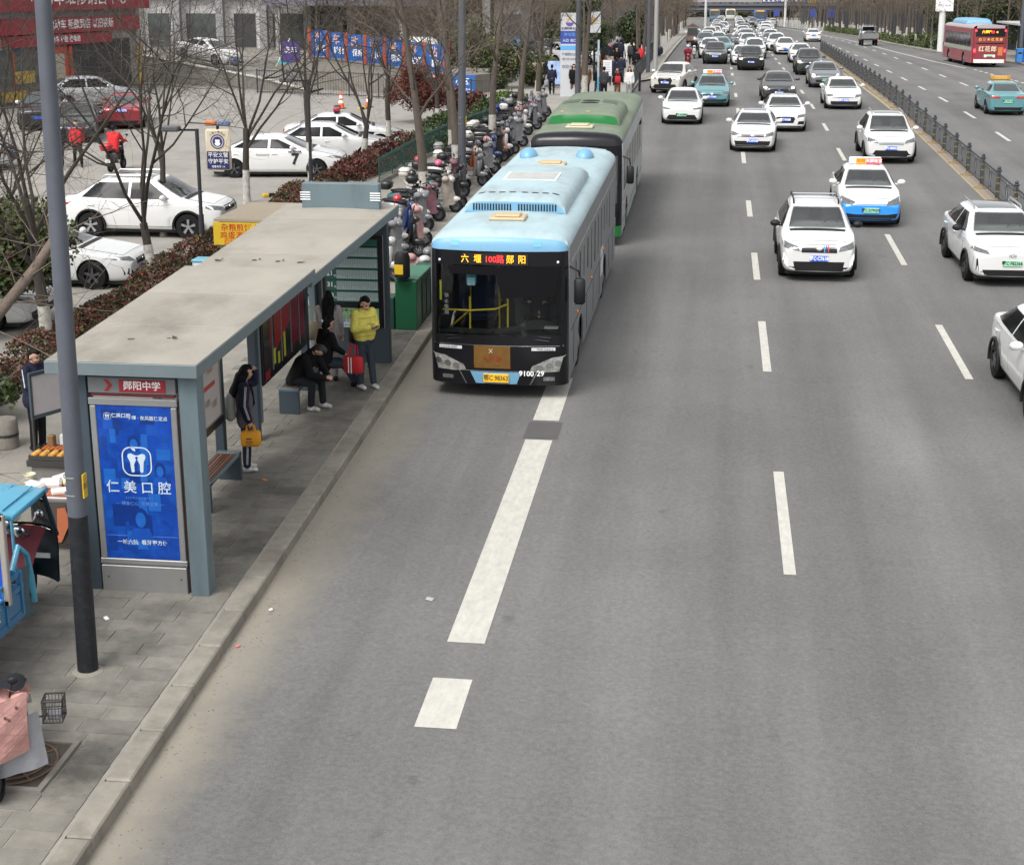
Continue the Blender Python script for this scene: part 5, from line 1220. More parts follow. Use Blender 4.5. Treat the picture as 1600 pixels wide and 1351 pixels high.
bag('plastic_bag', 'pale plastic bag carried by the man in the navy jacket', 'bag', C_GREYT, (-9.02, 84.6, g(84.6) + .12 + .5), (.22, .16, .3), 0, handle=(.12, .1))
# ================================================================ scooters, tricycle, stall, poles, fences
def small_wheel(r, w):
    k = ('sw', r, w)
    if k not in WM:
        t = MB().lathe([(r*.62, -w/2), (r*.95, -w/2), (r, -w*.2), (r, w*.2), (r*.95, w/2), (r*.62, w/2)], 16, 0, axis='x', cap=False)
        m = MB().lathe([(r*.64, -w*.3), (r*.3, -w*.15), (r*.3, w*.15), (r*.64, w*.3)], 14, 0, axis='x', cap=False)
        for j in range(5): m.box((0, 0, r*.35), (w*.4, r*.12, r*.6), 0, MX.Rotation(j*2*pi/5, 4, 'X'))
        WM[k] = (t.mesh('tyre', RUBBER, 40), m.mesh('rim', DARKALLOY, 40))
    return WM[k]
def scooter(label, m, group=None, box=None, apron=None, style=0):
    root = thing('scooter', label, 'scooter', group=group)
    for y in (.02, 1.24):
        t, r = small_wheel(.215, .09); o = link('wheel', t, root, (0, y, .215)); link('rim', r, o)
    sh = MB(); sh.grid(lambda u, v: ((2*u - 1)*(.19 - .06*v) , .24 - .10*v + .10*(2*u - 1)**2, .34 + .56*v), 8, 6); sh.grid(lambda u, v: ((2*u - 1)*.13, .20 + .75*v, .30 - .03*sin(pi*v)), 4, 6)
    sh.box((0, .16, .62), (.20, .14, .50), b=.05); sh.ball((0, .06, .40), (.085, .20, .10), 10, 6)
    sh.build('leg_shield', m, root, 50)
    tail = MB(); tail.ball((0, 1.10, .58), (.155, .42, .17), 12, 8); tail.box((0, .86, .45), (.24, .30, .32), b=.06); tail.ball((0, 1.28, .44), (.08, .22, .10), 10, 6); tail.build('tail_body', m, root, 50)
    MB().ball((0, 1.02, .755), (.15, .40, .065), 12, 6).box((0, 1.0, .73), (.25, .66, .07), b=.03).build('seat', BLACK, root, 50)
    hb = MB(); hb.tube([(0, .03, .22), (0, .16, .92), (0, .19, 1.0)], .024, 6); hb.tube([(-.33, .30, 1.0), (-.22, .22, 1.03), (0, .18, 1.02), (.22, .22, 1.03), (.33, .30, 1.0)], .016, 6)
    hb.build('handlebar', BLACK, root, 50)
    MB().ball((0, .13, .98), (.14, .11, .10), 12, 8).build('headlamp_cowl', m, root, 60); MB().ball((0, .045, .96), (.075, .03, .05), 10, 6).build('headlight', LAMP, root, 60)
    for sx in (-1, 1): MB().tube([(sx*.20, .22, 1.03), (sx*.26, .20, 1.20)], .008, 5).ball((sx*.27, .20, 1.24), (.055, .02, .042), 8, 6).build('mirror', BLACK, root, 50)
    MB().box((0, 1.46, .56), (.10, .03, .06)).build('tail_light', TAIL, root); MB().box((0, 1.48, .42), (.20, .015, .12)).build('number_plate', mat('white_plate', (.5, .5, .48), .5), root)
    MB().tube([(.08, .9, .1), (.16, .86, .02)], .012, 5).tube([(-.1, 1.24, .215), (-.13, 1.15, .50)], .025, 6).build('stand', DARKALLOY, root)
    if box:
        bx = MB().box((0, 1.52, .92), (.40, .34, .27), b=.07).build('top_box', box, root, 50); MB().box((0, 1.52, .955), (.412, .352, .025), b=.01).build('lid_seam', BLACK, bx)
    if apron:
        a = MB()
        def P(u, v):
            x = (2*u - 1)*(.36 - .03*v); q = abs(2*u - 1)
            return (x, .10 + .02*sin(9*u)*sin(8*v) + .17*q**1.5 - .10*(1 - v)*(1 - q) , .26 + .76*v + .015*sin(14*u) - .04*q*(1 - v))
        a.grid(P, 16, 14); a.grid(lambda u, v: tuple(V(P(1 - u, v)) + V((0, .025, 0))), 16, 14)
        ap = a.build('windproof_apron', apron, root, 60)
        for sx in (-1, 1): MB().ball((sx*.30, .22, 1.02), (.13, .12, .09), 10, 6).build('hand_muff', apron, ap, 60)
    return root
QUILT = {n: mat('quilt_' + n, c, .8, var=.16, scale=6, bump=1.0, bscale=12) for n, c in (('pink', (.38, .22, .21)), ('rose', (.20, .09, .11)), ('beige', (.32, .275, .235)), ('grey', (.18, .18, .19)), ('black', (.02, .02, .022)), ('plum', (.10, .035, .05)))}
SC_M = [paint('scooter_' + n, c, .3) for n, c in (('white', (.45, .44, .42)), ('black', (.015, .015, .017)), ('grey', (.15, .15, .16)), ('red', (.20, .015, .02)), ('teal', (.03, .10, .095)), ('cream', (.40, .35, .28)), ('blue', (.02, .04, .14)), ('orange', (.32, .07, .02)))]
SC_N = ['white', 'black', 'grey', 'red', 'dark teal', 'cream', 'blue', 'orange']
# row parked head to the road between the footway trees; every one its own scooter
BOXM = [(None, ''), (mat('box_white', (.58, .55, .50), .4), 'a round white top box'), (mat('box_black', (.015, .015, .016), .35), 'a black top box'), (mat('box_blue', (.015, .04, .22), .35), 'a blue top box'), (mat('box_grey', (.22, .22, .22), .4), 'a grey top box')]
AP = [(None, ''), (QUILT['pink'], 'a pink quilted apron'), (QUILT['beige'], 'a beige quilted apron'), (QUILT['grey'], 'a grey quilted apron'), (QUILT['black'], 'a black apron'), (QUILT['rose'], 'a rose quilted apron')]
HELM = [('red', (.40, .015, .03)), ('white', (.6, .58, .54)), ('pink', (.60, .10, .20)), ('black', (.015, .015, .015))]
PAT = [(0, 0, 1), (0, 0, 2), (2, 0, 0), (0, 1, 0), (1, 0, 0), (4, 1, 0), (2, 3, 3), (1, 4, 0), (0, 2, 3), (0, 0, 1), (6, 3, 0), (1, 2, 0), (2, 0, 3), (0, 0, 4), (1, 0, 5), (4, 2, 0), (0, 0, 2), (1, 2, 4), (0, 1, 0), (5, 0, 0), (3, 2, 0), (1, 4, 5), (0, 0, 0), (3, 0, 0), (1, 2, 0), (0, 1, 2), (7, 0, 0), (1, 2, 3), (2, 4, 0), (0, 0, 1), (6, 2, 0), (1, 0, 4), (7, 1, 0), (0, 2, 0), (1, 0, 0), (2, 1, 0)]
def ORD(k): k += 1; return '%d%s' % (k, 'th' if 10 < k % 100 < 14 else {1: 'st', 2: 'nd', 3: 'rd'}.get(k % 10, 'th'))
protos = {}; rs = random.Random(11)
where = ['just past the green cabinets', 'by the first footway tree past the shelter', 'between the first and second footway trees', 'beside the tall grey lamp post', 'near the second footway tree', 'by the third footway tree', 'beyond the third footway tree', 'near the fourth footway tree', 'at the far end of the row', 'last in the row']
PAT = PAT + [((a + 1) % 3, c_, (b + 3) % 6) for a, b, c_ in [(p[0], p[1], min(p[2], 4)) for p in PAT[:18]]]
for i, (c, b, a) in enumerate(PAT):
    y = 33.6 + i*.74 + rs.uniform(-.10, .10); x = -7.85 + rs.uniform(-.38, .30); c = (1, 2)[i % 2] if c == 3 and i != 24 else c
    d = [SC_N[c] + ' scooter']
    if b: d.append('with ' + BOXM[b][1][2:])
    if a: d.append(('and ' if b else 'with ') + AP[a][1][2:].replace('quilted ', ''))
    lab = ' '.join(d) + ', ' + ORD(i) + ' from the shelter end'
    k = (c, b, a)
    if k not in protos: protos[k] = o = scooter(lab, SC_M[c], 'scooters parked along the footway', BOXM[b][0], AP[a][0])
    else: o = dup(protos[k], lab)
    o.location = (x + .15, y, g(y) + PAVE); o.rotation_euler = (rs.uniform(-.07, .07), rs.uniform(-.03, .03), pi/2 + rs.uniform(-.28, .34))
    bpy.context.view_layer.update()
    if i in (3, 5, 9, 12, 17, 20, 22):
        hn, hc = HELM[(i*3) % 4]; q = o.matrix_world @ V((0, .95 if not b else 1.5, .78 if not b else 1.06))
        h = MB().ball((0, 0, .02), (.13, .15, .14), 14, 10).build('helmet', paint('helmet_' + hn, hc, .2), None, 60); h.location = q; tag(h, '%s helmet left on a scooter %s' % (hn, where[min(9, int(i/5.5))]), 'helmet')
# one more standing the other way beside the shelter end
o = scooter('silver grey scooter with mirrors turned to the footway, right behind the shelter end', SC_M[2], 'scooters parked along the footway'); o.location = gz(-6.55, 34.6); o.rotation_euler = (0, .08, -pi/2 + .3)
o = scooter('scooter wrapped in a big pink quilt by the green cabinets', SC_M[0], 'scooters parked along the footway', None, QUILT['pink']); o.location = gz(-6.3, 33.5); o.rotation_euler = (0, .05, .35)
# ---- foreground scooter with the pink apron
fs = scooter('pink quilted scooter at the bottom left corner of the footway', SC_M[2], None, None, None); fs.location = gz(-6.52, 12.5); fs.scale = (.9, .9, .92); fs.rotation_euler = (tilt(12), -.05, .22)
QP = mat('quilt_salmon', (.42, .23, .205), .8, var=.10, scale=5, bump=.8, bscale=10)
def P(u, v):
    q = 2*u - 1; return (q*(.40 - .05*(1 - v)) , -.02 + .20*abs(q)**1.6 - .05*sin(pi*v) + .012*sin(16*u)*sin(13*v), .46 + .62*v - .06*(1 - abs(q))*(1 - v) + .05*max(0, abs(q) - .6)*v)
a = MB(); a.grid(P, 26, 22); a.grid(lambda u, v: tuple(V(P(1 - u, v)) + V((0, .03, 0))), 26, 22)
ap = a.build('windproof_apron', QP, fs, 60)
L_ = MB(); L_.grid(lambda u, v: ((2*u - 1)*(.45 + .03*(1 - v)), .10 + .22*abs(2*u - 1)**1.6 + .014*sin(20*u), .20 + .62*v), 20, 10); L_.build('apron_skirt', mat('quilt_pale_grey', (.28, .285, .31), .8, var=.12, scale=5, bump=.8, bscale=9), ap, 60)
for k in range(13):
    r_ = random.Random(k); u, v = r_.uniform(.08, .92), r_.uniform(.1, .9); p = V(P(u, v)); MB().ball((p.x, p.y - .006, p.z), (.018, .006, .022), 8, 5).build('printed_dot', mat('quilt_dot', (.12, .05, .05), .8), ap)
for k in range(-3, 8):
  for dg in (0, 1):
    q_ = [(j/16, (k + (j if dg else -j)/4 + (0 if dg else 1))/6) for j in range(17)]; q_ = [(u, v) for u, v in q_ if .02 < v < .98]
    if len(q_) > 2: MB().tube([V(P(.02 + .96*u, v)) + V((0, -.002, 0)) for u, v in q_], .003, 4).build('quilt_seam', mat('quilt_seam', (.42, .21, .19), .9), ap)
for sx in (-1, 1): MB().grid(lambda u, v: (sx*(.10 + .30*u), .12 + .10*sin(pi*v) - .02 + .14*u, 1.00 + .15*v + .04*sin(7*u)), 8, 5).ball((sx*.31, .22, 1.03), (.10, .10, .07), 10, 6).build('hand_muff', QP, ap, 60)
bk = thing('wire_basket', 'black wire basket behind the pink quilted scooter', 'basket', gz(-6.13, 13.0, PAVE + .62), .22); bk.scale = (.55, .7, .8)
f = MB()
for z in (0, .09, .18, .27): f.tube([(-.17, -.14, z), (.17, -.14, z), (.17, .14, z), (-.17, .14, z), (-.17, -.14, z)], .007 if 0 < z < .27 else .013, 4)
for k in range(7):
    for sy in (-.14, .14): f.tube([(-.17 + .34*k/6, sy, 0), (-.17 + .34*k/6, sy, .27)], .005, 4)
    for sx in (-.17, .17): f.tube([(sx, -.14 + .28*k/6, 0), (sx, -.14 + .28*k/6, .27)], .005, 4)
    f.tube([(-.17 + .34*k/6, -.14, 0), (-.17 + .34*k/6, .14, 0)], .005, 4)
f.build('wire_frame', BLACK, bk)
MB().tube([(-.1, .05, .02), (-.25, .25, -.08), (-.5, .3, -.1)], .012, 5).build('bracket', BLACK, bk)
MB().box((.02, .0, .06), (.24, .18, .10), b=.02).build('rain_cape', QUILT['grey'], bk)
# tree pit grating
tg = thing('tree_grate', 'square rusty tree pit grating in the slabs beside the pink scooter', 'grating', gz(-6.66, 13.15, PAVE + .008)); setrot(tg, 0, tilt(13))
RUST = mat('rusty_iron', (.12, .075, .05), .85, var=.3, scale=12, bump=.3)
f = MB()
for sx in (-1, 1): f.box((sx*.46, 0, .012), (.06, .98, .03)); f.box((0, sx*.46, .012), (.86, .06, .03))
f.build('frame', mat('grate_frame', (.16, .145, .125), .8, var=.2), tg); MB().box((0, 0, -.0), (.86, .86, .012)).build('soil', mat('pit_soil', (.05, .042, .033), .95, var=.3), tg)
for r in (.12, .22, .32, .42):
    MB().tube([(r*cos(a*pi/12), r*sin(a*pi/12), .018) for a in range(25)], .014, 5, cap=False).build('ring', RUST, tg)
for k in range(8): MB().box((.27*cos(k*pi/4), .27*sin(k*pi/4), .016), (.34, .02, .012), rz=k*pi/4).build('spoke', RUST, tg)
# ---- blue cargo tricycle
TB = paint('cargo_blue', (.010, .125, .27), .4, dirt=(.03, .09, .14), dscale=2, damt=.5); TL = paint('cab_light_blue', (.06, .29, .43), .4, var=.05); TK = mat('cab_dark_navy', (.008, .022, .035), .4)
tr = thing('cargo_tricycle', 'blue cargo tricycle with a light blue cab roof parked on the footway', 'tricycle', gz(-8.22, 14.2)); setrot(tr, 0, tilt(15))
for x, y, r in ((-.52, -.1, .26), (.52, -.1, .26), (.0, 2.72, .25)):
    t, rm = small_wheel(r, .11); o = link('wheel', t, tr, (x, y, r)); link('rim', rm, o)
bd = MB(); bd.box((0, .30, .50), (1.30, 2.05, .04)); bd.build('cargo_floor', TB, tr)
for sx in (-1, 1):
    w = MB(); w.box((sx*.65, .30, .56), (.035, 2.05, .07)); w.box((sx*.65, .30, .70), (.022, 2.05, .20)); w.box((sx*.65, .30, .86), (.04, 2.05, .06)); w.box((sx*.65, .30, 1.02), (.035, 2.05, .04))
    for k in range(6): w.box((sx*.655, -.68 + k*.39, .79), (.045, .05, .50))
    w.build('cargo_side', TB, tr)
    o = text('五羊', .15, INK_W, tr, (sx*.675, .55, .715), rot=(pi/2, 0, sx*pi/2), bold=.004); text('wuyang', .06, INK_W, tr, (sx*.675, .05, .60), rot=(pi/2, 0, sx*pi/2))
for y in (-.72, 1.32):
    w = MB(); w.box((0, y, .72), (1.27, .03, .28)); w.box((0, y, .98), (1.27, .04, .05)); w.build('cargo_end', TB, tr)
fr = MB(); fr.box((0, .9, .40), (.5, 3.0, .08)); fr.box((0, -.1, .26), (.9, .06, .06)); fr.tube([(.25, 1.3, .42), (.25, 2.3, .34)], .03, 6); fr.build('chassis', mat('trike_chassis', (.03, .05, .06), .7, var=.3), tr)
ry = MB()
ry.grid(lambda u, v: ((2*u - 1)*.50, 1.55 + .95*v, 1.60 + .05*sin(pi*u) - .05*max(0, v - .75)*4*.5), 12, 8); ry.grid(lambda u, v: ((1 - 2*u)*.50, 1.55 + .95*v, 1.56 + .05*sin(pi*u) - .05*max(0, v - .75)*2), 12, 8)
for sx in (-1, 1): ry.box((sx*.50, 2.02, 1.57), (.03, .97, .07), b=.01)
ry.box((0, 1.55, 1.58), (1.0, .03, .07), b=.01); ry.build('cab_roof', TL, tr, 50)
for k in range(4): MB().box((-.36 + .24*k, 2.0, 1.64), (.02, .8, .012)).build('roof_rib', TL, tr)
def shieldP(u, v):
    q = 2*u - 1; return (q*(.50 - .05*max(0, .35 - v)*2), 2.90 - .22*q*q - .45*max(0, v - .45)*1.2 + .10*max(0, .25 - v), .30 + 1.27*v)
fs_ = MB(); fs_.grid(lambda u, v: shieldP(u, v*.52), 14, 8); fs_.grid(lambda u, v: tuple(V(shieldP(1 - u, v*.52)) - V((0, .04, 0))), 14, 8)
for sx in (0, 1):
    fs_.tube([shieldP(sx, .50 + .5*k/5) for k in range(6)], .028, 6)
fs_.build('front_shield', TK, tr, 60)
wg = MB(); wg.grid(lambda u, v: shieldP(.04 + .92*u, .53 + .44*v), 12, 6); wg.build('windscreen', glass_clear('trike_glass', (.8, .84, .84), .06), tr, 60)
MB().box((.0, 2.74, .62), (.70, .02, .06)).build('white_band', INK_W, tr)
sx = 1; 
for sx in (-1, 1):
    MB().tube([(sx*.53, 1.35, 1.0), (sx*.53, 1.55, 1.22), (sx*.53, 1.75, 1.05), (sx*.53, 1.82, .75), (sx*.53, 1.85, .42)], .035, 8).build('cab_frame', TL, tr, 60)
    MB().tube([(sx*.48, 1.56, .5), (sx*.48, 1.56, 1.58)], .018, 6).build('roof_strut', TL, tr, 60)

MB().box((0, 1.62, .66), (.62, .46, .12), b=.04).box((0, 1.42, .92), (.62, .10, .40), b=.04).build('seat', mat('trike_seat', (.04, .035, .035), .7), tr, 60)
cv = MB(); cv.grid(lambda u, v: (.0 + (u - .5)*.8, 2.05 + .52*v - .12*sin(pi*v), .58 + .48*v + .02*sin(11*u)), 12, 8); cv.grid(lambda u, v: ((.5 - u)*.8, 2.08 + .52*v - .12*sin(pi*v), .56 + .48*v + .02*sin(11*u)), 12, 8)
cv.build('maroon_cover', mat('maroon_print', (.13, .02, .03), .8, var=.15), tr, 60)
for k in range(5): MB().tube([(.10 + .05*cos(a*pi/4) + .10*(k % 2), 2.10 + .09*k, .66 + .075*k + .05*sin(a*pi/4)) for a in range(9)], .006, 4, cap=False).build('cover_print', INK_W, tr)
hb = MB(); hb.tube([(0, 2.62, .3), (0, 2.45, 1.02)], .025, 6); hb.tube([(-.32, 2.30, 1.06), (0, 2.45, 1.03), (.32, 2.30, 1.06)], .016, 6); hb.tube([(.3, 2.32, 1.06), (.36, 2.5, 1.22)], .007, 4); hb.build('handlebar', BLACK, tr, 50); MB().ball((.37, 2.52, 1.25), (.05, .02, .05), 10, 6).build('mirror', CHROME, tr, 60)
MB().ball((.02, 2.36, 1.12), (.10, .02, .10), 12, 8).ball((.16, 2.36, 1.06), (.08, .02, .08), 12, 8).build('dial', CHROME, tr, 60)
ds = MB(); ds.grid(lambda u, v: (.55 + .03*sin(9*u + 4*v), 1.42 + .30*u + .04*v, .95 - .62*v), 8, 8); ds.build('hanging_rag', mat('blue_rag', (.06, .10, .12), .9, var=.3), tr, 60)
ab = thing('advert_board', 'blue advert board in a silver frame standing on the cargo tricycle', 'sign', (-8.02, 15.05, g(15.05) + PAVE + .72)); setrot(ab, 0, 0)
MB().box((0, 0, .62), (.98, .04, .92)).build('board', mat('board_blue', (.01, .06, .36), .3, var=.1), ab)
f = MB()
for c, d in (((0, -.01, .13), (1.06, .07, .07)), ((0, -.01, 1.11), (1.06, .07, .07)), ((-.5, -.01, .62), (.07, .07, 1.05)), ((.5, -.01, .62), (.07, .07, 1.05))): f.box(c, d, b=.01)
f.build('frame', mat('champagne_frame', (.42, .38, .33), .4, .5), ab); MB().box((-.4, 0, .05), (.04, .04, .12)).box((.4, 0, .05), (.04, .04, .12)).build('foot', STEELD, ab)
# ---- food stall
WOODT = mat('stall_dark', (.03, .028, .026), .6)
st = thing('food_table', 'low stall table draped with a brown cloth and covered with food packaging', 'table', gz(-8.65, 18.95)); 
MB().box((0, 0, .72), (1.25, .80, .04), b=.008).build('table_top', mat('stall_steel', (.38, .38, .38), .4, .4), st); MB().box((.10, -.12, .746), (.95, .5, .008)).build('red_cloth', mat('rust_cloth', (.30, .09, .045), .8, var=.2), st)
for sx in (-.55, .55):
    for sy in (-.33, .33): MB().box((sx, sy, .36), (.035, .035, .72)).build('leg', WOODT, st)
cl = MB(); cl.grid(lambda u, v: (-.60 + 1.2*u, -.41 - .02*sin(22*u)*(1 - v), .10 + .58*v), 24, 6); cl.build('front_cloth', mat('cow_print_cloth', (.05, .04, .035), .8), st)
for k in range(5): MB().prism([(-.5 + .22*k, .12), (-.44 + .22*k, .13), (-.36 + .24*k, .42), (-.42 + .24*k, .62), (-.5 + .23*k, .6)], -.445, -.440, 'y').build('cloth_print', mat('rust_print', (.35, .10, .04), .8) if k % 2 else INK_W, st)
MB().box((.62, -.45, .16), (.30, .14, .02), b=.008).build('footrest', INK_W, st)
for x, y, n, dd, m_ in ((-.45, .18, 'bowl of yellow sauce at the left corner of the stall table', (.13, .13, .09), mat('yellow_sauce', (.6, .5, .1), .5)),): pass
b = MB().lathe([(.05, 0), (.085, .07), (.08, .075), (.045, .02)], 14).build('bowl', mat('pale_bowl', (.55, .52, .35), .5)); b.location = (-9.14, 19.22, g(19.2) + PAVE + .75); tag(b, 'small bowl of yellow sauce at the back corner of the stall table', 'bowl')
for i, (x, y, rz, lab) in enumerate(((-8.72, 18.95, .3, 'crumpled clear plastic box in the middle of the stall table'), (-8.9, 18.8, -.4, 'white paper packet on the near left part of the stall table'), (-8.62, 19.15, .9, 'white plastic tub behind the clear box on the stall table'))):
    o = MB().box((0, 0, .05), (.30, .22, .10), b=.03).build('food_pack', mat('food_pack', (.62, .60, .57), .4, var=.15, scale=12)); o.location = (x, y, g(y) + PAVE + .75); setrot(o, rz, .1); tag(o, lab, 'packaging')
o = MB().tube([(0, 0, .05), (.42, .08, .05)], .05, 10).build('wrap_roll', mat('wrap_roll', (.66, .58, .32), .5)); o.location = (-8.55, 18.98, g(19) + PAVE + .76); tag(o, 'yellow roll of film lying on the stall table next to the plastic box', 'roll')
for i, (x, y, dz, d_, c_, lab) in enumerate(((-8.35, 19.15, .75, (.16, .16, .22), (.50, .10, .03), 'red sauce tub at the right end of the stall table'), (-8.5, 18.72, .75, (.22, .18, .06), (.6, .59, .56), 'white foam tray at the near right of the stall table'), (-9.05, 18.75, .75, (.14, .12, .10), (.35, .22, .10), 'brown paper box at the near left corner of the stall table'), (-9.3, 20.35, .775, (.10, .10, .24), (.15, .08, .03), 'brown sauce bottle beside the sausage tray'), (-8.5, 20.5, .775, (.2, .16, .16), (.55, .54, .52), 'white carton behind the sausage tray'), (-8.15, 21.0, 0, (.5, .4, .55), (.10, .14, .20), 'dark blue crate on the ground by the white stall box'))):
    o = MB().box((0, 0, d_[2]/2), d_, b=.015).build('stall_item', mat('stall_item_%d' % i, c_, .6, var=.2)); o.location = (x, y, g(y) + PAVE + dz); setrot(o, i*.5); tag(o, lab, 'stall goods')
gs = thing('grill_stand', 'dark grill stand holding two food trays beside the menu board', 'stand', gz(-8.85, 20.2)); MB().box((0, 0, .72), (1.3, .62, .10), b=.01).build('top', WOODT, gs); MB().box((0, 0, .36), (1.2, .5, .6)).build('cabinet', mat('stall_metal', (.20, .19, .18), .5, .4, var=.2), gs)
SAUS = mat('sausage', (.48, .13, .03), .35, var=.25, scale=20); BUN = mat('roast_bun', (.62, .33, .07), .5, var=.3, scale=14)
for j, (dy, m_, lab, n) in enumerate(((.12, SAUS, 'tray of orange grilled sausages at the back of the grill stand', 16), (-.18, BUN, 'tray of golden roast rolls at the front of the grill stand', 8))):
    t = thing('food_tray', lab, 'tray', (-8.95, 20.2 + dy, g(20.2) + PAVE + .775)); MB().box((0, 0, .01), (1.0, .27, .02)).box((0, -.13, .035), (1.0, .015, .06)).box((0, .13, .035), (1.0, .015, .06)).box((-.5, 0, .035), (.015, .27, .06)).box((.5, 0, .035), (.015, .27, .06)).build('tray', WOODT, t)
    for k in range(n): a = MB(); xx = -.45 + .9*k/(n - 1); a.tube([(xx, -.10, .05), (xx + .02, 0, .065), (xx, .10, .05)], .022 if n > 10 else .045, 8); a.build('sausage' if n > 10 else 'roll', m_, t, 60)
bx = thing('stall_box', 'white stall box with a plastic sheet over it behind the trays', 'box', gz(-9.0, 21.3)); MB().box((0, 0, .55), (1.0, .5, .45), b=.01).build('body', mat('stall_white', (.46, .45, .43), .5, var=.12), bx); MB().box((0, -.02, .16), (1.0, .5, .30), b=.01).build('lower_shelf', mat('stall_metal', (.2, .19, .18), .5), bx); MB().ball((.38, 0, .92), (.26, .2, .34), 12, 8).build('plastic_sheet', mat('plastic_sheet', (.6, .59, .58), .3, bump=1, bscale=9), bx, 60); MB().box((.05, .12, .95), (.34, .12, .40), b=.01).build('cardboard', mat('cardboard', (.36, .24, .12), .8), bx)
mb_ = thing('menu_board', 'tilted blank whiteboard in a grey frame on two posts beside the stall', 'board', gz(-9.65, 21.2)); setrot(mb_, 1.12); mb_.scale = (.78, 1, 1.08)
MB().box((0, 0, 1.30), (.92, .015, .56), M=T3(rx=0, ry=0)).build('sheet', mat('whiteboard', (.44, .42, .43), .35, var=.04), mb_); f = MB()
for c, d in (((0, 0, 1.0), (.98, .04, .05)), ((0, 0, 1.6), (.98, .04, .05)), ((-.47, 0, 1.3), (.05, .04, .6)), ((.47, 0, 1.3), (.05, .04, .6))): f.box(c, d)
f.build('frame', STEELD, mb_)
for sx in (-.47, .47): MB().box((sx, 0, .5), (.035, .035, 1.0)).build('leg', WOODT, mb_)
sb = thing('stone_bollard', 'short round stone bollard on the footway near the seller', 'bollard', gz(-11.15, 22.7)); MB().lathe([(.20, 0), (.205, .02), (.205, .20), (.19, .215), (.205, .23), (.205, .44), (.18, .47)], 20).build('body', mat('bollard_stone', (.23, .21, .18), .85, var=.25, scale=8), sb, 40); MB().lathe([(.209, .19), (.209, .24)], 20, cap=False).build('band', WOODT, sb)
# ---- green cabinets by the kerb
CG = mat('cabinet_green', (.008, .085, .035), .4, var=.06); CD = mat('cabinet_dark_green', (.008, .05, .035), .5)
cb = thing('recycling_cabinet', 'bright green street cabinet standing by the kerb behind the shelter', 'cabinet', gz(-6.22, 31.3)); MB().box((0, 0, .52), (.46, .5, 1.04), b=.015).build('body', CG, cb); MB().box((0, 1.35, .50), (.44, 2.1, 1.0), b=.015).build('side_body', CD, cb); MB().box((0, .6, 1.06), (.5, 1.6, .05), b=.01).build('lid', mat('lid_green', (.03, .15, .08), .4), cb)
for k in range(4): MB().box((.232, .55 + k*.5, .5), (.01, .4, .8), b=.004).build('door', CD, cb)
cb2 = thing('recycling_bin', 'low dark green bin with a white arrow beside the bright green cabinet', 'bin', gz(-6.68, 31.3)); MB().box((0, 0, .34), (.40, .45, .68), b=.015).build('body', CD, cb2); flat([(-.08, -.02), (0, .10), (.08, -.02), (.03, -.02), (.03, -.12), (-.03, -.12), (-.03, -.02)], INK_W, cb2, 'arrow', (0, -.23, .52)); text('回收', .11, mat('pale_green_print', (.2, .4, .3), .5), cb2, (0, -.231, .25))
pb = thing('pole_pad', 'black padded scooter windshield with a yellow patch above the green cabinet', 'padding', gz(-6.28, 31.0, PAVE + 1.1)); MB().lathe([(.10, 0), (.165, .04), (.165, .46), (.12, .56), (.03, .58)], 18).build('body', BLACK, pb, 40); MB().box((-.04, -.155, .22), (.18, .03, .2)).build('patch', mat('pad_yellow', (.7, .45, .02), .5), pb)
# ---- lamp posts and other poles
POLEM = mat('pole_grey_paint', (.075, .083, .102), .5, var=.08, scale=4, dirt=(.05, .055, .065), dscale=1.4, damt=.5); POLED = mat('pole_dark_foot', (.012, .013, .016), .5, var=.2, scale=8, dirt=(.10, .10, .10), dscale=14, damt=.12, spec=.3)
YTAG = mat('yellow_tag', (.46, .30, .015), .4)
def lamp_post(label, x, y, h, r0, r1, dark=1.35, tagz=None, m=POLEM, lean=(0, 0), group=None, arm=True, base=True):
    t = thing('lamp_post', label, 'lamp post', (x, y, g(y) + PAVE - .01), 0, group); R = lambda z: r0 + (r1 - r0)*z/h
    q = lambda z: (lean[0]*z, lean[1]*z, z)
    MB().tube([q(dark), q(dark + .01), q(h*.5), q(h)], [R(dark), R(dark), R(h*.5), r1], 24).build('pole', m, t, 60)
    if dark > .1: MB().tube([q(0), q(dark*.5), q(dark)], [R(0) + .003, R(dark/2) + .003, R(dark) + .002], 24).build('painted_foot', POLED, t, 60)
    if base: MB().lathe([(r0 + .07, -.0), (r0 + .06, .02), (r0 + .015, .035)], 20).build('mortar_collar', KM, t, 40)
    if arm:
        MB().tube([q(h), (lean[0]*h + .5, lean[1]*h, h + .35), (lean[0]*h + 2.2, lean[1]*h, h + .5)], .05, 8).build('arm', m, t, 60); MB().box((lean[0]*h + 2.5, lean[1]*h, h + .48), (.9, .3, .12), b=.05).build('lantern', STEELD, t)
    if tagz:
        p = MB().box((R(tagz) + .012 + lean[0]*tagz, -.03, tagz), (.02, .10, .27), b=.004).build('yellow_plate', YTAG, t); text('路灯', .07, INK_K, p, (R(tagz) + .024 + lean[0]*tagz, -.03, tagz), rot=(pi/2, 0, pi/2))
        for dz in (-.10, .10): MB().lathe([(R(tagz) + .006, tagz + dz - .008), (R(tagz) + .006, tagz + dz + .008)], 20, cap=False).build('strap', CHROME, t)
    return t
lamp_post('tall grey lamp post in the foreground with a yellow tag and dark foot', -6.73, 15.2, 9.5, .112, .075, 1.85, 2.20, lean=(.0065, 0))
lamp_post('tall dark grey lamp post rising beside the parked scooters', -8.0, 49.45, 10, .135, .10, .0, 2.3, lean=(.008, 0), m=mat('pole_slate', (.065, .07, .085), .5, var=.1))
lamp_post('dark lamp post with a yellow tag at the plaza mouth', -7.0, 81.0, 10, .15, .11, 0, 1.9, m=mat('pole_slate', (.06, .06, .07), .5))
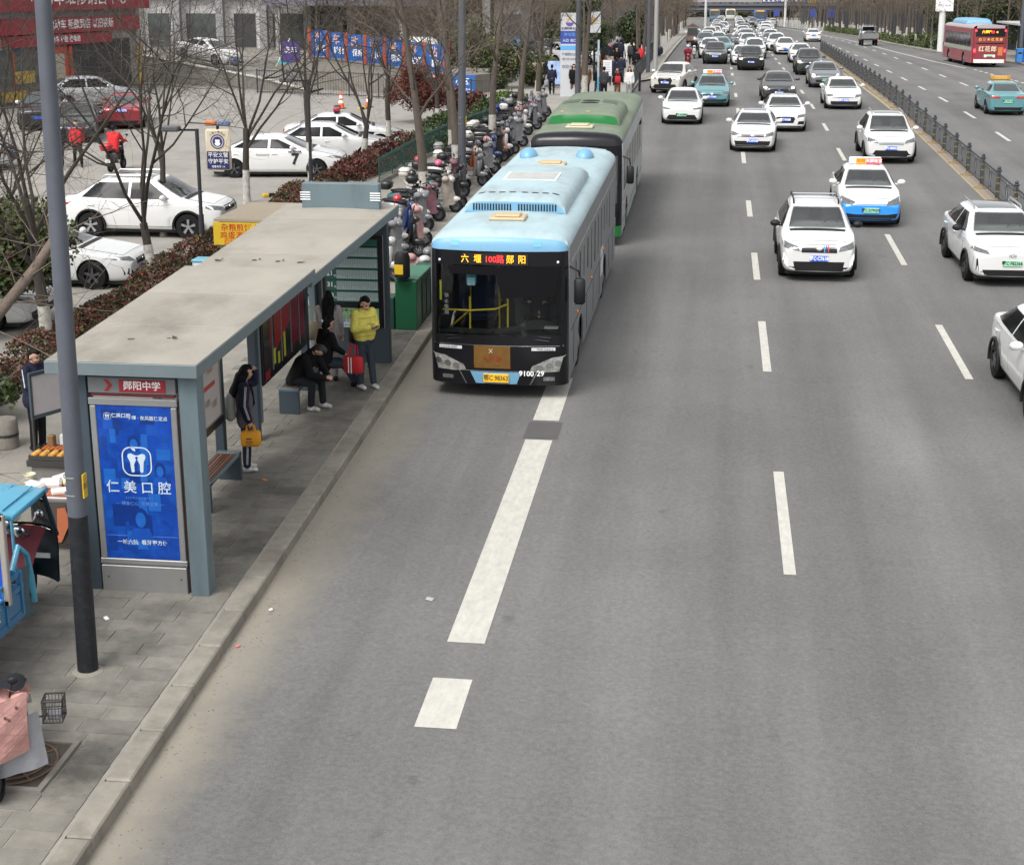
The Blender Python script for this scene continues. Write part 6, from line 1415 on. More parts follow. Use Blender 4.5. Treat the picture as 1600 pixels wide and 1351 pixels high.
lamp_post('light grey lamp post at the end of the plaza railing', -3.9, 104.0, 10, .15, .12, 0, None, m=mat('pole_pale', (.26, .26, .26), .5))
lamp_post('slim dark post standing left of the light grey lamp post', -4.45, 106, 10, .14, .12, 0, None, m=mat('pole_slate', (.06, .06, .07), .5), arm=False)
lamp_post('white lamp post far down the near side of the road', -1.6, 230, 11, .20, .16, 0, None, m=mat('pole_white', (.5, .5, .5), .5), arm=False)
lamp_post('white lamp post far away under the footbridges', 12.2, 290, 12, .22, .18, 0, None, m=mat('pole_white', (.5, .5, .5), .5), arm=False)
def yard_lamp(label, x, y, h, side):
    t = thing('yard_lamp', label, 'lamp', (x, y, g(y) + .02)); MB().tube([(0, 0, 0), (0, 0, 1.2), (0, 0, 1.21), (0, 0, h)], [.075, .07, .05, .05], 12).build('pole', mat('yard_lamp_black', (.02, .02, .024), .5), t, 60)
    MB().box((-.28*side, 0, h - .03), (.55, .05, .05)).build('arm', BLACK, t); MB().box((-.68*side, 0, h), (.46, .30, .14), b=.03).build('lantern', mat('lantern_dark', (.07, .07, .075), .5), t); return t
yl = yard_lamp('black yard lamp carrying the police notice sign', -13.0, 38.3, 3.38, 1)
yard_lamp('black yard lamp standing beside the white car numbered seven', -12.85, 48.9, 3.7, 1)
ps = thing('police_notice', 'cream and navy police notice with a badge under a small warning light', 'sign', (-12.42, 38.2, g(38.3) + 2.40))
MB().box((0, 0, .50), (.66, .12, 1.04), b=.05).build('board', mat('notice_cream', (.50, .44, .33), .5), ps, 40); MB().box((0, -.062, .235), (.58, .01, .44)).build('navy_panel', mat('notice_navy', (.012, .018, .08), .4), ps)
text('平安义警', .135, INK_W, ps, (0, -.069, .36)); text('守护平安', .135, INK_W, ps, (0, -.069, .20)); text('报警电话 110', .06, INK_W, ps, (0, -.069, .07))
o = ring2d([(.17*cos(a*pi/12), .17*sin(a*pi/12)) for a in range(24)], .03).build('badge_ring', mat('badge_blue', (.02, .03, .14), .4), ps, fix=False, loc=(0, -.064, .70)); flat([(.13*cos(a*pi/8), .13*sin(a*pi/8)) for a in range(16)], mat('badge_blue', (.02, .03, .14), .4), ps, 'badge', (0, -.063, .70)); flat([(-.06, .05), (.06, .05), (.05, -.03), (0, -.08), (-.05, -.03)], INK_W, ps, 'shield', (0, -.066, .70)); flat([(.075*cos(pi + a*pi/8), .075*sin(pi + a*pi/8) - .02) for a in range(9)], INK_W, ps, 'wreath', (0, -.065, .69))
for k, ch in enumerate('十堰义警巡防'): a = 2.35 - k*.31; text(ch, .07, INK_K, ps, (.255*cos(a), -.063, .68 + .255*sin(a)))
w = thing('warning_light', 'small orange and blue warning light on top of the police notice', 'light', (-12.42, 38.2, g(38.3) + 3.50)); MB().box((-.17, 0, .06), (.30, .12, .14), b=.03).build('orange_lens', mat('lens_orange', (.50, .16, .06), .3), w, 40); MB().box((.17, 0, .06), (.32, .12, .14), b=.03).build('blue_lens', mat('lens_blue', (.12, .16, .26), .3), w, 40); MB().box((0, 0, -.05), (.06, .05, .1)).build('bracket', BLACK, w)
# ---- snack booth roof and icebox seen over the shelter
kb = thing('snack_booth', 'low snack booth with a beige roof and a yellow sign behind the shelter', 'booth', (-10.75, 37.0, g(37) + PAVE)); MB().prism([(-1.0, -1.5), (1.0, -1.5), (1.0, 1.5), (-1.0, 1.5)], 1.36, 1.42, 'z').build('roof', mat('booth_roof', (.27, .225, .165), .7, var=.08), kb); MB().box((0, 0, .7), (1.8, 2.8, 1.3)).build('wall', mat('booth_wall', (.32, .28, .22), .7), kb)
yp = MB().box((0, -1.53, 1.08), (2.0, .03, .54)).build('yellow_sign', mat('booth_yellow', (.55, .37, .015), .5), kb); text('杂粮煎饼 烤冷面', .19, mat('booth_red', (.42, .03, .01), .5), yp, (-.12, -1.55, 1.22), bold=.002); text('鸡蛋灌饼', .19, mat('booth_red', (.42, .03, .01), .5), yp, (-.46, -1.55, 1.03), bold=.002); text('热饮', .15, mat('booth_orange', (.55, .12, .01), .5), yp, (-.6, -1.55, .87), bold=.004)
ib = thing('icebox', 'small pale blue icebox with a lettered front peeking over the shelter roof', 'icebox', (-11.4, 34.0, g(34) + PAVE)); ib.scale = (.75, .75, .95); MB().box((0, 0, .55), (.9, .6, .5), b=.03).box((0, 0, .15), (.7, .5, .3)).build('body', mat('icebox_white', (.50, .56, .60), .5), ib); MB().box((0, 0, .83), (.94, .64, .06), b=.015).build('lid', mat('icebox_lid', (.12, .33, .42), .4), ib); text('公用', .2, mat('icebox_blue', (.04, .12, .35), .5), ib, (-.15, -.305, .58), bold=.004)
# ---- median fence
FM = mat('fence_grey', (.045, .05, .058), .5, .2, var=.1); FB = mat('fence_foot', (.20, .15, .08), .8, var=.3, scale=9)
mf = thing('median_fence', 'grey metal median fence with ring ornaments between the carriageways', 'fence', (0, 0, 0))
pm = MB(); pm.box((0, 0, .50), (.12, .12, 1.0), b=.02); pm.box((0, 0, 1.02), (.16, .16, .05), b=.015); pm.ball((0, 0, 1.09), .06, 10, 6); pmesh = pm.mesh('post', FM, 40)
fmesh = MB().lathe([(.26, 0), (.25, .04), (.10, .07), (.08, .16)], 14).mesh('post_foot', FB, 40); bmesh_ = MB().box((0, 0, .62), (.128, .128, .035)).box((0, 0, .80), (.128, .128, .035)).box((0, 0, .36), (.128, .128, .035)).mesh('yellow_band', mat('band_yellow_dull', (.24, .16, .02), .6, var=.5, scale=3, world=True))
q = MB()
for z in (.92, .20): q.box((0, 1.5, z), (.035, 2.88, .045))
q.box((0, 1.5, .80), (.02, 2.88, .02))
for k in range(13):
    if k in (4, 5, 6, 7, 8) and k % 2 == 0 and k == 6: continue
    q.box((0, .28 + k*2.44/12, .56), (.014, .014, .70))
q.tube([(0, 1.5 + .16*cos(a*pi/9), .52 + .26*sin(a*pi/9)) for a in range(19)], .014, 5, cap=False); qmesh = q.mesh('fence_panel', FM)
y = 29.0; i = 0
fxm = lambda y: 8.90 + max(0, (y - 70))*.007 if y < 140 else 9.39
while y < 146:
    x = fxm(y); o = link('post', pmesh, mf, (x, y, g(y))); link('foot', fmesh, o); link('yellow_band', bmesh_, o)
    p = link('fence_panel', qmesh, mf, (x, y, g(y) + .0)); setrot(p, -atan2(fxm(y + 3) - x, 3), tilt(y + 1.5)); y += 3.0
struct(sheet('median_strip', lambda y: fxm(y) - .20, lambda y: fxm(y) + .22, 26, 147, .012, mat('median_brick', (.22, .175, .14), .85, var=.25, scale=9, dirt=(.3, .27, .22), dscale=4, damt=.5)))
# ---- litter on the gutter and footway
for x, y, s, m_, lab in ((-7.05, 16.55, .035, INK_W, 'white scrap of paper on the footway before the shelter'), (-5.25, 17.35, .025, INK_W, 'white scrap of litter in the gutter beside the shelter post'), (-5.35, 16.3, .03, mat('pink_scrap', (.5, .15, .15), .7), 'small pink scrap lying in the gutter'), (-3.35, 17.9, .05, mat('grey_scrap', (.33, .32, .31), .7), 'flattened grey scrap on the asphalt beside the long white line'), (-6.55, 21.6, .04, mat('orange_peel', (.5, .2, .05), .7), 'orange peel on the slabs in front of the first bench')):
    o = MB().box((0, 0, .012), (s*2, s*1.4, .02), b=.006).build('litter_scrap', m_); o.location = (x, y, g(y) + (PAVE if x < -5.6 else .004)); setrot(o, x, .1, .1); tag(o, lab, 'litter')
# ================================================================ trees, hedges, shrubs
BARKD = mat('bark_dark', (.036, .029, .023), .9, var=.35, scale=14, bump=.6, stretch=(1, 1, .3)); BARKL = mat('bark_brown', (.078, .063, .050), .9, var=.3, scale=14, bump=.6, stretch=(1, 1, .3)); TWIG = mat('twig_tan', (.105, .082, .060), .9, var=.25, scale=5); TWIGD = mat('twig_dark', (.050, .040, .031), .9, var=.3, scale=5)
LIME = mat('limewash', (.38, .37, .335), .85, var=.12, scale=9, dirt=(.16, .13, .10), dscale=6, damt=.75)
def rv(r, a): return V((r.uniform(-a, a), r.uniform(-a, a), r.uniform(-a, a)))
def limb(mb, r, p, d, L, rad, depth, up=.05, kids_=(4, 5, 4), wob=.16, ratio=.62, minr=.004, mi=0):
    n = 5 if depth < 2 else 4; pts = [p]; rs_ = [rad]; dirs = [d]
    for i in range(n):
        d = (d + rv(r, wob) + V((0, 0, up))).normalized(); p = p + d*L/n; pts.append(p); rs_.append(max(minr*.6, rad*(1 - .75*(i + 1)/n))); dirs.append(d)
    mb.tube(pts, rs_, 6 if rad > .03 else 4 if rad > .011 else 3, mi if rad > .016 else 1, cap=False)
    if depth >= len(kids_): return
    for k in range(kids_[depth]):
        t = r.uniform(.28, .98)*n; i = min(n - 1, int(t)); q = pts[i].lerp(pts[i + 1], t - i)
        ax = dirs[i].orthogonal(); ax.rotate(MX.Rotation(r.uniform(0, 2*pi), 3, dirs[i])); dd = (dirs[i]*r.uniform(.55, .9) + ax*r.uniform(.5, .95)).normalized()
        rr_ = max(minr, rs_[i]*.62)
        limb(mb, r, q, dd, L*ratio*r.uniform(.7, 1.15), rr_, depth + 1, up, kids_, wob, ratio, minr, mi)
def bare_tree(label, seed, trunk_h, r0, H, style='vase', group=None, dark=True, white=1.15, nl=6, kids_=(4, 5, 4), minr=.0034, lean=(0, 0), Ls=None, category='tree'):
    r = random.Random(seed); root = thing('bare_tree', label, category, group=group); bm_ = BARKD if dark else BARKL; tw = TWIGD if dark else TWIG
    n = 7; pts = []; rr_ = []; p = V((0, 0, -.05)); d = V((lean[0], lean[1], 1)).normalized()
    top = trunk_h if style == 'vase' else H*.8
    for i in range(n + 1):
        pts.append(p.copy()); f = i/n; rr_.append(r0*(1.15 if i == 0 else 1)*(1 - (.25 if style == 'vase' else .72)*f)); d = (d + rv(r, .05)*V((1, 1, 0)) if False else (d + V((r.uniform(-.05, .05), r.uniform(-.05, .05), .02)))).normalized(); p = p + d*top/n
    MB().tube(pts, rr_, 12).build('trunk', bm_, root, 60, fix=False)
    if white:
        k = white/top*n; w = [pts[0]] + [pts[j] for j in range(1, int(k) + 1)]; q = pts[int(k)].lerp(pts[min(n, int(k) + 1)], k - int(k)); w.append(q)
        R = [rr_[j] + .006 for j in range(len(w) - 1)] + [rr_[int(k)] + .005]
        MB().tube(w, R, 12, cap=True).build('limewashed_foot', LIME, root, 60, fix=False)
    mb = MB()
    if style == 'vase':
        for k in range(nl):
            a = 2*pi*k/nl + r.uniform(-.4, .4); s = r.uniform(.25, .62); i = n if k < 3 else r.randint(n - 2, n)
            limb(mb, r, pts[i], V((cos(a)*s, sin(a)*s, 1)).normalized(), (Ls or H - trunk_h)*r.uniform(.75, 1.05), rr_[i]*r.uniform(.40, .60), 0, .05, kids_, .22, .58, minr)
    else:
        for k in range(nl):
            t = trunk_h + (top - trunk_h)*(k + .5)/nl; i = min(n - 1, int(t/top*n)); q = pts[i].lerp(pts[i + 1], t/top*n - i); a = k*2.4 + r.uniform(-.5, .5); s = r.uniform(.7, 1.3)
            limb(mb, r, q, V((cos(a)*s, sin(a)*s, .8)).normalized(), (H - t)*r.uniform(.35, .55) + .5, max(.012, rr_[i]*r.uniform(.26, .40)), 0, .06, kids_, .19, .6, minr)
        limb(mb, r, pts[-1], V((0, 0, 1)), H - top, rr_[-1], 0, .05, kids_, .1, .6, minr)
    mb.build('crown', [bm_, tw], root, None, fix=False); return root
def at_(o, x, y, rz=0, dz=.02, s=1): o.location = (x, y, g(y) + dz); o.rotation_euler = (0, 0, rz); o.scale = (s, s, s); return o
GV = 'bare trees at the car park edge'; GF = 'bare trees along the footway'
vase = [bare_tree('bare dark tree with limewashed foot behind the near end of the shelter roof', 3, 2.5, .125, 7.2, 'vase', GV, True, 1.15, 6, (5, 6, 4)), bare_tree('dark forked tree beside the police notice, trunk leaning left', 8, 1.7, .12, 7.4, 'vase', GV, True, 1.2, 5, (5, 6, 5), lean=(-.10, 0)), bare_tree('tall dark bare tree in front of the white car numbered seven', 21, 3.0, .12, 7.6, 'vase', GV, True, 1.3, 5, (5, 7, 4))]
at_(vase[0], -12.74, 28.05, .3, .1); at_(vase[1], -12.73, 34.1, 0, .1); at_(vase[2], -13.85, 52.8, 1, .02)
for src, x, y, rz, s, lab in ((0, -14.5, 47.2, 2.2, .95, 'bare dark tree with a low fork behind the police notice'), (1, -12.5, 54.6, 3.6, 1, 'bare dark tree with a whitewashed foot at the red hedge by the patrol cars'), (2, -12.6, 60.0, 2.4, .95, 'slender bare tree with a whitewashed foot in the green shrubs'), (0, -12.8, 22.3, 1.0, .8, 'bare tree at the left edge of the picture beside the seller'), (2, -15.2, 41.5, 4.2, .8, 'thin bare tree behind the snack booth'), (1, -16.2, 33.2, 1.6, .75, 'thin bare tree rising from the evergreen shrub on the left'), (0, -11.8, 66.5, 5, .9, 'bare tree at the red round bush')):
    at_(dup(vase[src], lab), x, y, rz, .05, s)
foot_t = [bare_tree('straight brown bare tree with limewashed foot just beyond the shelter', 31, 2.6, .17, 8.2, 'straight', GF, False, 1.25, 10, (5, 5, 4)), bare_tree('straight bare tree just left of the tall dark lamp post', 35, 2.4, .16, 8.0, 'straight', GF, False, 1.3, 10, (5, 5, 4)), bare_tree('straight bare tree halfway along the scooter row', 44, 2.7, .16, 8.4, 'straight', GF, False, 1.35, 9, (4, 5, 4))]
at_(foot_t[0], -8.5, 45.7, 0, PAVE); at_(foot_t[1], -8.5, 51.5, 1.2, PAVE); at_(foot_t[2], -8.55, 60.4, 2.2, PAVE)
for src, x, y, rz, s, lab in ((0, -8.4, 67.5, 2.9, .95, 'bare tree beside the far part of the scooter row'), (1, -8.1, 72.4, 3.9, .92, 'bare tree with a limewashed foot at the far end of the scooter row'), (2, -6.6, 80.5, 1.1, 1, 'bare tree standing right of the dark lamp post at the plaza mouth'), (1, -8.9, 79.0, 5.2, .9, 'bare tree left of the sign tower'), (2, -9.6, 57.0, 4.4, .85, 'bare tree leaning over the green fence')):
    at_(dup(foot_t[src], lab), x, y, rz, PAVE, s)
# the long leaning bough that crosses the left edge
lb = bare_tree('leaning sawn-off tree with thin shoots crossing the left edge', 5, 2.2, .10, 3.2, 'vase', None, False, 0, 1, (3, 3))
bpy.data.objects.remove([c for c in lb.children if c.name.startswith('crown')][0]); bpy.data.objects.remove([c for c in lb.children if c.name.startswith('trunk')][0])
def bend(p): return V(p)
r = random.Random(12); mb = MB(); B0 = V((-11.95, 20.6, g(20.6) + .1))
path = [V((0, 0, 0)), V((.05, .4, .7)), V((.25, 1.0, 1.35)), V((.70, 1.9, 2.15)), V((1.15, 2.7, 2.95)), V((1.42, 3.2, 3.55))]
MB().tube(path, [.12, .11, .10, .092, .082, .07], 10).build('trunk', mat('bark_bough', (.13, .10, .08), .9, var=.3, scale=12, bump=.6), lb, 60)
for k in range(26):
    i = r.choice((1, 2, 3, 3, 4, 4, 5)); q = path[i].lerp(path[max(0, i - 1)], r.random()*.8)
    d = V((r.uniform(-.8, 1.2), r.uniform(-.8, .6), r.uniform(-.25, .9))).normalized(); limb(mb, r, q, d, r.uniform(.8, 2.0), r.uniform(.009, .017), 1, .01, (3, 3, 3), .16, .6, .0035)
mb.build('crown', [TWIG, TWIG], lb, None, fix=False); lb.location = B0; lb.rotation_euler = (0, 0, -.05)
# a few long pale shoots arching over the seller and the poster
sh_ = thing('arching_shoots', 'thin pale bare shoots arching over the stall from the left edge', 'branches', (-10.6, 17.2, g(17.2) + PAVE))
mb = MB(); r = random.Random(4)
for (a, b, c) in (((-.5, .2, .05), (.6, .3, 1.55), (2.4, -.2, 1.62)), ((-.6, .6, .1), (.4, .9, 1.5), (1.8, 1.4, 2.55)), ((-.4, 1.0, .0), (.3, 1.1, 1.7), (1.3, 1.0, 1.0)), ((-.6, -.2, .1), (.2, -.1, .9), (1.2, -.5, .75))):
    a, b, c = V(a), V(b), V(c); pts = [a*(1 - t)**2 + b*2*t*(1 - t) + c*t*t for t in [i/10 for i in range(11)]]; pts = [p + rv(r, .02) for p in pts]
    mb.tube(pts, [.013 - .0009*i for i in range(11)], 5)
    for k in range(7): i = r.randint(3, 9); limb(mb, r, pts[i], (pts[i] - pts[i - 1] + rv(r, .25)).normalized(), r.uniform(.25, .7), .0055, 2, 0, (3, 3, 2), .15, .6, .003)
mb.build('shoots', TWIG, sh_, None, fix=False)
# ---- leaves
def leafmat(n, c): return mat('leaf_' + n, c, .55, var=.3, scale=3, spec=.35)
LV = {n: leafmat(n, c) for n, c in dict(dark=(.022, .040, .014), mid=(.045, .075, .022), lime=(.10, .14, .03), red=(.125, .026, .022), maroon=(.085, .030, .022), rust=(.20, .055, .032), olive=(.075, .075, .03), brown=(.10, .065, .04)).items()}
def leaves(name, pts, mats_, size, parent=None, seed=1, loc=None):
    """pts: (position, material index) of leaf clumps; every clump is 2 crossed pointed leaves"""
    r = random.Random(seed); mb = MB()
    for p, mi in pts:
        for k in range(2):
            s = size*r.uniform(.6, 1.3); u = rv(r, 1).normalized(); w = u.orthogonal(); w.rotate(MX.Rotation(r.uniform(0, 6.28), 3, u)); w = w*s*.42; u = u*s
            q = V(p) + rv(r, size*.6); mb.add([q, q + u*.45 + w, q + u, q + u*.45 - w], [(0, 1, 2, 3)], mi)
    return mb.build(name, mats_, parent, None, loc, fix=False)
def lumpy(r, c, R, n, shell=.5):
    out = []
    lumps = [(V((r.gauss(0, .45), r.gauss(0, .45), r.gauss(0, .4))), r.uniform(.35, .6)) for _ in range(14)]
    while len(out) < n:
        l, q = r.choice(lumps); d = V((r.gauss(0, 1), r.gauss(0, 1), r.gauss(0, 1))).normalized()*q*(r.random()**shell)
        p = l + d
        if p.length > 1.15: continue
        out.append(V((c[0] + p.x*R[0], c[1] + p.y*R[1], c[2] + p.z*R[2])))
    return out
def shrub(label, name, x, y, R, n, names, size, seed, group=None, z0=0, stem=True, wts=None, cat='shrub', dz=.02):
    r = random.Random(seed); t = thing(name, label, cat, (x, y, g(y) + dz), 0, group)
    P_ = [p for p in lumpy(r, (0, 0, z0 + R[2]), R, n)]
    P_ = [(V((p.x, p.y, max(.03, p.z))), r.choices(range(len(names)), wts)[0]) for p in P_]
    leaves('foliage', P_, [LV[k] for k in names], size, t, seed)
    if stem:
        mb = MB()
        for k in range(5): limb(mb, r, V((0, 0, 0)), V((r.uniform(-.4, .4), r.uniform(-.4, .4), 1)).normalized(), (z0 + R[2])*1.3, .03 if R[2] > .7 else .015, 1, .05, (3, 4), .1, .6, .006)
        mb.build('stem', [BARKD, TWIGD], t, None, fix=False)
    return t
def hedge(label, pts, h, w, n, names, wts, size, seed, cat='hedge'):
    r = random.Random(seed); t = thing('hedge', label, cat, (0, 0, 0)); L_ = []; seg = []
    tot = sum((V(b) - V(a)).length for a, b in zip(pts, pts[1:]))
    noise_ = [r.uniform(.55, 1.35) for _ in range(200)]
    for a, b in zip(pts, pts[1:]):
        a, b = V(a), V(b); d = b - a; nn = V((-d.y, d.x)).normalized()
        for k in range(int(n*d.length/tot)):
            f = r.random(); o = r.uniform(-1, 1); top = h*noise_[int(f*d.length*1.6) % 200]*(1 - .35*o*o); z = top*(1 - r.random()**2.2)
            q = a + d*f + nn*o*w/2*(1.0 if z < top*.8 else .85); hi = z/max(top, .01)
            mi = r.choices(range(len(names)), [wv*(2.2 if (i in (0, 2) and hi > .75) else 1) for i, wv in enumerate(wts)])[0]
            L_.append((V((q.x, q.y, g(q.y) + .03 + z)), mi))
    leaves('foliage', L_, [LV[k] for k in names], size, t, seed)
    mb = MB()
    for a, b in zip(pts, pts[1:]):
        a, b = V(a), V(b); k = int((b - a).length*2.2)
        for i in range(k): q = a.lerp(b, (i + .5)/k); limb(mb, r, V((q.x + r.uniform(-.2, .2), q.y, g(q.y))), V((r.uniform(-.5, .5), r.uniform(-.5, .5), 1)).normalized(), h*.8, .012, 1, .03, (4, 3), .15, .6, .005)
    mb.build('stem', [BARKD, TWIGD], t, None, fix=False); return t
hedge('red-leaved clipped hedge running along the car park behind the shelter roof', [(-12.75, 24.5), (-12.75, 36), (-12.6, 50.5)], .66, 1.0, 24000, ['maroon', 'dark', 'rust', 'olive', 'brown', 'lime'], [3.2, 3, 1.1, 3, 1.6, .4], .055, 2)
hedge('low maroon hedge patch beside the front bumpers of the patrol cars', [(-12.4, 51.3), (-11.6, 58.0)], .75, 1.6, 5000, ['maroon', 'dark', 'red', 'olive'], [6, 2, 2, 1], .085, 3)
hedge('dense green shrubbery inside the green fence', [(-11.3, 58.5), (-10.6, 65), (-9.4, 71.5)], .95, 2.0, 9000, ['mid', 'dark', 'lime', 'olive'], [4, 4, 1.2, 1.5], .09, 4)
shrub('large round red-tipped bush behind the green shrubbery', 'red_bush', -13.3, 69.8, (1.35, 1.2, 1.15), 9000, ['red', 'maroon', 'rust', 'dark'], .07, 5, wts=[4, 3, 2.2, 2], z0=.2)
shrub('smaller dull red bush right of the large round red bush', 'red_bush', -11.3, 70.6, (1.0, .9, .85), 2600, ['maroon', 'brown', 'red', 'dark'], .10, 6, wts=[4, 2, 2, 2])
shrub('bright green ball-shaped bush by the end of the green fence', 'round_bush', -9.85, 75.2, (1.05, 1.0, .62), 3200, ['lime', 'mid', 'dark'], .085, 7, wts=[4, 3, 1])
shrub('evergreen shrub with pale blossoms at the left edge beside the grey lamp post', 'evergreen_shrub', -14.9, 29.6, (1.9, 1.3, 1.05), 10000, ['olive', 'dark', 'brown', 'mid', 'lime'], .10, 8, wts=[4, 3.5, 1.8, 2.5, 1.2], z0=1.1)
shrub('low green bush at the left edge behind the seller', 'green_bush', -12.9, 23.6, (1.25, 1.1, .62), 4200, ['mid', 'dark', 'lime', 'olive'], .085, 9, wts=[4, 4, 2, 1])
for i, (x, y, Rr) in enumerate(((-12.0, 89.5, (1.8, 1.4, 1.5)), (-14.2, 93, (2.2, 1.8, 1.9)), (-10.4, 92, (1.4, 1.2, .9)))): shrub(('dark twiggy bush behind the blue notice board', 'tall dark bush right of the blue banner wall', 'low yellow-green bush in the plaza planter')[i], 'plaza_bush', x, y, Rr, 3000, ['olive', 'dark', 'brown', 'lime'] if i < 2 else ['lime', 'olive', 'mid', 'dark'], .13, 20 + i, wts=[3, 4, 2, 1])
for i, (x, y, R_, lab) in enumerate(((-8.6, 104, (1.7, 1.6, 2.0), 'dark green evergreen tree between the two sign plates'), (-9.8, 112, (2.4, 2, 2.4), 'broad evergreen tree behind the sign tower'), (-6.9, 128, (1.8, 1.8, 1.6), 'evergreen tree behind the far group of pedestrians'))): shrub(lab, 'evergreen_tree', x, y, R_, 4000, ['dark', 'mid', 'olive'], .17, 40 + i, z0=1.2, wts=[5, 3, 2], cat='tree')
shrub('bright green bush beside the white-clad pedestrians', 'green_bush', -6.0, 131, (1.6, 1.2, 1.0), 2000, ['lime', 'mid', 'dark'], .14, 47, wts=[3, 3, 1])
# ---- green picket fence along the footway
GFM = mat('green_fence_paint', (.012, .05, .042), .45, var=.1)
gfn = thing('picket_fence', 'low dark green metal picket fence along the inside of the footway', 'fence', (0, 0, 0))
def fence_line(root, pts, step, h, m, n, post_r=.022, loop=True, base=True, pm_=None):
    q = MB()
    for z in (h*.86, h*.14): q.box((0, step/2, z), (.022, step, .03))
    for k in range(n):
        yy = (k + .5)*step/n; q.box((0, yy, h*.5), (.014, .014, h*.94))
        if loop: q.tube([(0, yy - step/n/2, h*.86), (0, yy, h*1.0), (0, yy + step/n/2, h*.86)], .008, 3, cap=False)
    pan = q.mesh('fence_panel', m); post = MB().box((0, 0, h*.53), (post_r*2, post_r*2, h*1.06), b=.006).ball((0, 0, h*1.08), post_r*1.3, 8, 5).mesh('post', pm_ or m)
    for a, b in zip(pts, pts[1:]):
        a, b = V(a), V(b); d = b - a; k = max(1, round(d.length/step))
        for i in range(k):
            p = a + d*i/k; e = a + d*(i + 1)/k; z0, z1 = gzf(p), gzf(e)
            for nm, me in (('post', post), ('fence_panel', pan)):
                o = link(nm, me, root, (p.x, p.y, z0)); rz = atan2(-d.x, d.y)
                if nm == 'fence_panel': o.scale = (1, (e - p).length/step, 1); o.rotation_euler = (MX.Rotation(rz, 3, 'Z') @ MX.Rotation(atan2(z1 - z0, (e - p).length), 3, 'X')).to_euler()
    if base: 
        b_ = MB()
        for a, b in zip(pts, pts[1:]):
            a, b = V(a), V(b); m_ = (a + b)/2; d = b - a
            b_.box((m_.x, m_.y, (gzf(a) + gzf(b))/2 + .04), (.14, d.length, .16), rz=atan2(-d.x, d.y), M=None)
        b_.build('base_kerb', KM, root)
gzf = lambda p: g(p.y) + PAVE - .02
fence_line(gfn, [(-10.95, 50.5), (-10.75, 56), (-10.35, 61), (-9.6, 66), (-8.75, 71), (-8.5, 74)], 2.0, .95, GFM, 14)
# ---- rows of trees farther off
far_t = [bare_tree('bare tree with a limewashed foot in the row along the right carriageway', 60 + k, 2.3, .14, 7.5, 'straight', 'bare trees along the right side of the road', False, 1.25, 8, (4, 4, 3) if k < 2 else (4, 3, 3), minr=.010) for k in range(3)]
rr3 = random.Random(77)
y = 139; k = 0
while y < 330:
    x = rk(y) + 1.3 + rr3.uniform(-.2, .4); o = far_t[k] if k < 3 else dup(far_t[k % 3]); o['label'] = 'limewashed bare tree, %s from the near end of the right roadside row' % ORD(k); at_(o, x, y, rr3.uniform(0, 6), .12, rr3.uniform(.85, 1.1)); y += 4.6 + rr3.uniform(-.6, .6); k += 1
y = 140; k = 0
while y < 300:
    x = rk(y) + 5.2 + rr3.uniform(-.6, .6); at_(dup(far_t[k % 3], 'bare tree in the second row behind the right carriageway', 'bare trees in the second row on the right'), x, y, rr3.uniform(0, 6), .12, rr3.uniform(.9, 1.15)); y += 5.5 + rr3.uniform(-.6, .6); k += 1
y = 112; k = 0
while y < 320:
    x = -5.6 + rr3.uniform(-.3, .3) - max(0, (y - 200))*.004; at_(dup(far_t[k % 3], 'brown bare tree, %s from the near end of the plaza side row' % ORD(k), 'bare trees along the plaza side of the road', skip=() if k % 2 else ('limewashed_foot',)), x, y, rr3.uniform(0, 6), .12, rr3.uniform(.85, 1.1)); y += 4.6 + rr3.uniform(-.5, .5); k += 1
for k in range(46):
    x, y = rr3.uniform(-26, -8.5), rr3.uniform(103, 200)
    at_(dup(far_t[k % 3], 'bare brown tree in the grove at the back of the plaza', 'bare trees in the grove behind the plaza', skip=('limewashed_foot',)), x, y, rr3.uniform(0, 6), .1, rr3.uniform(.9, 1.3))
for k in range(8):
    x, y = -25 + 2.4*k + rr3.uniform(-.5, .5), 91 + rr3.uniform(0, 4) - k*.5
    at_(dup(far_t[k % 3], 'bare brown tree behind the blue banner wall', 'bare trees behind the blue banner wall', skip=('limewashed_foot',)), x, y + 5, rr3.uniform(0, 6), .6, rr3.uniform(.8, 1.0))
hg = hedge('low green hedge under the right-hand tree row', [(rk(142) + 1.2, 142), (rk(170) + 1.1, 170), (rk(210) + 1.1, 210), (rk(250) + 1.1, 250)], .7, 1.1, 9000, ['olive', 'mid', 'lime', 'dark'], [3, 3, 1, 3], .15, 50)
for i in range(6):
    y = 143 + i*4.2; shrub('rounded yellow-green bush, %s from the near end under the right-hand trees' % ORD(i), 'round_bush', rk(y) + 1.6, y, (1.0, 1.3, .75), 900, ['lime', 'olive', 'mid', 'dark'], .14, 60 + i, 'rounded bushes under the right-hand trees', stem=False, wts=[2, 4, 3, 2], dz=.12)
for i, (x, y, R_) in enumerate(((24.5, 158, (3.4, 3, 3.6)), (27.5, 150, (3, 3, 3.2)), (23.6, 166, (2.6, 2.6, 3)), (30, 146, (3, 3, 3.4)))): shrub(('tall leafy evergreen tree behind the right-hand sign pole', 'broad leafy evergreen tree above the red bus', 'evergreen tree left of the right-hand sign pole', 'leafy evergreen tree at the right edge above the bus')[i], 'evergreen_tree', x, y, R_, 5200, ['olive', 'mid', 'dark', 'lime'], .20, 70 + i, z0=.4, wts=[3, 3, 4, .6], cat='tree', dz=.1)
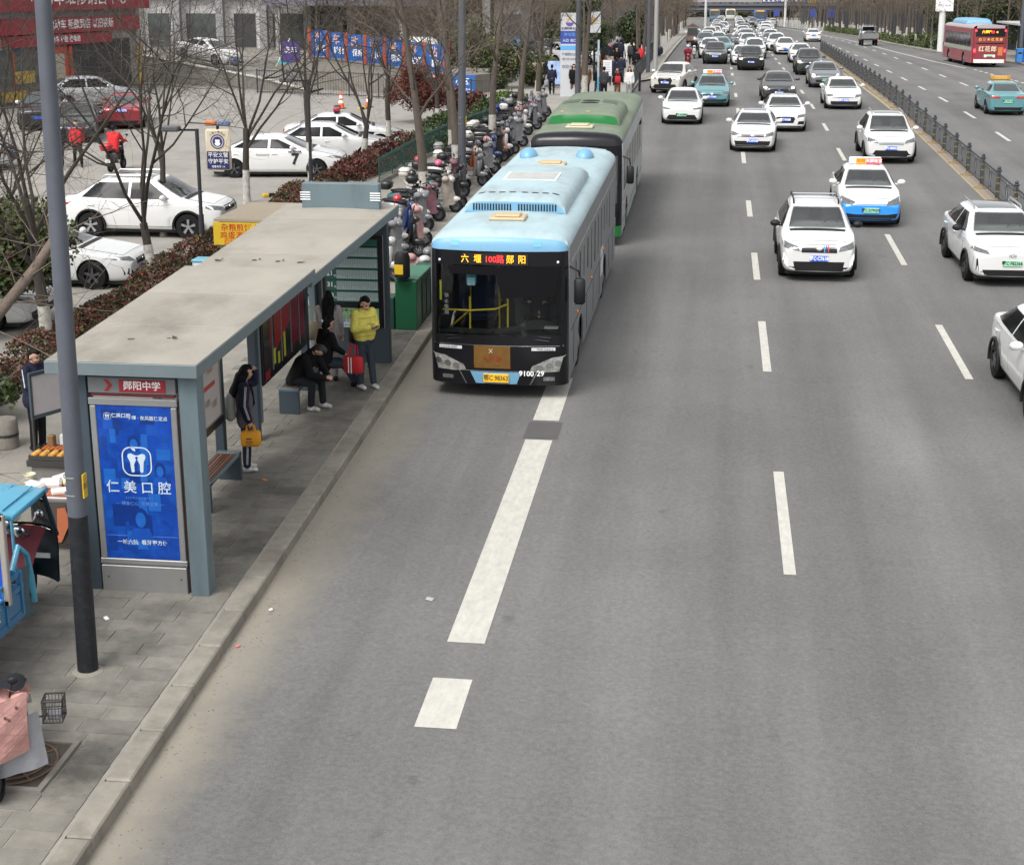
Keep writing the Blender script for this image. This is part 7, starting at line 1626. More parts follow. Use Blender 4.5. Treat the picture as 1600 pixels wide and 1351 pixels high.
# ================================================================ buildings, walls, signs and bridges around
GLS = mat('shop_glass', (.06, .075, .075), .08, spec=.8, var=.3, scale=1); WALLW = mat('wall_white', (.34, .33, .315), .8, var=.1, scale=1.5, dirt=(.18, .165, .15), dscale=.8, damt=.5); WALLG = mat('wall_grey', (.22, .22, .22), .8, var=.12, scale=1); CONC = mat('old_concrete', (.19, .175, .15), .85, var=.14, scale=1.2, dirt=(.10, .09, .075), dscale=.7, damt=.65); SRED = mat('shop_red', (.24, .014, .024), .5, var=.08); SORANGE = mat('door_orange', (.42, .05, .012), .45); SBLUE = mat('banner_blue', (.008, .09, .33), .5, var=.12); RAILM = mat('rail_dark', (.05, .05, .052), .5, .4); RAILS = mat('rail_steel', (.22, .225, .23), .4, .6)
# ---- red shop on the left: facade from (-35.5, 75) to (-33.2, 87.8)
a, b = V((-36.9, 66.0)), V((-33.2, 87.8)); d = (b - a); FL = d.length; rz = atan2(-d.x, d.y)
shp = thing('red_shop', 'shop with red sign bands, orange door and black shutter behind the car park', 'shop', (a.x, a.y, g(78) - .1), rz)
bx = lambda n, m, c, s, **k: MB().box(c, s, **k).build(n, m, shp)
bx('wall', WALLW, (-4, FL/2, 4.2), (8, FL, 8.6)); bx('corner_pillar', WALLW, (.10, FL - .1, 3), (.4, .4, 6))
def yzt(s, q, m, par, x, y, z, **k): return text(s, q, m, par, (x, y, z), rot=(pi/2, 0, pi/2), **k)
for (y0, y1, z, h, x, t_, q) in ((8.5, FL + .6, 5.45, 1.35, .55, '电动车维修销售中心', 1.05), (8.9, FL - .2, 4.02, .80, .30, '雅迪电动车 新款到店 以旧换新', .55), (9.2, 19.0, 3.28, .55, .22, '专业修车 补胎 换电池', .36)):
    s_ = bx('sign_band', SRED, (x - .1, (y0 + y1)/2, z), (.5, y1 - y0, h)); yzt(t_, q, INK_W, s_, x + .155, (y0 + y1)/2, z, bold=.006)
bx('shutter', mat('shutter_black', (.028, .030, .032), .6, var=.3, scale=5), (.04, FL - 3.9, 1.6), (.12, 6.2, 3.1))
for k in range(13): bx('shutter_slat', mat('shutter_black', (.028, .03, .032), .6), (.11, FL - 3.9, .2 + k*.235), (.03, 6.1, .05))
bx('door_frame', SORANGE, (.10, FL - 8.3, 1.45), (.2, 1.9, 2.9)); bx('door_glass', mat('door_pale', (.36, .33, .27), .3, var=.2), (.22, FL - 8.3, 1.35), (.05, 1.1, 2.4)); bx('door_frame', SORANGE, (.14, FL - 7.15, 1.45), (.25, .28, 2.9))
bx('shop_window', GLS, (.04, FL - 12.2, 1.55), (.12, 5.4, 2.7)); 
for k in range(3): bx('window_mullion', SORANGE, (.12, FL - 14.6 + k*2.4, 1.55), (.08, .12, 2.7))
bx('display', mat('display_yellow', (.45, .30, .03), .5), (.16, FL - 11.4, 1.5), (.2, 1.6, .6)); bx('display', mat('display_yellow', (.45, .3, .03), .5), (.16, FL - 12.4, .6), (.2, 1.9, .5)); bx('notice', mat('yellow_strip', (.55, .36, .03), .5), (.32, FL - .2, 1.6), (.1, .45, 2.4))
bx('side_pier', WALLW, (.14, FL - 15.6, 2.2), (.3, .6, 4.4)); bx('green_strip', mat('green_strip', (.01, .30, .10), .5), (.2, FL - 16.6, 2.6), (.2, .8, 5.2))
# ---- ramp with retaining wall and steel rails
rp = thing('ramp', 'concrete ramp with steel railings climbing left behind the car park', 'ramp', (0, 0, 0))
def poly3(top, base, m, n, parent):
    mb = MB(); k = len(top); mb.v = [tuple(p) for p in top] + [(p[0], p[1], base) for p in top]; mb.f = [tuple(range(k)), tuple(range(2*k - 1, k - 1, -1))] + [(i, k + i, k + (i + 1) % k, (i + 1) % k) for i in range(k)]; mb.m = [0]*len(mb.f); return mb.build(n, m, parent)
TR_ = lambda x: interp([(-50, 3.2), (-42, 2.5), (-34, 1.45), (-30, 1.0), (-26, .62), (-22.4, .1)], x); FY = lambda x: interp([(-50, 97), (-34, 93.5), (-26, 88), (-22.4, 85.4)], x)
xs = [-50, -46, -42, -38, -34, -30, -28, -26, -24, -22.4]
mb = MB()
for x in xs: mb.v += [(x, FY(x), -.3), (x, FY(x), TR_(x)), (x, FY(x) + 7, TR_(x)), (x, FY(x) + 7, -.3)]
mb.f = [(4*i + j, 4*i + j + 1, 4*i + j + 5, 4*i + j + 4) for i in range(len(xs) - 1) for j in range(3)]; mb.m = [0]*len(mb.f); mb.build('deck', CONC, rp)
cp = MB()
for x0, x1 in zip(xs, xs[1:]): p, q = V((x0, FY(x0), TR_(x0) + .06)), V((x1, FY(x1), TR_(x1) + .06)); cp.tube([p, q], .10, 4)
cp.build('coping', mat('coping', (.36, .34, .30), .8, var=.1), rp)
def railing(root, f, zf, x0, x1, h, m, step=2.0, nb=11, rails=(1, .55), r=.025):
    X = x0
    while X < x1 - .01:
        Y = min(x1, X + step); p, q = V((X, f(X), zf(X))), V((Y, f(Y), zf(Y))); mb = MB()
        for t in rails: mb.tube([p + V((0, 0, h*t)), q + V((0, 0, h*t))], r, 5)
        if nb:
            for k in range(1, nb): e = p.lerp(q, k/nb); mb.tube([e + V((0, 0, .05)), e + V((0, 0, h*max(rails)))], .010, 3, cap=False)
        mb.build('fence_panel', m, root); MB().box(p + V((0, 0, h*.52)), (.07, .07, h*1.04)).build('post', m, root); X = Y
railing(rp, lambda x: FY(x) + .05, lambda x: TR_(x) + .1, -48, -22.6, 1.05, RAILS, 2.2, 12)
rl2 = thing('steel_railing', 'long steel handrail along the front foot of the ramp', 'railing', (0, 0, 0)); railing(rl2, lambda x: FY(x) - 1.2, lambda x: .05 + max(0, TR_(x) - 1.2)*.55, -42, -24.4, 1.1, RAILS, 2.2, 11)
bf = thing('barrier_fence', 'black picket barrier running across the back of the car park', 'fence', (0, 0, 0)); railing(bf, lambda x: interp([(-25.5, 85.6), (-19, 83.4), (-13.6, 78.9), (-10.6, 77.0)], x), lambda x: g(80), -25.4, -10.8, 1.35, mat('barrier_black', (.025, .025, .028), .5), 1.9, 12, (.98, .12))
# ---- terrace with the blue and orange banner wall
tw = thing('terrace_wall', 'low stained concrete terrace wall under the blue banner', 'wall', (0, 0, 0)); poly3([(-23.4, 89.2, 1.75), (-14.3, 83.4, 1.05), (-12.6, 88, 1.0), (-12.6, 100, 1.0), (-24, 104, 1.75)], -.3, CONC, 'wall', tw)
bw = thing('banner_wall', 'blue banner wall with orange posts and white lettering on the terrace', 'banner', (0, 0, 0))
p, q = V((-23.3, 89.5, 1.8)), V((-14.4, 83.8, 1.12)); dd = q - p; rzb = atan2(dd.y, dd.x); nb = 7
for k in range(nb):
    e0, e1 = p.lerp(q, k/nb), p.lerp(q, (k + 1)/nb); m_ = (e0 + e1)/2; w_ = (e1 - e0).length
    o = MB().box((0, 0, .85), (w_*.86, .06, 1.45)).build('banner_panel', SBLUE, bw); o.location = m_; o.rotation_euler = (0, 0, rzb)
    MB().box((-w_/2, -.02, .88), (w_*.15, .10, 1.62)).build('orange_post', mat('banner_orange', (.36, .06, .02), .5), o)
    text('汽车改装美容贴膜'[k % 8], .6, mat('banner_peach', (.62, .36, .25), .5), o, (-.1, -.035, 1.15), bold=.008); text(('洗车', '轮胎', '保养', '钣金', '喷漆', '贴膜', '音响')[k], .42, INK_W, o, (.12, -.035, .55), bold=.006)
for nm, e in (('orange_post', q),): o = MB().box((.1, -.02, .9), (.38, .14, 1.75)).build(nm, mat('banner_orange', (.36, .06, .02), .5), bw); o.location = e; o.rotation_euler = (0, 0, rzb)
railing(bw, lambda x: interp([(-23.3, 89.0), (-14.4, 83.2)], x), lambda x: interp([(-23.3, 1.75), (-14.4, 1.05)], x), -23.2, -14.4, .95, RAILM, 2.2, 12, (1, .1), .018)
# ---- rear building of the terrace with columns
bl = thing('commercial_building', 'pale commercial building with columns and dark shopfronts above the ramp', 'building', (0, 0, 0)); bb_ = lambda n, m, c, s, **k: MB().box(c, s, **k).build(n, m, bl)
bb_('wall', mat('pale_facade', (.42, .41, .40), .8, var=.08, scale=.6), (-38, 121, 6), (44, 14, 13)); bb_('wall', WALLG, (-22, 119, 6.5), (16, 10, 12))
for k in range(13):
    x = -56 + k*3.3; bb_('column', WALLG, (x, 113.2, 4), (.55, .55, 9)); bb_('shopfront', GLS if k % 3 else mat('shop_dark', (.03, .03, .035), .4, var=.4), (x + 1.6, 113.95, 2.6), (1.6 + .7*(k % 2), .1, 2.4)); bb_('shop_sign', (SBLUE, SRED, mat('shop_purple', (.05, .03, .16), .5), mat('shop_orange', (.5, .16, .02), .5))[k % 4], (x + 1.6, 113.6, 5.4), (2.6, .3, .9))
bb_('canopy', mat('canopy_grey', (.12, .12, .16), .5), (-26, 111.5, 4.6), (12, 3.6, .35)); bb_('canopy_column', WALLW, (-31, 110.2, 2.2), (.35, .35, 4.6)); bb_('canopy_column', WALLW, (-22, 110.2, 2.2), (.35, .35, 4.6))
poly3([(-60, 100.5, 1.3), (-22, 95, 1.3), (-22, 114, 1.3), (-60, 114, 1.3)], -.4, CONC, 'terrace', bl)
wv = thing('white_van', 'white roofed van parked behind the blue banner wall', 'van', (-17.5, 93, 1.15), .3); MB().box((0, 0, 1.05), (1.7, 4.2, 1.3), b=.25).build('body', WHITE, wv, 50); MB().box((0, -.3, 1.35), (1.72, 3.2, .45), b=.1).build('side_window', SIDEGLASS, wv)
for sx in (-.8, .8):
    for sy in (-1.4, 1.4): add_wheel(wv, sx, sy, .31)
blk = thing('dark_building', 'long dark building behind the grove of bare trees', 'building', (0, 0, 0)); MB().box((-22, 212, 4), (30, 12, 12)).box((-24, 165, 4), (8, 60, 10)).build('wall', mat('dark_brick', (.07, .062, .058), .8, var=.3, scale=.5), blk)
for k in range(14): MB().box((-19.95, 140 + k*4, 2.2), (.1, 2.2, 1.6)).build('window', GLS, blk)
for k in range(9): MB().box((-34 + k*3, 205.95, 2.0), (1.8, .1, 1.6)).build('window', GLS, blk)
# ---- plaza furniture
stw = thing('sign_tower', 'tall white and blue sign tower at the plaza mouth', 'sign', (-7.72, 84.0, g(84) + .12)); T_ = lambda n, m, z0, z1, t=.0: MB().box((0, 0, (z0 + z1)/2), (.95 + t, .22 + t, z1 - z0)).build(n, m, stw)
T_('board', mat('tower_white', (.46, .47, .49), .5), .0, 4.35); 
for n, m, z0, z1 in (('blue_band', mat('tower_blue', (.03, .06, .30), .5), 2.75, 3.42), ('cyan_band', mat('tower_cyan', (.10, .33, .62), .5), 2.42, 2.66)): T_(n, m, z0, z1, .012)
flat([(-.18, -.1), (.1, .38), (.2, .32), (.0, -.02), (.1, -.2), (-.1, -.22)], mat('logo_gold', (.45, .30, .12), .5), stw, 'emblem', (-.05, -.115, 3.9)); flat([(.22*cos(pi + a*pi/8), .2*sin(pi + a*pi/8)) for a in range(9)], mat('logo_violet', (.10, .07, .35), .5), stw, 'emblem', (.0, -.116, 3.85))
for s_, z, q, m in (('丰源利商业街', 3.54, .15, INK_K), ('停车场', 3.22, .2, mat('tower_cyan', (.1, .33, .62), .5)), ('入口  出口', 2.92, .16, INK_W), ('千禧桃山庄', 2.2, .17, mat('tower_grey_ink', (.12, .13, .18), .5)), ('美食街 500米', 1.95, .13, mat('tower_grey_ink', (.12, .13, .18), .5)), ('欢迎光临', 1.55, .2, mat('tower_grey_ink', (.12, .13, .18), .5))): text(s_, q, m, stw, (0, -.122, z), bold=.002)
hp = thing('hanging_plate', 'white plate with an emblem hung high on a pole behind the tower', 'sign', (-7.4, 97, g(97) + 2.7)); MB().tube([(0, .1, -2.6), (0, .1, 1.4)], .07, 8).build('pole', BLACK, hp); MB().box((0, 0, .95), (.75, .06, 1.25)).build('plate', mat('tower_white', (.46, .47, .49), .5), hp); flat([(.2*cos(a*pi/8), .22*sin(a*pi/8)) for a in range(16)], mat('logo_gold', (.45, .3, .12), .5), hp, 'emblem', (-.05, -.035, 1.05))
bs = thing('bus_stop_pole', 'slim blue and white bus stop pole with a white plate at the plaza mouth', 'bus stop', (-6.0, 83.0, g(83) + .12)); MB().box((-.10, 0, 1.5), (.10, .10, 3.0)).build('pole', mat('pole_pale_blue', (.38, .45, .50), .5), bs); MB().box((-.10, -.005, .65), (.104, .104, .9)).build('blue_sleeve', mat('sleeve_blue', (.12, .35, .55), .5), bs); p_ = MB().box((.38, -.02, 1.55), (.46, .06, .82), b=.01).build('plate', INK_W, bs)
for k in range(5): MB().box((.38, -.052, 1.82 - k*.11), (.34 - .05*(k % 2), .004, .02)).build('timetable_line', mat('tower_grey_ink', (.12, .13, .18), .5), p_)
prl = thing('plaza_railing', 'low dark railing between the plaza and the road', 'railing', (0, 0, 0)); gzf = lambda p: g(p.y) + .12
fence_line(prl, [(-4.6, 88.5), (-4.8, 100), (-5.0, 140)], 2.0, 1.0, RAILM, 8, loop=False, base=False)
bo = MB().tube([(0, 0, 0), (0, 0, 1.05)], .07, 10).build('bollard', BLACK); bo.location = (-4.15, 88.0, g(88) + .12); tag(bo, 'black bollard standing in front of the plaza railing', 'bollard')
bo = MB().tube([(0, 0, 0), (0, 0, 1.05)], .07, 10).build('bollard', BLACK); bo.location = (-5.2, 86.6, g(86.6) + .12); tag(bo, 'black bollard beside the woman with the red bag', 'bollard')
for i, (x, y, w_, h_, z, m, lab) in enumerate(((-12.9, 80.2, 1.35, 1.15, .05, SBLUE, 'blue notice board with white print standing before the barrier'), (-10.2, 91.5, .75, 1.15, .1, mat('poster_peach', (.55, .38, .32), .5, var=.3, scale=6), 'peach poster stand left of the sign tower'), (-9.1, 90.0, .9, 1.3, .1, mat('poster_blue2', (.30, .40, .62), .5, var=.4, scale=5), 'pale blue poster stand just left of the sign tower'), (-13.0, 99.8, 1.3, 2.2, .1, mat('panel_blue2', (.07, .16, .42), .5, var=.15), 'large blue standing panel behind the bushes'))):
    t = thing('notice_board', lab, 'sign', (x, y, g(y) + z)); MB().box((0, 0, .25 + h_/2), (w_, .08, h_), b=.01).build('board', m, t); MB().box((-w_*.4, 0, .15), (.06, .06, .3)).box((w_*.4, 0, .15), (.06, .06, .3)).build('leg', BLACK, t)
    if i == 0: 
        text('小区', .36, INK_W, t, (0, -.045, 1.05), bold=.005); text('车辆出入 注意安全', .13, INK_W, t, (0, -.045, .65)); text('禁止停车', .2, INK_W, t, (0, -.045, .45))
ts = thing('flag_banner', 'small teal feather flag leaning by the ramp top', 'flag', (-25.6, 92, 1.0), -.3); MB().tube([(-.6, 0, .1), (.45, 0, 1.75)], .03, 6).build('pole', INK_W, ts); mb = MB(); mb.prism([(-.5, .25), (.42, 1.65), (.42, .25)], -.015, .015, 'y'); mb.build('flag', mat('flag_teal', (.05, .33, .33), .6, var=.15), ts)
pst = thing('purple_board', 'purple sandwich board beside the blue banner wall', 'sign', (-24.6, 89.9, 1.3)); MB().box((0, 0, .75), (1.1, .08, 1.2)).build('board', mat('shop_purple', (.05, .03, .16), .5), pst); text('洗车', .4, INK_W, pst, (0, -.045, .85))
rf = thing('red_flag_sign', 'small red and white sign plate on the barrier', 'sign', (-14.4, 79.6, g(80) + 1.0)); MB().prism([(-.2, -.35), (.22, -.1), (.22, .5), (-.2, .35)], -.02, .02, 'y').build('plate', mat('plate_rose', (.55, .18, .15), .5, var=.3), rf)
def cone(x, y, lab):
    t = thing('traffic_cone', lab, 'traffic cone', (x, y, g(y) + .02)); MB().box((0, 0, .02), (.42, .42, .04), b=.01).build('base', BLACK, t); MB().lathe([(.17, .04), (.035, .82), (.03, .84)], 16).build('cone', mat('cone_orange', (.62, .10, .015), .5), t, 50)
    for z in (.28, .52): MB().lathe([(.172 - .173*(z - .04), z), (.172 - .173*(z + .10), z + .14)], 16, cap=False).build('white_band', INK_W, t, 50)
cone(-18.4, 76.3, 'orange and white traffic cone left of the two before the barrier'); cone(-17.2, 77.2, 'orange and white traffic cone right of the two, closer to the red bush')
for i, (x, y, rz, lab) in enumerate(((-13.9, 40.6, .7, 'yellow and black wheel stop by the headlight of the white family car'), (-14.0, 48.6, .6, 'yellow and black wheel stop behind the police notice'), (-12.9, 51.0, .4, 'yellow and black wheel stop near the maroon hedge'), (-17.2, 76.0, 1.2, 'yellow chock on the ground beside the traffic cones'))):
    t = thing('wheel_stop', lab, 'wheel stop', (x, y, g(y) + .02), rz)
    for k in range(4): MB().box((-.3 + k*.2, 0, .07), (.2, .13, .12), b=.02).build('segment', mat('stop_yellow', (.60, .36, .02), .5) if k % 2 == 0 else BLACK, t)
# ---- right side: wall, stop shelter, sign pole, building
dw = thing('boundary_fence', 'tall dark boundary fence behind the right-hand trees', 'fence', (0, 0, 0)); gzf = lambda p: g(p.y) + .1
mb = MB()
for y0 in range(136, 330, 6): xa, xc = rk(y0) + 8, rk(y0 + 6) + 8; mb.add([(xa, y0, g(y0)), (xc, y0 + 6, g(y0 + 6)), (xc, y0 + 6, g(y0 + 6) + 3.4), (xa, y0, g(y0) + 3.4), (xa + .2, y0, g(y0)), (xc + .2, y0 + 6, g(y0 + 6)), (xc + .2, y0 + 6, g(y0 + 6) + 3.4), (xa + .2, y0, g(y0) + 3.4)], [(0, 1, 2, 3), (7, 6, 5, 4), (3, 2, 6, 7), (0, 3, 7, 4), (1, 5, 6, 2)])
mb.build('panel', mat('fence_dark_panel', (.028, .030, .034), .7, var=.3, scale=.8), dw)
fence_line(dw, [(rk(137) + 7.8, 137), (rk(200) + 7.8, 200), (rk(300) + 7.8, 300)], 3.0, 3.4, mat('fence_slat_dark', (.045, .047, .05), .6), 9, .06, False, False)
spn = thing('direction_sign', 'white sign pole with a blue and white parking board beside the right carriageway', 'sign', (20.1, 146.6, g(146.6) + .1)); MB().tube([(0, 0, 0), (0, 0, 5.5)], .29, 16).build('pole', mat('sign_pole_white', (.60, .60, .59), .5), spn, 60); b_ = MB().box((0.1, -.25, 4.35), (1.55, .14, 1.6), b=.02).build('white_board', INK_W, spn); MB().box((.1, -.25, 5.65), (1.55, .14, 1.0), b=.02).build('blue_board', mat('tower_blue', (.03, .06, .42), .5), spn)
text('国际购物中心', .23, INK_K, b_, (.1, -.325, 4.75)); text('前行100米', .25, INK_K, b_, (.1, -.325, 4.05)); text('1 号', .7, INK_W, b_, (.1, -.325, 5.6), bold=.01)
rs_ = thing('bus_shelter', 'dark far bus shelter with a white canopy beside the red bus', 'bus shelter', (24.6, 130, g(130) + .13)); MB().box((0, 3, 2.75), (2.4, 10, .14)).build('roof', mat('canopy_white', (.42, .42, .43), .5), rs_)
for y_ in (-1.5, 2, 5, 8): MB().box((.7, y_, 1.35), (.14, .14, 2.7)).build('post', STEELD, rs_)
MB().box((.5, -.6, 1.45), (1.5, .12, 2.2)).build('timetable', PANEL_D, rs_); MB().box((.4, -.67, 1.55), (1.0, .02, 1.7)).build('timetable_sheet', mat('timetable_pale', (.36, .46, .45), .4), rs_); MB().box((.9, 3, 1.4), (.10, 8, 2.4)).build('back_panel', PANEL_D, rs_); MB().box((.0, -1.9, 2.95), (2.2, .12, .55)).build('roof_sign', mat('roof_sign_dark', (.05, .06, .09), .5), rs_)
for k, x in enumerate((23.0, 23.55)):
    t = thing('litter_bin', ('blue litter bin nearer the kerb beside the red bus', 'blue litter bin behind, next to the far shelter')[k], 'bin', (x, 124.6 + k*.3, g(124.6) + .13)); MB().box((0, 0, .5), (.48, .5, 1.0), b=.05).build('body', mat('bin_blue', (.03, .17, .46), .5, var=.1), t); MB().box((0, 0, 1.0), (.52, .54, .08), b=.02).build('lid', mat('bin_lid', (.04, .22, .52), .5), t); MB().box((0, -.255, .72), (.30, .01, .12)).build('opening', BLACK, t)
rb_ = thing('terracotta_building', 'building with terracotta panels and pale ribs at the right edge', 'building', (0, 0, 0)); MB().box((36, 158, 5), (16, 30, 10)).build('wall', mat('terracotta', (.20, .055, .045), .7, var=.15, scale=1), rb_)
for k in range(12): MB().box((28.3 + k*1.4, 142.8, 3.3), (.28, .3, 4.2)).build('rib', mat('rib_pale', (.42, .38, .35), .7), rb_)
MB().box((36, 142.7, 4.9), (16.4, .5, .5)).build('cornice', mat('rib_pale', (.42, .38, .35), .7), rb_); MB().box((36, 142.6, .9), (16, .4, 2.4)).build('base', mat('base_dark', (.03, .03, .035), .6), rb_)
dlp = lamp_post('dark lamp post in front of the far bus shelter on the right', 23.6, 127.5, 9, .16, .13, 0, None, m=mat('pole_slate', (.06, .06, .07), .5), arm=False)
# ---- footbridges
BM_ = mat('bridge_blue_grey', (.045, .05, .066), .6, var=.1, scale=.6)
def bridge(lab, y, x0, x1, zb, th, sign, pier, sg):
    t = thing('footbridge', lab, 'footbridge', (0, y, 0)); MB().box(((x0 + x1)/2, 0, zb + th/2), (x1 - x0, 3.6, th), b=.05).build('deck', BM_, t); MB().box(((x0 + x1)/2, -1.95, zb + th*.80), (x1 - x0, .3, th*.5)).build('edge_beam', mat('bridge_pale', (.085, .09, .105), .6), t)
    q = MB(); X = x0
    while X < x1: q.box((X, -1.7, zb + th + .55), (.08, .08, 1.1)); X += 1.0
    q.box(((x0 + x1)/2, -1.7, zb + th + 1.1), (x1 - x0, .1, .1)); q.box(((x0 + x1)/2, -1.7, zb + th + .5), (x1 - x0, .06, .5)); q.build('parapet', mat('parapet_pale', (.24, .23, .23), .6), t)
    for x in pier: MB().box((x, 0, (zb + g(y))/2 - .2), (1.15, 1.0, zb - g(y) + .4), b=.1).build('pier', mat('pier_concrete', (.15, .15, .16), .8, var=.1), t)
    for (s_, x, w_) in sign:
        for k, ch in enumerate(s_): o = MB().box((x + k*sg*1.15, -1.9, zb + th + .62), (sg*1.0, .06, sg*1.0)).build('letter_plate', mat('bridge_sign_blue', (.035, .035, .15), .5), t); text(ch, sg*.9, INK_W, o, (x + k*sg*1.15, -1.94, zb + th + .62), bold=.01)
    return t
b1 = bridge('dark blue-grey footbridge with lettered blue plates crossing the whole road', 300, -16, 22, 1.60, .85, [('安全无小事人人有责任', 8.6, 0)], (18.0, -9), .72); b1.location.z = 0
MB().prism([(0, 0), (1.6, 0), (1.6, .9), (.6, .9)], -2.0, -1.9, 'y').build('yellow_panel', mat('bridge_yellow', (.55, .42, .03), .5), b1, loc=(16.5, 0, 2.65))
bridge('second footbridge farther away, lower in the view', 480, -22, 19, -2.0, 1.0, [('严禁酒后驾车', -2, 0)], (14, -10), 1.2)
# ---- what closes the street in the far distance
fm_ = mat('far_wood', (.075, .062, .052), .95, var=.35, scale=.08)
stuff(leaves('far_wood', [(V((rr3.uniform(-60, 90), rr3.uniform(530, 600), g(540) + abs(rr3.gauss(0, 4.5)))), rr3.randint(0, 2)) for _ in range(9000)], [mat('far_twig', (.10, .085, .07), .9), mat('far_twig_b', (.07, .062, .055), .9), LV['olive']], 2.2, None, 9))
fbk = thing('far_blocks', 'distant pale blocks of flats closing the street', 'building', (0, 0, 0))
for k in range(7): MB().box((-70 + k*24, 640 + (k % 3)*14, 4), (18, 12, 26)).build('block', (WALLG, mat('far_wall', (.16, .16, .17), .8))[k % 2], fbk)
for x, y, lab in ((9.6, 262, 'small blue road sign on the median far away'), (15.0, 255, 'blue direction plate on a post before the footbridge'), (17.4, 248, 'blue plate near the right-hand pier')):
    t = thing('road_sign', lab, 'road sign', (x, y, g(y))); MB().tube([(0, 0, 0), (0, 0, 3.4)], .07, 6).build('post', RAILM, t); MB().box((0, -.1, 2.8), (.9, .08, 1.2)).build('plate', mat('road_sign_blue', (.03, .045, .20), .5), t)
wf = thing('white_fence', 'white bollard fence along the far right kerb under the bridge', 'fence', (0, 0, 0)); gzf = lambda p: g(p.y) + .1
fence_line(wf, [(rk(262) - .6, 262), (rk(300) - .4, 300), (rk(345) - .4, 345)], 3.0, .9, mat('bollard_white', (.30, .30, .30), .6), 1, .06, False, False)
# ================================================================ cars
GC = 'cars driving towards the camera'
SUV = dict(L=4.5, W=1.84, H=1.66, nose=.97, cowl=(1.08, 1.12), roof=(1.9, 3.45), tail=(4.28, 1.15), belt=1.07, r=.345, boxy=1, roofw=.70, rail=.68, fo=.88, ro=.86, gc=.22, trim=1, head=[(.50, .78), (.93, .84), (.97, .96), (.90, .97), (.54, .88)], grille=[(-.44, .74), (.44, .74), (.47, .90), (-.47, .90)], intake=[(-.72, .36), (.72, .36), (.60, .52), (-.60, .52)], plz=.60, rplz=.88, tailp=[(.58, .92), (.93, .92), (.95, 1.10), (.6, 1.06)])
SED = dict()
def U(*ds, **k):
    o = {}
    for d in ds: o.update(d)
    o.update(k); return o
GRN_ = ('green', 'F82366')
c = make_car('car', 'white crossover with roof rails and black mirrors leading the middle lane', U(SUV, plate=('blue', '鄂C·C761B'), mirror=BLACK, rails=BLACK, rim=DARKALLOY, grille=[(-.46, .74), (.46, .74), (.44, .93), (-.44, .93)], intake=[(-.62, .34), (.62, .34), (.74, .50), (.58, .56), (.30, .44), (-.30, .44), (-.58, .56), (-.74, .50)][:2] + [(.66, .52), (-.66, .52)], fog=([(.80, .40), (.92, .50), (.90, .70), (.84, .60)], DRL),
    extra=[([(.12, .755), (.15, .755), (.15, .915), (.12, .915)], mat('stripe_lightblue', (.05, .35, .7), .4), 'stripe'), ([(.17, .755), (.20, .755), (.20, .915), (.17, .915)], mat('stripe_navy', (.02, .04, .25), .4), 'stripe'), ([(.22, .755), (.25, .755), (.25, .915), (.22, .915)], mat('stripe_red', (.6, .03, .04), .4), 'stripe')]), WHITE, GC)
put(c, 2.62, 37.4)
TX = dict(L=4.65, W=1.80, H=1.52, nose=.80, cowl=(1.15, 1.02), roof=(2.05, 3.3), tail=(4.15, 1.05), belt=1.0, head=[(.46, .66), (.90, .70), (.97, .84), (.90, .86), (.52, .76)], plz=.52, grille=[(-.46, .66), (.46, .66), (.56, .80), (-.56, .80)], intake=[(-.78, .30), (.78, .30), (.84, .44), (.5, .40), (-.5, .40), (-.84, .44)], grillem=WHITE)
def taxi_sign(o, H, lab_col=0):
    t = MB().box((0, 2.55, H + .10), (.95, .22, .20), b=.03).build('roof_sign', INK_W, o, 40); MB().box((-.14, 2.435, H + .10), (.28, .01, .17)).build('amber_panel', mat('sign_amber', (.75, .35, .02), .4), t); MB().box((.24, 2.435, H + .10), (.46, .01, .17)).build('red_panel', mat('sign_rose', (.62, .08, .10), .4), t); text('驾照', .13, mat('sign_red2', (.5, .03, .02), .5), t, (-.14, 2.428, H + .10)); text('天颐珠宝', .12, INK_W, t, (.24, 2.428, H + .10), bold=.002)
    MB().box((0, 2.55, H - .01), (.85, .12, .05)).build('roof_bracket', BLACK, t)
c = make_car('taxi', 'white taxi with a bright blue lower front and a lit sign on its roof', U(TX, two=(.70, paint('taxi_blue', (.03, .26, .72), .25)), plate=('green', '鄂C·D79G91'), grillem=mat('taxi_grille', (.55, .53, .50), .4, var=.2, scale=40)), WHITE, GC, cat='taxi'); taxi_sign(c, 1.50); put(c, 4.55, 45.6 - .6)
c = make_car('car', 'white seven-seat sport utility car with a chrome bar grille beside the median fence', U(SUV, L=4.7, W=1.88, H=1.70, plate=('blue', '鄂C·8M553'), sunroof=1, grillem=SILVER, grille=[(-.46, .72), (.46, .72), (.54, .94), (-.54, .94)], rails=ALLOY), WHITE, GC); put(c, 6.50, 58.4)
c = make_car('car', 'white saloon close to the median with a wide chrome grille', U(L=4.7, W=1.82, H=1.46, plate=('blue', '鄂C·5S453'), grille=[(-.52, .58), (.52, .58), (.54, .70), (-.54, .70)], grillem=DARKALLOY, head=[(.54, .60), (.93, .66), (.96, .76), (.6, .74)]), WHITE, GC); put(c, 6.35, 78.6)
c = make_car('car', 'white electric crossover with a green plate and dark glass roof at the right edge', U(SUV, L=4.6, W=1.88, H=1.62, nose=.92, plate=('green', '鄂C·F82366'), sunroof=1, mirror=BLACK, rails=ALLOY, grille=None, rim=DARKALLOY, kind=1, head=[(.55, .80), (.95, .86), (.97, .92), (.88, .94), (.60, .88)], intake=[(-.66, .32), (.66, .32), (.72, .44), (-.72, .44)], fog=([(.80, .40), (.92, .42), (.92, .72), (.84, .70)], BLACK)), WHITE, GC); text('IOI', .13, DARKALLOY, c, (0, -.02, .78)); put(c, 7.1, 37.3, .035)
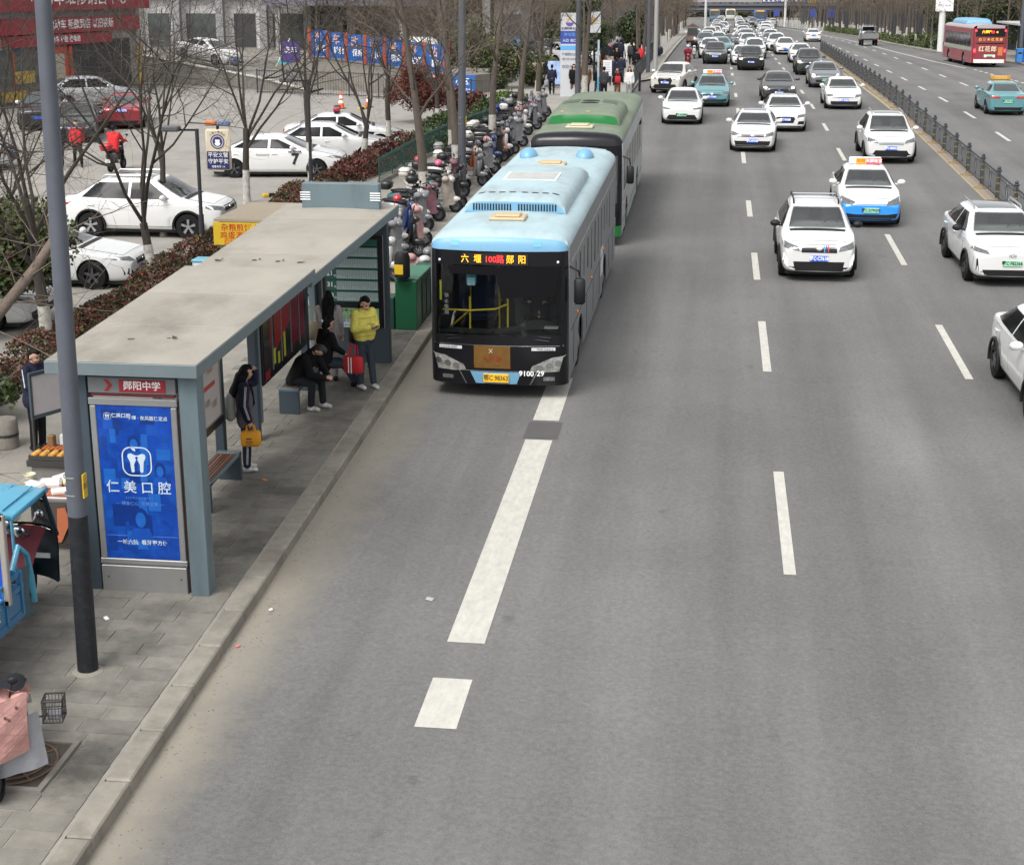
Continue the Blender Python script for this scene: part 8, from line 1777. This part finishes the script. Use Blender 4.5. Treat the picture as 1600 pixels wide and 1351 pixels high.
c = make_car('car', 'white car cut off by the right edge nearest to the camera', U(SUV, L=4.6, W=1.86, H=1.6, plate=('blue', '鄂C·A528K'), rim=DARKALLOY, sunroof=1), WHITE, GC); put(c, 6.42, 25.6, .03)
c = make_car('car', 'white hatchback with its side showing in the lane left of the line', U(L=4.25, W=1.79, H=1.46, nose=.80, cowl=(1.12, 1.0), roof=(2.0, 3.35), tail=(4.05, 1.02), boxy=1, rail=.68, plate=('blue', '鄂C·8Y928'), kind=1, sunroof=1, grille=[(-.5, .62), (.5, .62), (.52, .71), (-.52, .71)], intake=[(-.72, .30), (.72, .30), (.78, .46), (-.78, .46)], head=[(.54, .62), (.92, .68), (.96, .80), (.86, .80), (.58, .73)]), WHITE, GC); put(c, 1.52, 61.2, -.05)
c = make_car('car', 'white saloon with a large hexagonal grille between hatchback and dark saloon', U(L=4.75, W=1.84, H=1.44, plate=('blue', '鄂C·05G86'), grille=[(-.36, .40), (.36, .40), (.44, .56), (.38, .74), (-.38, .74), (-.44, .56)], plz=.55, intake=None, fog=([(.56, .34), (.88, .36), (.90, .50), (.60, .48)], BLACK), head=[(.52, .62), (.94, .68), (.96, .78), (.58, .74)], sunroof=1), WHITE, GC); put(c, 3.07, 68.2)
c = make_car('car', 'white fastback saloon with a green plate and thin lit lamps behind the green bus', U(L=4.8, W=1.85, H=1.48, nose=.82, cowl=(1.1, .98), roof=(2.1, 3.1), tail=(4.35, 1.06), plate=('green', '鄂C·AD8863'), grille=None, head=[(.50, .68), (.95, .72), (.97, .80), (.56, .75)], lit=0, extra=[([(.50, .70), (.93, .735), (.93, .76), (.50, .72)], DRL, 'running_light'), ([(-.93, .735), (-.50, .70), (-.50, .72), (-.93, .76)], DRL, 'running_light')], intake=[(-.76, .28), (.76, .28), (.62, .46), (-.62, .46)]), WHITE, GC); put(c, -1.42, 70.6)
c = make_car('taxi', 'teal taxi with an amber and rose roof sign behind the white fastback', U(TX, plate=('blue', '鄂C·T3906'), grillem=BLACK, grille=[(-.52, .60), (.52, .60), (.54, .72), (-.54, .72)], head=[(.52, .62), (.93, .68), (.96, .78), (.58, .76)]), TEAL, GC, cat='taxi'); taxi_sign(c, 1.50); put(c, -.12, 79.3)
c = make_car('car', 'pearl sport utility car with a tall dark grille turning in at the plaza kerb', U(SUV, L=4.63, W=1.9, H=1.65, plate=('blue', '鄂C·78N22'), grille=[(-.34, .48), (.34, .48), (.42, .70), (.38, .96), (-.38, .96), (-.42, .70)], plz=.62, lit=1, rim=ALLOY), PEARL, GC); put(c, -2.75, 88.0, -.20)
c = make_car('car', 'dark grey saloon with lit lamps left of the white hexagonal-grille saloon', U(L=4.7, W=1.84, H=1.46, lit=1, plate=('blue', '鄂C·P2087'), grille=[(-.50, .52), (.50, .52), (.50, .68), (-.50, .68)]), paint('dark_grey', (.035, .036, .038), .25), GC); put(c, 3.35, 83.0)
c = make_car('car', 'grey liftback saloon with lit lamps close to the median fence', U(L=4.8, W=1.86, H=1.46, lit=2, plate=('green', '鄂C·F61209'), grille=None, intake=[(-.6, .34), (.6, .34), (.6, .48), (-.6, .48)]), GREY, GC); put(c, 6.44, 93.8)
c = make_car('car', 'black boxy sport utility car with two bright lamps and a slotted grille', U(SUV, L=4.4, W=1.85, H=1.68, lit=2, nose=1.02, plate=('blue', '鄂C·R5580'), roofw=.74, head=[(.62, .72), (.94, .76), (.95, .92), (.64, .92)], grille=[(-.56, .92), (.56, .92), (.56, 1.00), (-.56, 1.00)], grillem=ALLOY), KBLACK, GC); put(c, 2.50, 112.4)
c = make_car('car', 'dark olive sport utility car with a chrome grille in the kerb lane', U(SUV, plate=('blue', '鄂C·K3317'), grille=[(-.5, .70), (.5, .70), (.5, .86), (-.5, .86)], grillem=ALLOY), paint('dark_olive', (.028, .032, .028), .25), GC); put(c, -.03, 121.4)
c = make_car('car', 'dark green sport utility car with one bright lamp beside the median', U(SUV, lit=2, plate=('blue', '鄂C·G8803'), H=1.72), paint('dark_green', (.03, .036, .03), .25), GC); put(c, 6.28, 107.0)
# far prototypes, fewer triangles
fs_ = make_car('car', 'white saloon behind the dark green sport utility car beside the median', U(L=4.6, H=1.48), WHITE, GC, lod=1); put(fs_, 6.6, 124)
fu_ = make_car('car', 'white sport utility car with a black lower grille behind the black boxy one', U(SUV, intake=[(-.72, .30), (.72, .30), (.62, .62), (-.62, .62)]), WHITE, GC, lod=1); put(fu_, 3.2, 131.0)
LAB = {'w': ('white', WHITE), 's': ('silver', SILVER), 'g': ('grey', GREY), 'k': ('black', KBLACK), 't': ('teal', TEAL), 'p': ('pearl', PEARL), 'r': ('red', RED)}
FAR = [(0, 6.1, 140, 'w', 'white saloon third in the queue beside the median'), (1, 5.6, 148.5, 'w', 'white high car fourth in the queue beside the median'), (0, 5.3, 157, 'g', 'grey saloon fifth in the queue beside the median'), (1, 5.6, 166, 'w', 'white high car sixth in the queue beside the median'), (0, 5.9, 175, 'w', 'white saloon seventh in the queue beside the median'), (0, 5.6, 184, 's', 'silver saloon eighth in the queue beside the median'),
  (0, 2.1, 119.5, 'w', 'white saloon half hidden behind the black boxy car'), (0, 3.2, 139.5, 's', 'silver saloon in the middle queue behind the white black-grilled car'), (1, 3.0, 148, 'w', 'white high car next in the middle queue before the scooter rider'), (0, 2.8, 156.5, 'w', 'white saloon in the middle queue beyond the white high car'), (1, 3.1, 165, 'g', 'grey high car in the middle queue'), (0, 3.0, 174, 'w', 'white saloon beyond the grey high car in the middle queue'), (0, 3.2, 183, 'p', 'pearl saloon in the middle queue'), (1, 3.2, 192, 'w', 'white high car beyond the pearl saloon'),
  (1, -.5, 131.5, 'w', 'white high car right behind the dark olive one in the kerb lane'), (0, .55, 140.5, 't', 'teal taxi peeking out behind the white high car in the kerb lane'), (1, -1.0, 150, 'g', 'dark grey high car with pale windscreen in the kerb lane'), (0, .2, 160, 'w', 'white saloon beyond the dark grey high car in the kerb lane'), (0, -.9, 170, 'w', 'white saloon near the kerb beyond the cargo rider'), (1, -.8, 180, 'p', 'pearl high car in the kerb lane queue'), (0, -.6, 189, 'r', 'red saloon in the kerb lane queue'), (0, 1.6, 152, 'k', 'black saloon straddling the first lane line'),
  (0, -2.4, 176, 'w', 'white saloon pulled over at the kerb under the bare trees'), (0, 5.9, 194, 'w', 'white saloon ninth in the queue beside the median'), (1, 6.2, 204, 'w', 'white high car in the queue before the median sign'), (0, 6.6, 214, 's', 'silver saloon before the median sign'), (0, 3.4, 202, 'w', 'white saloon in the middle queue by the second lamp post'), (1, 3.6, 213, 'k', 'black high car far along the middle queue'), (0, 3.8, 224, 'w', 'white saloon far along the middle queue'), (0, -.2, 200, 'w', 'white saloon far along the kerb lane'), (1, .2, 211, 's', 'silver high car far along the kerb lane'), (0, .6, 222, 'w', 'white saloon last but one in the kerb lane'), (0, 7.0, 226, 'w', 'white saloon last before the blue bus'), (1, 1.0, 235, 'w', 'white high car last in the kerb lane'), (0, 4.2, 237, 'g', 'grey saloon last in the middle queue'), (1, 7.4, 238, 'w', 'white high car below the first footbridge')]
for k, x, y, cl, lab in FAR:
    o = dup((fs_, fu_)[k], lab, mats={'body': LAB[cl][1], 'mirror': LAB[cl][1]}); put(o, x, y, random.Random(int(y)).uniform(-.03, .03))
o = dup(fs_, 'white saloon seen from behind on the far carriageway below the footbridge', 'cars driving away', mats={'body': WHITE}); put(o, 10.9, 186, pi)
o = dup(fs_, 'white saloon parked far off by the white bollard fence', 'cars driving away', mats={'body': PEARL}); put(o, 10.9, 318, pi)
for k in range(22):
    o = dup((fs_, fu_)[k % 2], 'small pale car in the dense far queue under the footbridges', 'cars in the dense far queue', mats={'body': (WHITE, WHITE, SILVER, PEARL, WHITE, GREY)[k % 6]}, skip=('mirror', 'number_plate', 'chassis')); put(o, (.4, 3.9, 7.2)[k % 3] + (k // 3)*.08 + ((k*37) % 11 - 5)*.09, 248 + (k // 3)*17 + (k % 3)*5)
c = make_car('taxi', 'teal taxi driving away alone on the far carriageway', U(TX, plate=('green', '鄂C·F77105'), litt=0, rplz=.66, tailp=[(.40, .80), (.92, .80), (.96, .92), (.44, .92)]), TEAL, None, cat='taxi'); t = MB().box((0, 2.2, 1.60), (.95, .22, .20), b=.03).build('roof_sign', mat('sign_ochre', (.42, .20, .04), .4), c, 40); text('文明驾驶', .15, mat('sign_yellow', (.8, .55, .1), .5), t, (0, 2.317, 1.60), rot=(pi/2, 0, pi)); put(c, 13.75, 81.0, pi)
# pickup truck on the far carriageway
pk = thing('pickup_truck', 'small grey pickup truck with a load in its bed driving away', 'truck'); MB().box((0, 1.15, 1.0), (1.62, 1.9, 1.0), b=.12).box((0, 1.25, 1.62), (1.45, 1.5, .72), b=.2).build('cab', paint('truck_grey', (.30, .31, .32)), pk, 50); MB().box((0, 3.3, .75), (1.65, 2.6, .12)).box((-.8, 3.3, 1.0), (.06, 2.6, .5)).box((.8, 3.3, 1.0), (.06, 2.6, .5)).box((0, 4.6, 1.0), (1.65, .06, .5)).build('bed', mat('truck_bed', (.16, .165, .17), .5), pk); MB().box((0, 2.02, 1.68), (1.2, .02, .42)).build('rear_window', SIDEGLASS, pk); MB().ball((0, 3.2, 1.2), (.6, .9, .35), 10, 6).build('load', mat('truck_load', (.06, .06, .06), .8, var=.4), pk); MB().tube([(-.7, 2.1, 1.2), (-.7, 2.1, 2.1), (.7, 2.1, 2.1), (.7, 2.1, 1.2)], .04, 6).build('headboard', DARKALLOY, pk)
for sx in (-1, 1): MB().box((sx*.68, 4.62, .72), (.22, .03, .14)).build('tail_light', TAIL, pk)
for sx in (-.7, .7):
    for sy in (.8, 3.6): add_wheel(pk, sx, sy, .33)
put(pk, 15.75, 171, pi)
# far buses and lorry
for x, y, m1, m2, lab in ((-.5, 395, mat('far_bus_blue', (.12, .18, .24), .4), GLASS, 'dark windowed coach far along the kerb lane'), (3.6, 425, mat('far_bus_white', (.55, .58, .52), .4), GLASS, 'white bus far away under the footbridges'), (9.3, 345, mat('far_bus_deep_blue', (.03, .08, .28), .4), GLASS, 'deep blue bus with an orange panel near the median far away')):
    t = thing('far_bus', lab, 'bus'); MB().box((0, 4, 1.65), (2.5, 8, 2.6), b=.2).build('body', m1, t, 50); MB().box((0, -.02, 2.0), (2.2, .06, 1.2), b=.02).build('windscreen', m2, t); MB().box((0, -.03, 2.75), (1.6, .05, .25)).build('destination_board', mat('sign_amber', (.75, .35, .02), .4), t); MB().box((0, 4, .55), (2.3, 7, .5)).build('chassis', BLACK, t)
    for sx in (-1.05, 1.05): bus_wheel(t, sx, 1.6); bus_wheel(t, sx, 6.2)
    put(t, x, y)
# turning dark SUV, motorbikes
c = make_car('car', 'dark navy sport utility car turning broadside out of the plaza', U(SUV, L=4.75, W=1.9, H=1.75, kind=1), NAVY, None); c2 = c; put(c, -4.6, 133.5, pi/2 + .35); c.location.x += 0
def rider(sc, lab, x, y, rz, jack, helm, dz=0.0, scl=1):
    sc.location = (x, y, g(y) + dz); sc.rotation_euler = (0, 0, rz); bpy.context.view_layer.update()
    RD = dict(hipC=(0, 0, .86), hipL=(.09, -.02, .84), hipR=(-.09, -.02, .84), kneeL=(.16, -.42, .72), kneeR=(-.16, -.42, .72), ankleL=(.12, -.50, .36), ankleR=(-.12, -.50, .36), chest=(0, -.06, 1.20), shL=(.18, -.08, 1.35), shR=(-.18, -.08, 1.35), neck=(0, -.08, 1.41), head=(0, -.11, 1.545), elbowL=(.26, -.28, 1.12), elbowR=(-.26, -.28, 1.12), wristL=(.28, -.55, 1.06), wristR=(-.28, -.55, 1.06))
    q = sc.matrix_world @ V((0, .86, -.03)); person(lab, q, rz, pose=RD, top=jack, legs=C_BLACK, vox=.028, bulk=1.15)
    if helm:
        h = MB().ball((0, 0, 0), (.14, .155, .145), 14, 10).build('helmet', helm, None, 60); h.location = sc.matrix_world @ V((0, .77, 1.565)); tag(h, 'helmet worn by the ' + lab.split(' riding')[0], 'helmet')
def sc_mk(lab, m, box=None, apron=None): return scooter(lab, m, None, box, apron)
rider(sc_mk('red scooter ridden along the kerb behind the pearl car', SC_M[3]), 'rider in a dark red jacket riding along the kerb behind the pearl car', -1.95, 114.6, .05, C_WINE, paint('helmet_silver', (.4, .4, .42)))
rider(sc_mk('white scooter ridden beside the dark olive car', SC_M[0]), 'rider in black riding a white scooter beside the dark olive car', -1.75, 131, 0, C_BLACK, paint('helmet_white2', (.6, .6, .6)))
rider(sc_mk('white scooter ridden between the queues of cars', SC_M[0]), 'rider in pale clothes riding between the queues of cars', 1.55, 145.0, 0, C_GREYT, paint('helmet_white2', (.6, .6, .6)))
rider(sc_mk('dark scooter with a red top box crossing the car park', SC_M[1], mat('box_red', (.4, .012, .018), .4)), 'rider in a red jacket riding a dark scooter across the car park', -21.3, 54.4, pi + .0, C_RED, None, .02)
# cargo three-wheeler of the kerb lane
ct = thing('cargo_tricycle', 'brown roofed cargo tricycle in the kerb lane beyond the turning car', 'tricycle'); MB().box((0, 1.4, .95), (1.2, 1.7, .9), b=.05).box((0, .1, 1.0), (1.1, .9, .9), b=.1).build('body', mat('trike_brown', (.16, .09, .08), .6), ct); MB().prism([(-.7, 1.95), (0, 2.3), (.7, 1.95)], -.4, 2.3, 'y').build('roof', mat('trike_roof', (.10, .06, .055), .6), ct); MB().box((0, -.36, 1.5), (1.0, .04, .7)).build('windscreen', GLASS, ct)
for x, y in ((-.5, 1.7), (.5, 1.7), (0, -.1)): t_, r_ = small_wheel(.26, .1); o = link('wheel', t_, ct, (x, y, .26)); link('rim', r_, o)
put(ct, -2.35, 160)
# ---- parked cars on the left
GP_ = 'cars parked in the car park'
SIDE = dict(kind=1)
def park(c, x, y, rz, dz=.02): c.location = (x, y, g(y) + dz); c.rotation_euler = (MX.Rotation(tilt(y), 3, 'X') @ MX.Rotation(rz, 3, 'Z')).to_euler(); return c
c = make_car('car', 'white family sport utility car parked broadside behind the snack booth', U(SUV, L=4.67, W=1.86, H=1.69, kind=1, mirror=WHITE, sunroof=1, r=.36, rails=ALLOY, fo=.93, ro=.92), WHITE, GP_); park(c, -13.38, 41.95, pi/2)
c = make_car('car', 'white low coupe saloon with five-spoke wheels behind the lamp post', U(L=4.7, W=1.83, H=1.42, nose=.80, cowl=(1.35, .98), roof=(2.3, 3.2), tail=(4.3, 1.02), belt=.98, r=.345, fo=.95, rim=DARKALLOY, head=[(.56, .66), (.94, .72), (.97, .80), (.62, .77)], intake=[(-.5, .28), (.5, .28), (.5, .42), (-.5, .42)], fog=([(.62, .30), (.90, .36), (.93, .56), (.80, .48)], BLACK)), WHITE, GP_); park(c, -13.55, 35.5, pi/2 + .02)
c = make_car('car', 'white saloon at the left edge beyond the seller', U(L=4.6), WHITE, GP_); park(c, -14.2, 31.2, pi/2 + .05)
c = make_car('car', 'white hatchback cut by the left edge below the coupe', U(L=4.3, H=1.5), WHITE, GP_); park(c, -15.3, 27.2, pi/2 + .05)
def seven(o, b, bv, s):
    for sx in (1, -1):
        h, _, _, _ = bv.ray_cast(V((sx*50, 1.62, .70)), V((-sx, 0, 0)));
        if h:
            text('7', .52, INK_K, o, (h.x + sx*.014, 1.62, .66), rot=(pi/2, 0, sx*pi/2), bold=.02); text('BECKHAM', .10, INK_K, o, (h.x + sx*.02, 1.62, .93), rot=(pi/2, 0, sx*pi/2), bold=.004); text('Realmadrid', .10, INK_K, o, (h.x + sx*.02, 2.75, .82), rot=(pi/2, 0, sx*pi/2))
c = make_car('car', 'white saloon with a big black number seven on its front door', U(L=4.75, W=1.84, H=1.47, kind=1, rim=DARKALLOY, stripe=seven, tailp=[(.5, .74), (.92, .74), (.96, .92), (.55, .88)]), WHITE, GP_); park(c, -12.85, 53.7, pi/2 + .1)
c = make_car('car', 'white saloon with pink window reflections between the numbered car and the patrol car', U(L=4.6, W=1.8, H=1.5, kind=1), WHITE, GP_); park(c, -11.95, 57.4, pi/2 + .16)
def patrol(o, b, bv, s):
    MB().box((-.32, 2.55, 1.60), (.5, .26, .16), b=.03).build('red_lamp', mat('lens_dark_red', (.35, .03, .05), .3), o, 40); MB().box((.32, 2.55, 1.60), (.5, .26, .16), b=.03).build('dark_lamp', BLACK, o, 40); MB().box((0, 2.55, 1.53), (1.2, .2, .05)).build('roof_bar', BLACK, o)
    for sx in ('x', '-x'): decal(bv, [(.55, .64), (3.9, .62), (3.9, .74), (1.4, .80), (.55, .72)], sx, BLACK, b, 'side_stripe', off=.012, sp_=.1)
c = make_car('police_car', 'white patrol car with a dark and red roof light bar', U(L=4.65, W=1.8, H=1.5, kind=1, stripe=patrol), WHITE, GP_); park(c, -12.25, 61.0, pi/2 + .2)
c = make_car('car', 'dark red saloon parked with its tail towards the camera', U(L=4.8, W=1.82, H=1.46, plate=('blue', '鄂C·Q1776'), rplz=.84, tailp=[(.55, .80), (.93, .80), (.96, .96), (.58, .93)]), RED, GP_); park(c, -27.1, 70.6, pi + .28)
c = make_car('car', 'black saloon facing the camera beside the dark red saloon', U(L=4.6, W=1.8, H=1.5, plate=('blue', '鄂C·2C678'), plz=.62), KBLACK, GP_); park(c, -25.9, 61.0, .30)
c = make_car('car', 'silver high car cut by the left edge behind the two pedestrians', U(SUV, litt=0), SILVER, GP_); park(c, -25.3, 54.0, pi/2 + .3)
c = make_car('car', 'white saloon coming nose down on the ramp behind the railings', U(L=4.7, W=1.8, H=1.46, kind=1), WHITE, None); c.location = (-28.4, 91.2, 1.05); c.rotation_euler = MX.Rotation(-.12, 3, 'Z').to_euler()
c.rotation_euler = (MX.Rotation(radians(7), 3, 'Y') @ MX.Rotation(pi/2 - .55, 3, 'Z')).to_euler()
for x, y, m, su, rz, lab in ((-29.2, 65.0, KBLACK, 1, .3, 'black high car left of the black saloon by the shop'), (-31.5, 59.0, WHITE, 0, 1.4, 'white saloon at the far left of the car park'), (-28.9, 76.0, SILVER, 1, 2.2, 'silver high car parked before the orange shop door'), (-13.4, 117, KBLACK, 1, .2, 'black high car facing out behind the blue standing panel'), (-12.4, 123, RED, 1, .3, 'red high car behind the black one at the back of the plaza'), (-10.4, 121, WHITE, 0, .6, 'white saloon parked left of the sign tower'), (-8.2, 117, WHITE, 0, 1.2, 'white saloon parked behind the evergreen tree')):
    o = dup((fs_, fu_)[su], lab, 'cars parked at the back of the plaza', mats={'body': m}); o.location = (x, y, g(y) + (.03 if y < 100 else .12)); o.rotation_euler = (0, 0, rz)
    if y < 100: o['group'] = GP_
fb_ = front_bus(); green_bus(); red_bus()
bpy.context.view_layer.update()
DRV = dict(SIT, chest=(0, .04, .98), shL=(.19, .02, 1.14), shR=(-.19, .02, 1.14), neck=(0, .02, 1.20), head=(0, -.01, 1.34), elbowL=(.25, -.18, .92), elbowR=(-.25, -.18, .92), wristL=(.16, -.46, .98), wristR=(-.16, -.46, .98), fd=(0, -1, -.1))
person('driver in dark clothes at the wheel of the blue-roofed bus', fb_.matrix_world @ V((.56, 1.66, .56)), 0, pose=DRV, top=C_NAVY, legs=C_BLACK, vox=.022)
bpy.data.scenes.remove(WORK)
